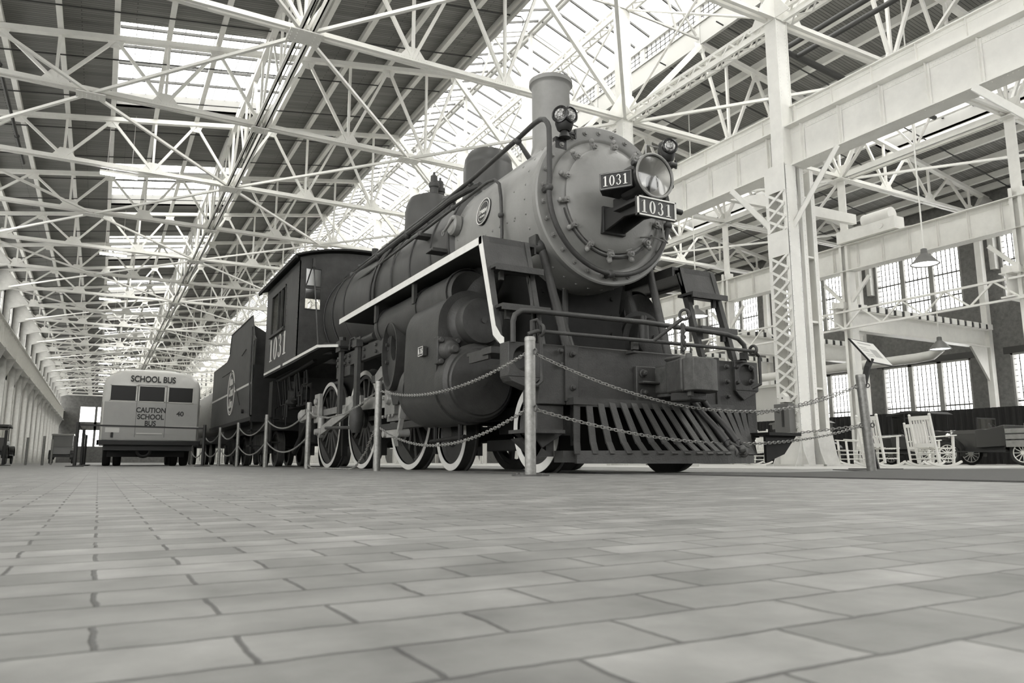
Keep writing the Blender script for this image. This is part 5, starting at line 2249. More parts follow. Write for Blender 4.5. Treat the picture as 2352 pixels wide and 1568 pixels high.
serif('cab_number', '1031', 'white_trim', cab, (CXa - 0.002, 16.08, 2.17), (0, -1, 0), (0, 0, 1), 0.47, 1.18, gap=0.20)
# cab floor apron with white edge rising to the front
m = M()
for s_ in (-1, 1):
    X = LX + s_ * 1.45
    m.prism([(16.62, 1.90), (16.62, 1.95), (13.95, 1.95), (12.6, 1.97), (11.6, 1.97), (10.75, 1.80), (10.75, 1.77), (11.6, 1.92), (12.6, 1.92), (13.95, 1.90)], 'x', X, LX + s_ * 0.95)
apr = P(m, 'cab_apron', 'engine_dark', smooth=False)
m = M()
for s_ in (-1, 1):
    X = LX + s_ * 1.452
    m.prism([(16.55, 1.94), (16.55, 1.985), (14.9, 1.985), (14.9, 1.94)], 'x', X, X + s_ * 0.012)
    m.prism([(14.65, 1.94), (14.65, 1.985), (12.05, 1.995), (10.8, 1.83), (10.8, 1.79), (12.0, 1.945)], 'x', X, X + s_ * 0.012)
m.build('white_edge', 'white_trim', apr, smooth=False)
m = M()
m.cyl((3.24, 13.55, 3.72), (3.02, 12.1, 2.0), 0.012, n=6)
m.box(3.22, 13.52, 3.68, 3.27, 13.6, 3.85)
P(m, 'cab_stay', 'engine')

# ---- pilot beam with side castings
PY0, PY1 = 5.52, 5.80
m = M()
m.box(3.58, PY0, 0.66, 5.42, PY1, 1.14)
beam = P(m, 'pilot_beam', 'engine', bevel=0.012)
m = M()
m.box(3.30, PY0 + 0.0, 0.60, 3.58, PY1, 1.13)
m.box(3.56, PY0 - 0.03, 0.63, 3.70, PY0, 1.135)
m.prism([(3.30, 0.60), (3.58, 0.60), (3.58, 0.35), (3.36, 0.22), (3.30, 0.3)], 'y', PY0 + 0.04, PY1)
for (x, z) in ((3.63, 1.05), (3.63, 0.75), (3.50, 1.07), (3.5, 0.95)):
    m.cyl((x, PY0 - 0.03, z), (x, PY0 - 0.045, z), 0.028, n=12)
    m.bolt((x, PY0 - 0.045, z), (0, -1, 0), 0.022, 0.03)
m.build('end_plate', 'engine', beam, bevel=0.008)
m = M()
m.box(5.40, PY0 + 0.0, 0.35, 5.92, PY1, 1.12)
m.box(5.36, PY0 - 0.02, 0.60, 5.41, PY1, 1.14)
for (x, z) in ((5.48, 1.05), (5.48, 0.9), (5.48, 0.75), (5.62, 1.06), (5.62, 0.9), (5.82, 1.06), (5.82, 0.92), (5.50, 0.62)):
    m.cyl((x, PY0 - 0.03, z), (x, PY0 - 0.045, z), 0.028, n=12)
    m.bolt((x, PY0 - 0.045, z), (0, -1, 0), 0.022, 0.03)
m.build('end_plate', 'engine', beam, bevel=0.008)
# pocket castings at the ends (poling pockets)
for s_ in (-1, 1):
    cx = LX + s_ * 1.31
    m = M()
    out, inn = [], []
    for i in range(32):
        t = 2 * pi * i / 32
        sq = max(abs(cos(t)), abs(sin(t)))
        out.append((cx + 0.16 * cos(t) / sq, 0.97 + 0.15 * sin(t) / sq))
        inn.append((cx + 0.11 * cos(t), 0.98 + 0.11 * sin(t)))
    m.ring(out, inn, 'y', PY0 - 0.04, PY0 + 0.12)
    m.lathe([(0.001, 0.07), (0.08, 0.06), (0.11, 0.0)], (cx, PY0, 0.98), (0, 1, 0), 28)
    m.prism([(cx - 0.16, 0.82), (cx + 0.16, 0.82), (cx + 0.05 * -s_, 0.72), (cx - 0.13, 0.78)], 'y', PY0 - 0.04, PY0 + 0.12)
    m.box(cx - 0.15, PY0 + 0.10, 0.84, cx + 0.15, PY0 + 0.14, 1.10)
    m.build('pole_pocket', 'engine', beam, bevel=0.006)
# deck behind the beam
m = M()
m.box(2.98, PY1, 1.06, 5.92, 6.0, 1.12)
m.box(3.4, PY1, 1.0, 5.5, 6.6, 1.06)
m.box(3.0, 5.9, 1.09, 3.36, 6.35, 1.12)
m.box(5.54, 5.9, 1.09, 5.9, 6.35, 1.12)
m.box(3.0, 5.9, 1.02, 3.03, 6.3, 1.09)
P(m, 'front_deck', 'engine', smooth=False)
# side steps low down
for s_ in (-1, 1):
    m = M()
    x0 = LX + s_ * 1.16
    m.prism([(x0 - 0.16, 0.36), (x0 + 0.16, 0.36), (x0 + s_ * 0.16, 0.30), (x0 - s_ * 0.02, 0.15), (x0 - s_ * 0.2, 0.15)], 'y', PY0 + 0.06, PY0 + 0.2)
    m.box(x0 - 0.18, PY0 - 0.12, 0.345, x0 + 0.2, PY0 + 0.2, 0.375)
    m.box(x0 + s_ * -0.22, PY0 + 0.1, 0.15, x0 + s_ * -0.14, PY0 + 0.18, 0.7)
    P(m, 'side_step', 'engine')
m = M()
m.box(LX + 1.25, PY0 - 0.35, 0.36, LX + 1.7, PY0 + 0.05, 0.39)
m.prism([(LX + 1.25, 0.36), (LX + 1.68, 0.36), (LX + 1.5, 0.18), (LX + 1.25, 0.10)], 'y', PY0 - 0.3, PY0 - 0.27)
P(m, 'side_step', 'engine_dark')

# ---- pilot (cowcatcher): flat slats fanning forward to a curved bottom rail
NS = 19
pil = None
m = M()
bot = []
for i in range(NS):
    t = i / (NS - 1)
    xt = 3.64 + 2.08 * t
    fw_ = max(0.0, 1 - abs(2 * t - 1.0) ** 2.0)
    xb = 3.62 + 2.12 * t
    yb = 5.42 - 0.50 * fw_
    bot.append((xb, yb))
for (a, b_) in zip(bot[:-1], bot[1:]):
    m.add([(a[0], a[1], 0.09), (b_[0], b_[1], 0.09), (b_[0], b_[1] + 0.07, 0.09), (a[0], a[1] + 0.07, 0.09),
           (a[0], a[1], 0.20), (b_[0], b_[1], 0.20), (b_[0], b_[1] + 0.07, 0.20), (a[0], a[1] + 0.07, 0.20)],
          [(3, 2, 1, 0), (4, 5, 6, 7), (0, 1, 5, 4), (1, 2, 6, 5), (2, 3, 7, 6), (3, 0, 4, 7)])
m.box(3.58, 5.40, 0.60, 5.78, 5.52, 0.66)
m.box(3.5, 5.45, 0.10, 3.62, 5.6, 0.2)
pil = P(m, 'pilot', 'engine', smooth=False)
for i in range(NS):
    t = i / (NS - 1)
    xt = 3.64 + 2.08 * t
    xb, yb = bot[i]
    if 0.62 < t < 0.70: continue
    m = M()
    yt = 5.44 - 0.06 * (1 - abs(2 * t - 1) ** 2)
    kx = xt + (xb - xt) * 0.82
    ky = yt + (yb - yt) * 0.72
    m.bar((xt, yt, 0.64), (kx, ky, 0.26), 0.064, 0.014, up=(0, -1, 0))
    m.bar((kx, ky, 0.27), (xb, yb - 0.012, 0.17), 0.064, 0.014, up=(0, -1, 0))
    m.build('slat', 'engine', pil, smooth=False)
m = M()
for i in range(NS - 1):
    t = i / (NS - 1)
    m.bar((3.64 + 2.08 * t, 5.435 - 0.06 * (1 - abs(2 * t - 1) ** 2), 0.62), (3.64 + 2.08 * (i + 1) / (NS - 1), 5.435 - 0.06 * (1 - abs(2 * (i + 1) / (NS - 1) - 1) ** 2), 0.62), 0.02, 0.07)
m.build('top_rail', 'engine', pil, smooth=False)
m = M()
m.box(3.6, 5.66, 0.10, 5.75, 5.68, 0.64)  # added black sheet: deep shade between the slats, put in as colour
m.build('gap_shade_sheet', 'shade_coal_black', pil, smooth=False)

# ---- coupler
cp = M()
KX = Matrix.Translation((0.07, 0, 0))
cp.T = KX
cp.box(4.26, PY0 - 0.05, 0.66, 4.86, PY0, 0.99)
cp.box(4.28, PY0 - 0.12, 0.82, 4.56, PY0 - 0.04, 0.845)
cp.prism([(4.26, 0.66), (4.86, 0.66), (4.78, 0.60), (4.40, 0.60)], 'y', PY0 - 0.04, PY0)
for (x, z) in ((4.33, 0.92), (4.33, 0.74)):
    cp.cyl((x, PY0 - 0.05, z), (x, PY0 - 0.07, z), 0.04, n=12)
    cp.bolt((x, PY0 - 0.07, z), (0, -1, 0), 0.03, 0.04)
co_ = P(cp, 'coupler_pocket', 'engine', bevel=0.012)
m = M()
m.T = KX
m.box(4.50, 5.26, 0.70, 4.54, PY0 - 0.02, 1.0)
m.box(4.54, 5.26, 0.96, 4.80, PY0 - 0.02, 1.0)
m.box(4.54, 5.26, 0.70, 4.80, PY0 - 0.02, 0.74)
m.build('coupler_yoke', 'rusty', co_, bevel=0.008)
m = M()
m.T = KX
pts = [(4.46, 5.30), (4.44, 5.16), (4.40, 5.06), (4.36, 4.98), (4.40, 4.95), (4.48, 5.00), (4.60, 5.04), (4.74, 5.06), (4.78, 5.16), (4.74, 5.30)]
m.prism(pts, 'z', 0.72, 1.02)
m.prism([(4.46, 5.32), (4.72, 5.32), (4.72, 5.1), (4.46, 5.1)], 'z', 1.02, 1.06)
m.box(4.48, 5.2, 0.73, 4.72, 5.5, 0.98)
m.build('coupler_head', 'rusty', co_, bevel=0.025)
m = M()
m.T = KX
m.prism([(4.40, 5.02), (4.34, 4.92), (4.35, 4.80), (4.56, 4.80), (4.66, 4.84), (4.74, 4.94), (4.76, 5.06)], 'z', 0.715, 1.0)
m.cyl((4.42, 4.93, 0.67), (4.42, 4.93, 1.05), 0.03, n=12)
m.build('knuckle', 'rusty', co_, bevel=0.015)
m = M()
m.T = KX
m.prism([(4.42, 5.2), (4.7, 5.2), (4.68, 5.0), (4.44, 4.96)], 'z', 0.64, 0.72)
m.build('lock_lift', 'engine', co_, bevel=0.015)
# uncoupling lever with ring and chain
m = M()
m.tube([(3.10, 5.36, 1.17), (3.18, 5.34, 1.20), (4.40, 5.32, 1.205), (5.71, 5.32, 1.205), (5.79, 5.33, 1.16), (5.80, 5.34, 0.88), (5.74, 5.40, 0.84)], 0.018, 10)
m.tube([(4.42, 5.32, 1.21), (4.52, 5.2, 1.32), (4.60, 5.12, 1.40)], 0.018, 10)
m.torus((4.62, 5.11, 1.44), (0.7, 0.5, 0), 0.045, 0.014, 20, 8)
m.torus((3.22, 5.34, 1.21), (1, 0, 0), 0.045, 0.015, 18, 8)
m.torus((5.70, 5.32, 1.215), (1, 0, 0), 0.045, 0.015, 18, 8)
for x in (4.28, 5.66):
    m.box(x - 0.03, PY0 - 0.12, 1.12, x + 0.03, PY0 - 0.08, 1.20)
    m.box(x - 0.03, PY0 - 0.12, 1.10, x + 0.03, PY0 + 0.05, 1.13)
P(m, 'uncoupling_lever', 'engine')
m = M()
m.tube([(4.60, 5.12, 1.36), (4.59, 5.12, 1.22), (4.60, 5.14, 1.08)], 0.016, 8)
for i in range(5):
    m.torus((4.60, 5.12, 1.33 - i * 0.05), (1 if i % 2 else 0, 0 if i % 2 else 1, 0), 0.025, 0.008, 12, 6)
P(m, 'lever_chain', 'engine')
# pilot handrail
m = M()
pts = [(2.99, 5.42, 1.10), (2.99, 5.42, 1.28), (3.01, 5.42, 1.34), (3.07, 5.42, 1.38), (3.2, 5.42, 1.39), (4.4, 5.42, 1.40), (5.45, 5.42, 1.37), (5.60, 5.42, 1.34), (5.68, 5.42, 1.28), (5.71, 5.42, 1.14)]
m.tube(pts, 0.024, 12)
m.tube([(3.14, 5.36, 1.19), (3.13, 5.35, 1.28), (3.18, 5.35, 1.30), (3.22, 5.35, 1.25), (3.23, 5.35, 0.78), (3.19, 5.36, 0.74), (3.13, 5.38, 0.76)], 0.017, 8)
P(m, 'pilot_handrail', 'engine')
# brake hoses hanging in front of the pilot
for dx in (0, 0.14):
    m = M()
    m.tube([(4.90 + dx, 5.38, 0.70), (4.94 + dx, 5.28, 0.56), (5.00 + dx * 0.9, 5.10, 0.36), (5.03 + dx * 0.9, 5.04, 0.25)], 0.030, 12)
    m.tube([(4.985 + dx * 0.9, 5.13, 0.40), (5.02 + dx * 0.9, 5.06, 0.29)], 0.037, 12)
    hs = P(m, 'air_hose', 'black')
    m = M()
    c = (5.04 + dx * 0.9, 5.02, 0.22)
    m.ball(c, 0.042, 12, 8)
    m.torus((c[0] + 0.01, c[1] - 0.01, c[2] - 0.03), (1, 0.4, 0), 0.035, 0.014, 16, 8)
    m.bar((c[0] - 0.02, c[1], c[2] + 0.06), (c[0] + 0.08, c[1] - 0.02, c[2] + 0.02), 0.02, 0.02)
    m.build('hose_coupling', 'rusty', hs)
# truck boards and pilot braces behind
m = M()
for x in (3.75, 5.15):
    m.bar((x, 5.6, 0.3), (x, 6.3, 0.85), 0.05, 0.06)
P(m, 'pilot_brace', 'shade_coal_black')
# blower elbow and small fittings seen on the right of the saddle
m = M()
m.cyl((5.1, 6.3, 1.4), (5.1, 6.3, 1.62), 0.055, n=14)
m.cyl((5.1, 6.3, 1.62), (5.1, 6.3, 1.68), 0.035, n=14)
m.cyl((4.0, 6.0, 1.12), (4.0, 6.4, 1.9), 0.03, n=10)
m.cyl((4.25, 6.55, 1.1), (4.25, 6.55, 2.0), 0.035, n=10)
P(m, 'blow_off_cock', 'engine')
# second boiler front fitting: cylinder saddle bolts, bell bracket
m = M()
m.box(LX + 0.1, 9.7, 3.62, LX + 0.35, 10.1, 3.7)
P(m, 'bell_stand', 'engine')

# ============================================================ tender
ten = thing('locomotive_tender', 'black coal tender behind the cab with round white railroad emblem and white stripe', 'tender', (LX, 21, 0))
TX0, TX1, TY0, TY1 = 2.95, 5.95, 17.55, 24.6
m = M()
prof = [(TY0, 1.12), (TY1, 1.12), (TY1, 2.86), (21.9, 2.86), (21.4, 3.02), (21.2, 3.52), (18.1, 3.52), (17.75, 3.0), (TY0, 2.90)]
for xx in (TX0, TX1 - 0.02):
    m.prism(prof, 'x', xx, xx + 0.02)
m.box(TX0, TY1 - 0.02, 1.12, TX1, TY1, 2.86)
m.box(TX0, 21.6, 2.84, TX1, TY1, 2.86)
m.prism([(TX0, 1.12), (TX1, 1.12), (TX1, 3.3), (5.4, 3.0), (3.5, 3.0), (TX0, 3.3)], 'y', 18.0, 18.02)
m.box(TX0, 21.3, 2.84, TX1, 21.32, 3.52)
m.tube([(TX0, 18.1, 3.52), (TX0, 21.2, 3.52), (TX0, 21.4, 3.02)], 0.02, 6)
tb = m.build('tank', 'engine', ten, smooth=False)
m = M()
m.box(TX0 + 0.05, 18.1, 2.6, TX1 - 0.05, 21.3, 3.1)
m.build('coal_bunker', 'shade_coal_black', ten, smooth=False)
m = M()
m.box(TX0 - 0.02, TY0, 1.03, TX1 + 0.02, TY1 + 0.1, 1.12)
m.box(TX0 + 0.4, TY0, 0.82, TX1 - 0.4, TY1, 1.03)
m.box(TX0, TY0 - 0.05, 1.0, TX1, TY0 + 0.25, 2.3)
m.build('underframe', 'engine_dark', ten, smooth=False)
m = M()
m.box(TX0 - 0.004, TY0 + 0.1, 1.88, TX0 + 0.002, 20.32, 1.93)
m.box(TX0 - 0.004, 21.35, 1.88, TX0 + 0.002, TY1 - 0.05, 1.93)
m.build('white_stripe', 'white_trim', ten, smooth=False)
EC = Vector((TX0 - 0.004, 20.84, 1.92))
m = M()
for (ro, ri) in ((0.60, 0.56), (0.53, 0.505)):
    o_ = [(EC.y + ro * cos(2 * pi * i / 48), EC.z + ro * sin(2 * pi * i / 48)) for i in range(48)]
    n_ = [(EC.y + ri * cos(2 * pi * i / 48), EC.z + ri * sin(2 * pi * i / 48)) for i in range(48)]
    m.ring(o_, n_, 'x', TX0 - 0.006, TX0)
em = m.build('emblem', 'white_trim', ten, smooth=False)
for s_, z, h, wsc in (('Atlantic', 0.20, 0.22, 0.62), ('Coast', -0.09, 0.24, 0.9), ('Line', -0.40, 0.24, 0.95)):
    text_obj('emblem_lettering', s_, 'white_trim', em, EC + Vector((-0.003, 0, z)), (0, -1, 0), (0, 0, 1), h, wscale=wsc, bold=0.03, shear=0.25)
m = M()
m.tube([(TX0 - 0.02, 17.75, 1.15), (TX0 - 0.05, 17.75, 2.0), (TX0 - 0.05, 17.75, 3.2), (TX0 - 0.03, 17.85, 3.3), (TX0, 17.95, 3.28)], 0.02, 8)
m.tube([(TX0 - 0.02, 17.5, 1.15), (TX0 - 0.05, 17.5, 2.6), (TX0 - 0.03, 17.6, 2.85), (TX0, 17.75, 2.85)], 0.02, 8)
m.tube([(TX0 - 0.03, 19.2, 2.70), (TX0 - 0.03, 18.6, 2.78)], 0.012, 6)
m.tube([(TX0 - 0.012, 22.6, 2.5), (TX0 - 0.012, 20.9, 2.5), (TX0 - 0.012, 19.3, 1.5)], 0.012, 6)
m.build('grab_rail', 'engine', ten)
m = M()
m.cyl((TX0 - 0.05, 18.7, 1.3), (TX0 + 0.0, 18.7, 1.3), 0.05, n=12)
for z in (0.45, 0.8):
    m.box(TX0, 17.65, z, TX0 + 0.28, 18.0, z + 0.03)
m.box(TX0 + 0.02, 17.65, 0.45, TX0 + 0.05, 17.7, 1.1)
m.build('tender_step', 'engine_dark', ten)
for ty in (18.9, 23.2):
    m = M()
    for s_ in (-1, 1):
        m.prism([(ty - 1.15, 0.55), (ty - 0.55, 0.75), (ty + 0.55, 0.75), (ty + 1.15, 0.55), (ty + 1.1, 0.42), (ty + 0.5, 0.42), (ty + 0.3, 0.3), (ty - 0.3, 0.3), (ty - 0.5, 0.42), (ty - 1.1, 0.42)], 'x', LX + s_ * 0.98, LX + s_ * 1.08)
        for y in (ty - 0.85, ty + 0.85):
            m.box(LX + s_ * 0.95, y - 0.14, 0.30, LX + s_ * 1.12, y + 0.14, 0.60)
        for y in (ty - 0.2, ty, ty + 0.2):
            m.cyl((LX + s_ * 1.02, y, 0.35), (LX + s_ * 1.02, y, 0.72), 0.07, n=12)
    m.box(LX - 1.0, ty - 0.2, 0.5, LX + 1.0, ty + 0.2, 0.82)
    tr = m.build('tender_truck', 'engine_dark', ten)
    for y in (ty - 0.85, ty + 0.85):
        for s_ in (-1, 1):
            w_ = wheel(ten, 'truck_wheel', LX + s_ * 0.85, y, 0.42, s_, False, 0, 0.09)
# ============================================================ school bus
bus = thing('school_bus', 'old round-cornered school bus seen from behind, numbered 40', 'bus', (1.22, 25, 0))
BX0, BX1, BY = -0.03, 2.45, 23.0
BL = 7.5


def bus_outline(inset=0.0):
    """cross section of the body, crowned roof with rounded shoulders"""
    pts = []
    x0, x1 = BX0 + inset, BX1 - inset
    cx = (x0 + x1) / 2
    hw = (x1 - x0) / 2
    for i in range(0, 25):
        t = pi * i / 24
        c_, s_ = cos(t), sin(t)
        ex = 0.62
        pts.append((cx + hw * (abs(c_) ** ex) * (1 if c_ > 0 else -1), 1.98 + (0.69 - inset) * (abs(s_) ** 0.62)))
    return [(x1 - 0.0, 0.66), ] + pts + [(x0, 0.66)]


m = M()
secs = [(0.0, 0.10), (0.035, 0.05), (0.10, 0.015), (0.22, 0.0), (BL, 0.0)]
rings = []
for (dy, ins) in secs:
    rings.append([(x, BY + dy, z) for x, z in bus_outline(ins)])
n = len(rings[0])
vs = [p for r in rings for p in r]
fs = [tuple(range(n))]
for k_ in range(len(rings) - 1):
    for i in range(n):
        j = (i + 1) % n
        fs.append((k_ * n + i, (k_ + 1) * n + i, (k_ + 1) * n + j, k_ * n + j))
fs.append(tuple((len(rings) - 1) * n + i for i in range(n - 1, -1, -1)))
m.add(vs, fs)
body = m.build('body', 'bus_paint_light', bus, angle=50)
m = M()
m.prism([(BX0 + 0.06, 0.70), (BX1 - 0.06, 0.70), (BX1 - 0.06, 1.73), (BX0 + 0.06, 1.73)], 'y', BY - 0.012, BY + 0.03)
m.box(BX0 - 0.006, BY + 0.1, 0.70, BX0 + 0.01, BY + BL, 1.73)
m.box(BX1 - 0.01, BY + 0.1, 0.70, BX1 + 0.006, BY + BL, 1.73)
m.build('lower_panel', 'bus_paint', bus, bevel=0.01)
for (a, b_) in ((0.16, 0.78), (0.86, 1.50), (1.60, 2.23)):
    m = M()
    m.box(a, BY - 0.018, 1.77, b_, BY + 0.01, 2.18)
    g = m.build('rear_window', 'bus_window', bus, bevel=0.02)
    m = M()
    for (p, q, r, s_) in ((a - 0.02, 1.75, b_ + 0.02, 1.772), (a - 0.02, 2.178, b_ + 0.02, 2.2), (a - 0.02, 1.75, a + 0.005, 2.2), (b_ - 0.005, 1.75, b_ + 0.02, 2.2)):
        m.box(p, BY - 0.024, q, r, BY, s_)
    m.build('window_seal', 'bus_paint_light', g, smooth=False)
m = M()
for x in (0.82, 1.555):
    m.box(x - 0.004, BY - 0.014, 0.78, x + 0.004, BY - 0.0, 2.22)
m.box(0.82, BY - 0.014, 2.215, 1.555, BY, 2.222)
m.build('door_seam', 'black', bus, smooth=False)
m = M()
m.bar((BX0 + 0.02, BY - 0.02, 1.08), (0.80, BY - 0.02, 1.08), 0.03, 0.03)
m.bar((1.58, BY - 0.02, 1.08), (BX1 - 0.02, BY - 0.02, 1.08), 0.03, 0.03)
m.bar((0.86, BY - 0.02, 0.88), (1.5, BY - 0.02, 0.88), 0.02, 0.03)
m.build('trim_moulding', 'bus_paint_light', bus, smooth=False)
m = M()
m.box(BX0 - 0.05, BY - 0.16, 0.56, BX1 + 0.03, BY - 0.06, 0.69)
m.box(BX0 - 0.05, BY - 0.16, 0.56, BX0 + 0.0, BY + 0.3, 0.69)
m.box(BX1, BY - 0.16, 0.56, BX1 + 0.03, BY + 0.3, 0.69)
m.build('bumper', 'black_gloss', bus, bevel=0.012)
m = M()
m.box(0.1, BY, 0.42, 2.3, BY + 6.8, 0.68)
m.torus((1.08, BY + 0.2, 0.42), (0, 1, 0), 0.16, 0.05, 24, 8)
m.box(0.2, BY + 1.0, 0.25, 2.2, BY + 1.3, 0.45)
m.build('chassis', 'black', bus)
for x in (0.09, 0.36, 1.84, 2.13):
    m = M()
    m.lathe([(0.24, 0), (0.44, 0.01), (0.46, 0.04), (0.46, 0.18), (0.44, 0.21), (0.24, 0.22)], (x, BY + 1.6, 0.46), (1, 0, 0), 40)
    m.build('rear_tyre', 'tyre', bus)
for x in (0.15, 2.05):
    m = M()
    m.lathe([(0.24, 0), (0.44, 0.01), (0.46, 0.04), (0.46, 0.18), (0.44, 0.21), (0.24, 0.22)], (x, BY + 6.2, 0.46), (1, 0, 0), 40)
    m.build('front_tyre', 'tyre', bus)
m = M()
m.box(0.24, BY - 0.03, 0.76, 0.30, BY - 0.01, 0.90)
m.cyl((0.27, BY - 0.06, 0.86), (0.27, BY - 0.01, 0.86), 0.035, n=14)
m.build('tail_lamp', 'black', bus)
m = M()
m.box(0.10, BY - 0.022, 0.90, 0.44, BY - 0.012, 1.03)
m.build('licence_plate_recess', 'bus_paint_light', bus, smooth=False)
fy = BY - 0.016
text_obj('sign_lettering', 'SCHOOL BUS', 'black', bus, (1.19, BY - 0.022, 2.305), (1, 0, 0), (0, 0.0, 1), 0.165, wscale=0.80, bold=0.025)
for s_, z in (('CAUTION', 1.46), ('SCHOOL', 1.275), ('BUS', 1.095)):
    text_obj('sign_lettering', s_, 'black', bus, (1.185, fy, z), (1, 0, 0), (0, 0, 1), 0.135, wscale=0.86, bold=0.03)
text_obj('fleet_number', '40', 'black', bus, (1.93, fy, 1.385), (1, 0, 0), (0, 0, 1), 0.125, wscale=1.05, bold=0.03)

# ============================================================ bollards and chains
def bollard(x, y, label, lean=0.0, h=1.05, r=0.042, flange=False):
    t = thing('bollard', label, 'bollard', (x, y, 0), 'steel bollards of the chain fence')
    m = M()
    m.lathe([(r, 0.0), (r, h - 0.035), (r * 1.03, h - 0.034), (r * 1.03, h - 0.012), (r * 0.92, h), (0.001, h)], (x, y, 0), (lean, 0, 1), 32)
    m.build('pipe', 'galvanised', t)
    if flange:
        m = M()
        m.lathe([(0.001, 0.012), (0.14, 0.012), (0.14, 0.0)], (x, y, 0), (0, 0, 1), 24)
        for a in range(4):
            m.bolt((x + 0.11 * cos(a * pi / 2 + 0.5), y + 0.11 * sin(a * pi / 2 + 0.5), 0.012), (0, 0, 1), 0.014, 0.012)
        m.build('floor_flange', 'rusty', t)
    for z in (0.93, 0.50):
        m = M()
        m.torus((x + 0.01 + lean * z, y + r + 0.02, z), (1, 0, 0), 0.022, 0.006, 14, 6)
        m.torus((x + 0.01 + lean * z, y - r - 0.02, z), (1, 0, 0), 0.022, 0.006, 14, 6)
        m.build('eye_bolt', 'rusty', t)
    return t


BP = [(2.83, 4.86), (2.85, 8.46), (2.91, 12.05), (2.93, 15.6), (2.93, 19.1), (2.9, 22.0), (2.9, 25.6), (2.9, 29.2)]
nm = ['nearest bollard, in front of the pilot beam end, with a floor flange', 'galvanised bollard in front of the first driving wheel', 'galvanised bollard in front of the rear driving wheel',
      'galvanised bollard beside the cab, under its number', 'galvanised bollard beside the front of the tender', 'galvanised bollard under the tender emblem', 'far bollard just past the end of the tender', 'farthest bollard between bus and tender']
for i, ((x, y), lb) in enumerate(zip(BP, nm)):
    bollard(x, y, lb, flange=(i == 0))
RP = (6.85, 5.02)
bollard(7.38, 5.30, 'leaning grey bollard in front of the information panel, right of the pilot', lean=-0.075, h=1.06, r=0.05)


def chain(p, q, sag, label, dz=0.0, path=None, scale=1.0):
    p, q = Vector(p), Vector(q)
    N = 400
    if path is None:
        pts = [p.lerp(q, t / N) + Vector((0, 0, -4 * sag * (t / N) * (1 - t / N))) for t in range(N + 1)]
    else:
        pts = []
        P_ = [Vector(v) for v in path]
        for a, b_ in zip(P_[:-1], P_[1:]):
            for k_ in range(40):
                pts.append(a.lerp(b_, k_ / 40))
        pts.append(P_[-1])
    L = [0]
    for a, b_ in zip(pts[:-1], pts[1:]):
        L.append(L[-1] + (b_ - a).length)
    link, wire, half = 0.046 * scale, 0.0042 * scale, 0.0115 * scale
    pitch = link - 2.2 * wire
    m = M()
    d = 0
    idx = 0
    k_ = 0

    def at(s_):
        nonlocal idx
        s_ = min(max(s_, 0), L[-1] - 1e-6)
        while idx < len(L) - 2 and L[idx + 1] < s_:
            idx += 1
        while idx > 0 and L[idx] > s_:
            idx -= 1
        return pts[idx].lerp(pts[idx + 1], (s_ - L[idx]) / max(1e-9, L[idx + 1] - L[idx]))
    while d + link < L[-1]:
        a, b_ = at(d), at(d + link)
        t = (b_ - a).normalized()
        c = (a + b_) / 2
        side = t.cross(Vector((0, 0, 1)))
        if side.length < 1e-3:
            side = Vector((1, 0, 0))
        side.normalize()
        up = side.cross(t)
        w_ = (side + up * 0.35).normalized() if k_ % 2 else (up - side * 0.35).normalized()
        loop = []
        hl_ = link / 2 - half
        for i in range(5):
            an = -pi / 2 + pi * i / 4
            loop.append(c + t * (hl_ + half * cos(an)) + w_ * (half * sin(an)))
        for i in range(5):
            an = pi / 2 + pi * i / 4
            loop.append(c + t * (-hl_ + half * cos(an)) + w_ * (half * sin(an)))
        m.tube(loop, wire, 5, closed=True)
        d += pitch
        k_ += 1
    o = m.build('chain', 'chain_steel', angle=60)
    tag(o, label, 'chain', 'chains of the fence')
    return o


bn = ['the nearest bollard and the first driving wheel bollard', 'the first and rear driving wheel bollards', 'the rear driving wheel and cab bollards', 'the cab bollard and the tender front bollard', 'the tender front and emblem bollards', 'the emblem bollard and the one past the tender', 'the two farthest bollards']
for i in range(len(BP) - 1):
    (xa, ya), (xb, yb) = BP[i], BP[i + 1]
    off = 0.06
    for lev, z in (('upper', 0.93), ('lower', 0.50)):
        lab = '%s chain sagging between %s' % (lev, bn[i])
        sg = 0.16 if i == 0 else 0.22
        if i == 0 and lev == 'lower': sg = 0.24
        if i == 1 and lev == 'upper': sg = 0.0
        if i == 1 and lev == 'upper':
            path = [(xa, yb - off, z), (xa, yb - 0.6, 0.80), (xa, ya + 2.2, 0.73), (xa, ya + 1.4, 0.74), (xa, ya + 0.7, 0.82), (xa, ya + off, z)]
            chain(None or (0, 0, 0), (0, 0, 0), 0, lab, path=path)
        elif i == 1:
            lab = 'fallen chain lying on the paving beside the rear driving wheel bollard'
            path = [(xb, yb - off, 0.06), (xb, yb - 0.3, 0.012), (xb + 0.02, ya + 1.6, 0.012), (xb, ya + 1.2, 0.012), (xa + 0.02, ya + 0.85, 0.06), (xa + 0.02, ya + 0.5, 0.22), (xa, ya + 0.25, 0.38), (xa, ya + off, 0.50)]
            chain((0, 0, 0), (0, 0, 0), 0, lab, path=path)
        else:
            chain((xa, ya + off, z), (xb, yb - off, z), sg if i < 3 else 0.24, lab, scale=1.0 if i < 4 else 1.25)
A = BP[0]
chain((A[0] + 0.06, A[1] + 0.03, 0.93), (7.27, 5.31, 0.93), 0.36, 'upper chain looping across the front of the pilot beam to the leaning bollard')
chain((A[0] + 0.06, A[1] + 0.03, 0.50), (7.31, 5.31, 0.50), 0.23, 'lower chain looping across the pilot slats to the leaning bollard')
chain((7.30, 5.37, 0.93), (6.5, 9.6, 0.93), 0.30, 'second upper chain running back from the leaning bollard behind the engine')
chain((7.34, 5.37, 0.50), (6.5, 9.6, 0.50), 0.10, 'second lower chain running back from the leaning bollard behind the engine')
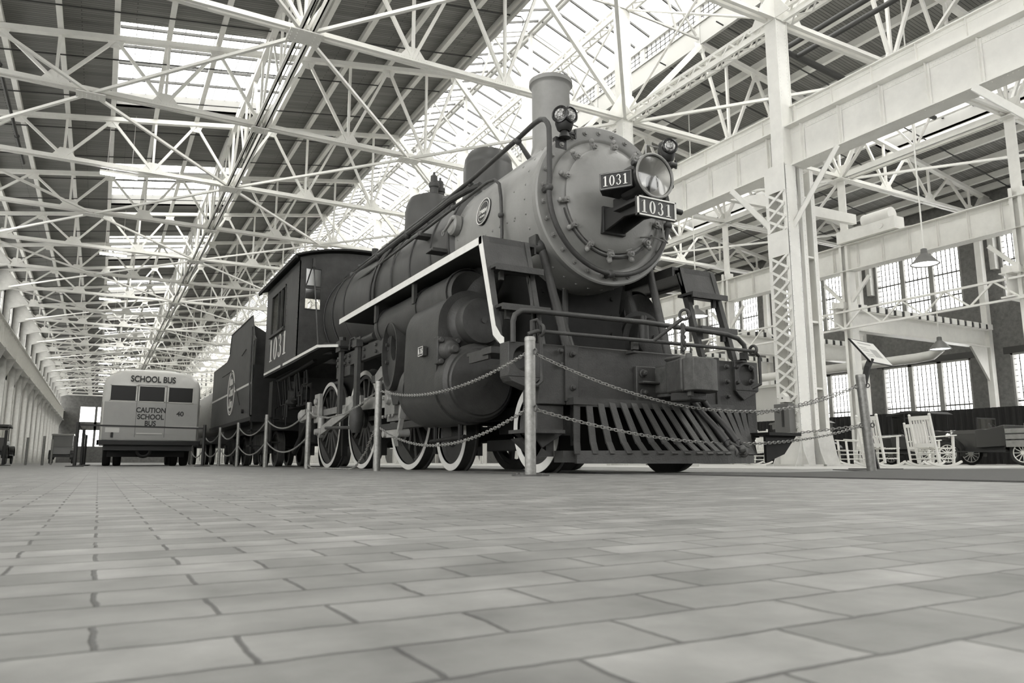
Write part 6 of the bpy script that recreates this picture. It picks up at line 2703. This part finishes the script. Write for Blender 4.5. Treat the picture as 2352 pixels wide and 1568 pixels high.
bollard(6.5, 9.7, 'bollard on the far side of the engine holding the second pair of chains')

# ============================================================ information panel, mat, things by the column
sg = thing('information_panel', 'slanted information board with white sheet on curved black stand', 'sign', (9.9, 7.0, 0))
C0 = [Vector((9.52, 6.95, 1.90)), Vector((10.02, 6.72, 1.80)), Vector((10.52, 7.02, 1.60)), Vector((9.93, 7.30, 1.585))]
# a flat tilted board spanned by two directions
o_ = Vector((9.47, 6.98, 1.885))
e1 = Vector((0.46, 0.0, -0.32))
e2 = Vector((0.62, 0.06, -0.02))
o_ = Vector((9.46, 7.0, 1.885))
cr = [o_, o_ + e2, o_ + e2 + e1, o_ + e1]
nn = e1.cross(e2).normalized()
if nn.y > 0: nn = -nn
m = M()
vs = [p for p in cr] + [p - nn * 0.025 for p in cr]
m.add(vs, [(0, 1, 2, 3), (7, 6, 5, 4), (0, 4, 5, 1), (1, 5, 6, 2), (2, 6, 7, 3), (3, 7, 4, 0)])
bd = m.build('board', 'black', sg, smooth=False)
m = M()


def onb(a, b_, k_=0.002):
    return o_ + e2 * a + e1 * b_ + nn * k_


m.add([onb(0.03, 0.035), onb(0.97, 0.035), onb(0.97, 0.965), onb(0.03, 0.965)], [(0, 1, 2, 3)])
m.build('sheet', 'paper', bd, smooth=False)
m = M()
for (a, b_, c, d) in ((0.2, 0.12, 0.75, 0.17), (0.12, 0.3, 0.42, 0.33), (0.12, 0.38, 0.45, 0.41), (0.12, 0.46, 0.4, 0.49), (0.5, 0.35, 0.8, 0.7), (0.12, 0.6, 0.45, 0.63), (0.12, 0.68, 0.42, 0.71)):
    m.add([onb(a, b_, 0.004), onb(c, b_, 0.004), onb(c, d, 0.004), onb(a, d, 0.004)], [(0, 1, 2, 3)])
m.build('print', 'ink_grey', bd, smooth=False)
m = M()
pth = [(9.95, 7.02, 1.62), (9.90, 7.05, 1.5), (9.84, 7.1, 1.2), (9.82, 7.12, 0.9), (9.86, 7.12, 0.55), (9.92, 7.10, 0.25), (9.97, 7.08, 0.0)]
for a, b_ in zip(pth[:-1], pth[1:]):
    m.bar(a, b_, 0.09, 0.03, up=(-1, 0, 0))
m.build('curved_stand', 'black', sg)
m = M()
m.box(9.7, 6.85, 0, 10.25, 7.35, 0.012)
m.build('foot_plate', 'black', sg)

m = M()
m.prism([(4.10, 1.2), (11.5, 1.2), (11.5, 6.0), (8.4, 6.6), (7.6, 5.5), (5.6, 4.9), (4.10, 4.95)], 'z', 0.0, 0.009)
tag(m.build('floor_mat', 'rubber_mat', smooth=False), 'dark grey rubber mat lying on the paving right of the nearest bollard', 'mat')
# pale concrete floor strip in the side aisle
m = M()
m.box(9.0, 7.6, 0.0, 30.5, 60, 0.004)
struct(m, 'floor_concrete', 'concrete', smooth=False)

sb = thing('switch_box', 'dark metal box fixed low on the lacing of the near column', 'box', (14.8, 12.85, 0.8))
m = M()
m.box(14.62, 12.62, 0.82, 14.84, 13.08, 1.52)
m.build('case', 'sign_grey', sb, bevel=0.01)
m = M()
m.box(14.605, 12.78, 0.95, 14.62, 12.84, 1.4)
m.bar((14.6, 12.9, 1.30), (14.6, 13.0, 1.34), 0.015, 0.02)
m.build('handle', 'black', sb)
bh = thing('birdhouse', 'small white birdhouse on the near column above the dark box', 'birdhouse', (14.7, 12.85, 1.55))
m = M()
m.prism([(12.75, 1.56), (12.95, 1.56), (12.95, 1.70), (12.85, 1.80), (12.75, 1.70)], 'x', 14.68, 14.84)
m.build('house', 'white_steel', bh)
m = M()
m.cyl((14.675, 12.85, 1.66), (14.69, 12.85, 1.66), 0.02, n=12)
m.build('entrance_hole', 'black', bh)


# ============================================================ rocking chairs
def rocking_chair():
    t = thing('rocking_chair', 'x', 'chair', (0, 0, 0))
    # chair faces +x; back at -x, width along y
    sw = 0.27
    for s_ in (-1, 1):
        m = M()
        m.bar((-0.30, s_ * sw, 1.10), (-0.14, s_ * sw, 0.08), 0.04, 0.045, up=(1, 0, 0))
        m.ball((-0.303, s_ * sw, 1.125), 0.032, 12, 8)
        m.build('back_post', 'chair_white', t)
        m = M()
        m.bar((0.30, s_ * sw, 0.66), (0.26, s_ * sw, 0.06), 0.04, 0.045, up=(1, 0, 0))
        m.build('front_leg', 'chair_white', t)
        m = M()
        m.bar((-0.22, s_ * (sw + 0.01), 0.64), (0.36, s_ * (sw + 0.02), 0.68), 0.075, 0.025)
        m.build('arm', 'chair_white', t, bevel=0.008)
        m = M()
        pts = []
        for i in range(13):
            a = radians(-90 - 24 + i * 4)
            pts.append((0.02 + 1.15 * cos(a), s_ * sw, 1.17 + 1.15 * sin(a)))
        for a, b_ in zip(pts[:-1], pts[1:]):
            m.bar(a, b_, 0.035, 0.045)
        m.build('rocker', 'chair_white', t)
    m = M()
    m.bar((-0.29, -sw, 1.06), (-0.29, sw, 1.06), 0.03, 0.09)
    m.bar((-0.195, -sw, 0.47), (-0.195, sw, 0.47), 0.03, 0.08)
    m.build('back_rail', 'chair_white', t)
    for i in range(6):
        y = -sw + 0.085 + i * (2 * sw - 0.17) / 5
        m = M()
        m.bar((-0.28, y, 1.04), (-0.20, y, 0.48), 0.045, 0.014, up=(1, 0, 0))
        m.build('back_slat', 'chair_white', t, smooth=False)
    m = M()
    for i in range(7):
        x = -0.15 + i * 0.073
        z = 0.40 - 0.02 * sin(pi * i / 6)
        m.box(x, -sw, z, x + 0.06, sw, z + 0.02)
    m.build('seat', 'chair_white', t, smooth=False)
    m = M()
    for z in (0.18, 0.30):
        m.cyl((0.27, -sw, z), (0.27, sw, z), 0.014, n=8)
        m.cyl((-0.17, -sw, z), (-0.17, sw, z), 0.014, n=8)
        for s_ in (-1, 1):
            m.cyl((-0.17, s_ * sw, z), (0.27, s_ * sw, z), 0.014, n=8)
    m.build('stretcher', 'chair_white', t)
    return t


rc = rocking_chair()
spots = [(16.05, 10.0, -0.20, 'front white slatted rocking chair standing right of the information panel'),
         (15.25, 10.75, -0.1, 'white rocking chair directly behind the curved sign stand'),
         (19.3, 12.3, 0.0, 'white rocking chair between the two nearer rocking chairs, further back'),
         (18.7, 17.6, 2.9, 'white rocking chair left of the near column, seen below the chain'),
         (17.3, 12.9, 2.6, 'white rocking chair half hidden behind the leaning bollard'),
         (14.2, 16.7, 2.6, 'white rocking chair seen low beside the end of the pilot')]
for i, (x, y, a, lb) in enumerate(spots):
    if i == 0:
        rc.location = (x, y, 0)
        rc.rotation_euler = (0, 0, a)
        rc['label'] = lb
        rc['group'] = 'white rocking chairs in the side aisle'
    else:
        dup(rc, loc=(x, y, 0), label=lb, rotz=a)


# ============================================================ park bench
bn_ = thing('park_bench', 'slatted wooden bench with dark iron legs at the right edge', 'bench', (17.5, 8.4, 0))
for i, y in enumerate((8.55, 7.2)):
    m = M()
    m.bar((17.40, y, 0.0), (17.52, y, 0.42), 0.05, 0.05, up=(1, 0, 0))
    m.bar((17.52, y, 0.40), (17.38, y, 0.92), 0.05, 0.04, up=(1, 0, 0))
    m.bar((17.5, y, 0.40), (18.0, y, 0.42), 0.05, 0.04)
    m.bar((18.0, y, 0.42), (18.02, y, 0.0), 0.05, 0.05, up=(1, 0, 0))
    m.build('iron_leg', 'black', bn_)
for i in range(3):
    m = M()
    z = 0.60 + i * 0.12
    m.box(17.40 - i * 0.03, 6.3, z, 17.425 - i * 0.03, 8.75, z + 0.09)
    m.build('back_slat', 'wood_light' if i == 0 else 'wood_slat', bn_, smooth=False)
for i in range(4):
    m = M()
    m.box(17.52 + i * 0.12, 6.3, 0.43, 17.61 + i * 0.12, 8.75, 0.455)
    m.build('seat_slat', 'wood_light', bn_, smooth=False)

# ============================================================ black drape along the aisle
for j in range(7):
    y0 = 8 + j * 7.0
    m = M()
    nfold = 140
    pts = []
    for i in range(nfold + 1):
        y = y0 + 7.0 * i / nfold
        pts.append((31.0 + 0.05 * sin(i * 1.25) + 0.02 * sin(i * 0.37), y))
    for (a, b_) in zip(pts[:-1], pts[1:]):
        m.add([(a[0], a[1], 0.03), (b_[0], b_[1], 0.03), (b_[0], b_[1], 2.25), (a[0], a[1], 2.25), (a[0] + 0.02, a[1], 0.03), (b_[0] + 0.02, b_[1], 0.03), (b_[0] + 0.02, b_[1], 2.25), (a[0] + 0.02, a[1], 2.25)],
              [(0, 1, 2, 3), (7, 6, 5, 4), (2, 6, 7, 3)])
    t = m.build('drape', 'curtain_black')
    tag(t, 'black pleated drape behind the old cars, section %s from the right' % nth(j), 'drape', 'black drapes behind the cars')
for j in range(6):
    m = M()
    y = 12.3 + j * 7.0
    m.cyl((30.85, y, 0.0), (30.85, y, 2.35), 0.035, n=10)
    m.lathe([(0.001, 0.02), (0.22, 0.015), (0.22, 0)], (30.85, y, 0), (0, 0, 1), 16)
    tag(m.build('drape_pole', 'white_steel'), 'white upright pole of the black drape, %s from the right' % nth(j), 'pole', 'poles of the black drape')
# white partition wall under the gallery further down the aisle
m = M()
m.box(32.5, 27.5, 0.0, 32.7, 60, 4.3)
m.box(32.4, 27.5, 4.2, 32.8, 60, 4.35)
struct(m, 'wall_partition', 'panel_white', smooth=False)


# ============================================================ old cars
def car_wheel(par, x, y, r, mt_spoke, side, yaw_y=True):
    """wheel whose axle runs along x"""
    m = M()
    m.torus((x, y, r), (1, 0, 0), r - 0.045, 0.045, 32, 10)
    w_ = m.build('wheel', 'tyre', par)
    m = M()
    m.torus((x, y, r), (1, 0, 0), r - 0.10, 0.018, 28, 6)
    for i in range(12):
        a = 2 * pi * i / 12
        m.cyl((x, y + 0.04 * cos(a), r + 0.04 * sin(a)), (x, y + (r - 0.1) * cos(a), r + (r - 0.1) * sin(a)), 0.014, n=6)
    m.cyl((x - 0.05, y, r), (x + 0.05, y, r), 0.055, n=14)
    m.build('spokes', mt_spoke, w_)


def touring_car(name, label, x, y, L, mt, top='soft', spokes='chair_white', roofh=1.95, box=None):
    """car parked along y with its nose towards +y; x is the side facing the camera"""
    t = thing(name, label, 'truck' if box else 'car', (x + 0.8, y, 0), 'old cars in the side aisle')
    w_ = 1.45
    r = 0.38
    x0, x1 = x, x + w_
    ya, yb = y - L / 2, y + L / 2
    rear, front = ya + 0.55, yb - 0.5
    m = M()
    m.box(x0 + 0.25, ya + 0.1, 0.45, x1 - 0.25, yb - 0.2, 0.58)
    m.box(x0 - 0.02, rear + 0.45, 0.42, x0 + 0.25, front - 0.45, 0.46)
    m.box(x1 - 0.25, rear + 0.45, 0.42, x1 + 0.02, front - 0.45, 0.46)
    m.build('chassis', 'black', t, smooth=False)
    m = M()
    hx0, hx1 = x0 + 0.38, x1 - 0.38
    m.prism([(hx0, 0.58), (hx1, 0.58), (hx1, 1.02), (hx1 - 0.12, 1.14), (hx0 + 0.12, 1.14), (hx0, 1.02)], 'y', front - 0.15, front - 1.05)
    m.build('bonnet', mt, t)
    m = M()
    m.box(hx0 + 0.02, front - 0.15, 0.55, hx1 - 0.02, front - 0.08, 1.15)
    m.build('radiator', 'chrome', t, bevel=0.02)
    for xx in (hx0 - 0.02, hx1 + 0.02):
        m = M()
        m.lathe([(0.001, -0.10), (0.07, -0.08), (0.11, 0.0), (0.11, 0.03), (0.001, 0.04)], (xx, front - 0.05, 0.95), (0, 1, 0), 20)
        m.build('headlamp', 'chrome', t)
    m = M()
    c0 = rear - 0.15 if not box else front - 2.0
    m.prism([(front - 1.05, 0.55), (front - 1.05, 1.12), (front - 1.25, 1.15), (front - 1.6, 1.08), (c0 + 0.7, 1.10), (c0 + 0.05, 1.25), (c0, 0.60)], 'x', x0 + 0.12, x1 - 0.12)
    m.build('body', mt, t, bevel=0.03)
    m = M()
    m.box(x0 + 0.2, front - 1.10, 1.12, x1 - 0.2, front - 1.07, 1.14)
    for xx in (x0 + 0.2, x1 - 0.23):
        m.box(xx, front - 1.12, 1.1, xx + 0.03, front - 1.08, roofh - 0.2)
    m.box(x0 + 0.2, front - 1.12, roofh - 0.22, x1 - 0.2, front - 1.08, roofh - 0.18)
    ws = m.build('windscreen_frame', 'black', t, smooth=False)
    g = M()
    g.box(x0 + 0.23, front - 1.1, 1.14, x1 - 0.23, front - 1.095, roofh - 0.22)
    g.build('pane', 'clear_glass', ws, smooth=False)
    if top in ('soft', 'hard'):
        m = M()
        m.prism([(front - 0.95, roofh - 0.16), (front - 1.0, roofh - 0.10), (c0 + 1.0, roofh), (c0 + 0.1, roofh - 0.05), (c0 - 0.1, roofh - 0.15), (c0 + 0.1, roofh - 0.13), (c0 + 1.0, roofh - 0.08)], 'x', x0 + 0.08, x1 - 0.08)
        for yy in (c0 + 0.1, c0 + 1.0):
            for xx in (x0 + 0.12, x1 - 0.15):
                m.box(xx, yy, 1.1, xx + 0.03, yy + 0.03, roofh - 0.1)
        if top == 'hard':
            m.box(x0 + 0.12, c0, 1.1, x1 - 0.12, c0 + 0.1, roofh - 0.1)
            m.box(x0 + 0.12, c0, 1.55, x0 + 0.16, front - 1.1, roofh - 0.1) if False else None
            m.box(x0 + 0.12, c0 + 0.75, 1.1, x0 + 0.16, c0 + 0.85, roofh - 0.1)
            m.box(x0 + 0.12, c0, roofh - 0.35, x0 + 0.16, front - 1.1, roofh - 0.1)
            m.box(x0 + 0.12, c0, 1.05, x0 + 0.16, c0 + 0.3, roofh - 0.1)
        m.build('roof', 'black' if top == 'soft' else mt, t, smooth=False)
    for xx, s_ in ((x0, 1), (x1 - 0.22, 1)):
        for yy in (rear, front - 0.15):
            m = M()
            pts_o, pts_i = [], []
            for i in range(13):
                a = radians(200 - i * 17)
                pts_o.append((yy + 0.50 * cos(a), r + 0.06 + 0.46 * sin(a)))
                pts_i.append((yy + 0.47 * cos(a), r + 0.06 + 0.43 * sin(a)))
            m.prism(pts_o + pts_i[::-1], 'x', xx, xx + 0.22)
            m.build('fender', 'black_gloss', t)
    for xx in (x0 + 0.08, x1 - 0.08):
        for yy in (rear, front - 0.15):
            car_wheel(t, xx, yy, r, spokes, 1)
    m = M()
    m.torus((x0 + 0.5, front - 1.45, 1.18), (0.1, -0.8, 0.6), 0.19, 0.014, 24, 6)
    m.cyl((x0 + 0.5, front - 1.43, 1.17), (x0 + 0.55, front - 1.0, 0.9), 0.012, n=8)
    m.build('steering_wheel', 'black', t)
    if box:
        m = M()
        for z in (0.62, 0.80, 0.98):
            m.box(x0 - 0.05, ya - 1.3, z, x0 - 0.02, c0 - 0.05, z + 0.14)
            m.box(x1 + 0.02, ya - 1.3, z, x1 + 0.05, c0 - 0.05, z + 0.14)
            m.box(x0 - 0.05, ya - 1.32, z, x1 + 0.05, ya - 1.29, z + 0.14)
        m.box(x0 - 0.05, ya - 1.3, 0.56, x1 + 0.05, c0 - 0.05, 0.62)
        m.box(x0 + 0.3, ya - 1.3, 0.45, x0 + 0.4, c0, 0.56)
        m.build('cargo_bed', 'wood_slat', t, smooth=False)
    return t


touring_car('old_sedan', 'dark old sedan seen between the near column and the sign stand', 23.6, 21.0, 3.9, 'car_grey', 'hard', 'black', 1.75)
touring_car('touring_car', 'old open touring car with folding roof behind the rocking chairs', 26.4, 17.9, 3.6, 'car_dark', 'soft', 'chair_white', 2.0)
touring_car('old_truck', 'old flatbed truck with wooden cargo sides and white spoked wheels at right', 24.4, 13.65, 3.5, 'car_dark', None, 'chair_white', 1.7, box=True)
m = M()
m.tube([(24.7, 10.4, 1.22), (24.7, 11.2, 1.24), (24.8, 12.2, 1.22), (25.3, 12.5, 1.21)], 0.09, 12)
tag(m.build('rolled_canvas', 'panel_white'), 'rolled white canvas lying on the wooden truck bed', 'canvas')

# ============================================================ things on the left side of the hall
touring_car('left_sedan', 'dark low car parked at the left edge behind black posts', -4.6, 27.5, 3.8, 'car_dark', None, 'black', 1.3)
touring_car('left_touring_car', 'dark open car with folded top left of the white topped truck', -5.0, 34.5, 3.8, 'car_dark', 'soft', 'black', 1.7)
touring_car('parked_truck', 'old truck with pale canvas roof beside the barrier posts', -2.9, 60.0, 4.4, 'car_grey', 'hard', 'chair_white', 2.0)
touring_car('distant_car', 'dark old car further down the left side', -5.2, 44.0, 4.0, 'car_dark', 'soft', 'black', 1.9)
ls = thing('label_stand', 'small white information board on thin leg by the left cars', 'sign', (-3.4, 31, 0))
m = M()
m.bar((-3.75, 30.6, 1.12), (-3.2, 30.9, 0.95), 0.5, 0.02)
m.build('board', 'paper', ls, smooth=False)
m = M()
m.cyl((-3.45, 30.75, 0), (-3.45, 30.75, 1.0), 0.025, n=8)
m.build('leg', 'black', ls)


def stanchion(x, y, label, h=1.0, base=True):
    t = thing('barrier_post', label, 'post', (x, y, 0), 'black barrier posts on the left')
    m = M()
    m.cyl((x, y, 0.02), (x, y, h), 0.038, n=16)
    m.build('pole', 'black', t)
    m = M()
    m.lathe([(0.001, 0.03), (0.18, 0.02), (0.19, 0.0)], (x, y, 0), (0, 0, 1), 28)
    m.build('base', 'black', t)


stanchion(-0.46, 19.6, 'black barrier post with round base left of the bus')
stanchion(2.22, 19.6, 'black barrier post with round base right of the bus rear')
stanchion(-0.40, 23.6, 'second black barrier post in the row left of the bus')
stanchion(-0.40, 28.6, 'third black barrier post in the row left of the bus')
stanchion(-2.35, 25.6, 'black barrier post far left, nearer the aisle, by the dark car')
stanchion(-3.3, 24.2, 'black barrier post at the left edge of the view')
m = M()
m.bar((-0.46, 19.6, 0.94), (2.22, 19.6, 0.91), 0.012, 0.04)
tag(m.build('barrier_belt', 'black', smooth=False), 'black belt stretched across the back of the bus', 'belt')
m = M()
m.tube([(-0.46, 19.6, 0.96), (-0.43, 21.6, 0.93), (-0.40, 23.6, 0.96), (-0.4, 26, 0.92), (-0.4, 28.6, 0.96)], 0.015, 6)
tag(m.build('barrier_belt', 'black'), 'black belt running back along the left side of the bus', 'belt')
for i, (x, y) in enumerate(((-2.2, 31.0), (-1.6, 29.0), (-1.55, 33.0), (-2.9, 28.0))):
    t = thing('thin_post', 'thin pale rope post among the left cars, %s from the camera' % nth(i), 'post', (x, y, 0), 'pale rope posts on the left')
    m = M()
    m.cyl((x, y, 0), (x, y, 0.95), 0.04, n=12)
    m.build('pole', 'galvanised', t)
# tank wagon far down the track between bus and tender
tw = thing('tank_car', 'grey railway tank car standing behind the tender, left of it', 'tank car', (4.45, 34, 0))
m = M()
m.lathe([(0.001, 29.2), (0.6, 29.25), (1.0, 29.5), (1.05, 29.9), (1.05, 38.0), (0.001, 38.3)], (4.45, 0, 2.0), (0, 1, 0), 48)
m.build('tank', 'galvanised', tw)
m = M()
m.box(3.3, 28.6, 0.75, 5.6, 38.6, 0.98)
for y in (30, 31.6, 36, 37.6):
    for s_ in (-1, 1):
        m.lathe([(0.001, 0), (0.42, 0), (0.42, 0.12), (0.001, 0.12)], (4.45 + s_ * 0.8, y, 0.42), (1, 0, 0), 28)
m.build('underframe', 'engine_dark', tw)
# grey display panels and small objects seen under the pilot, on the far floor
m = M()
m.box(11.6, 13.2, 0.0, 12.2, 13.5, 0.22)
tag(m.build('wooden_crate', 'wood_light', bevel=0.01), 'low pale box on the floor seen beneath the pilot', 'box')
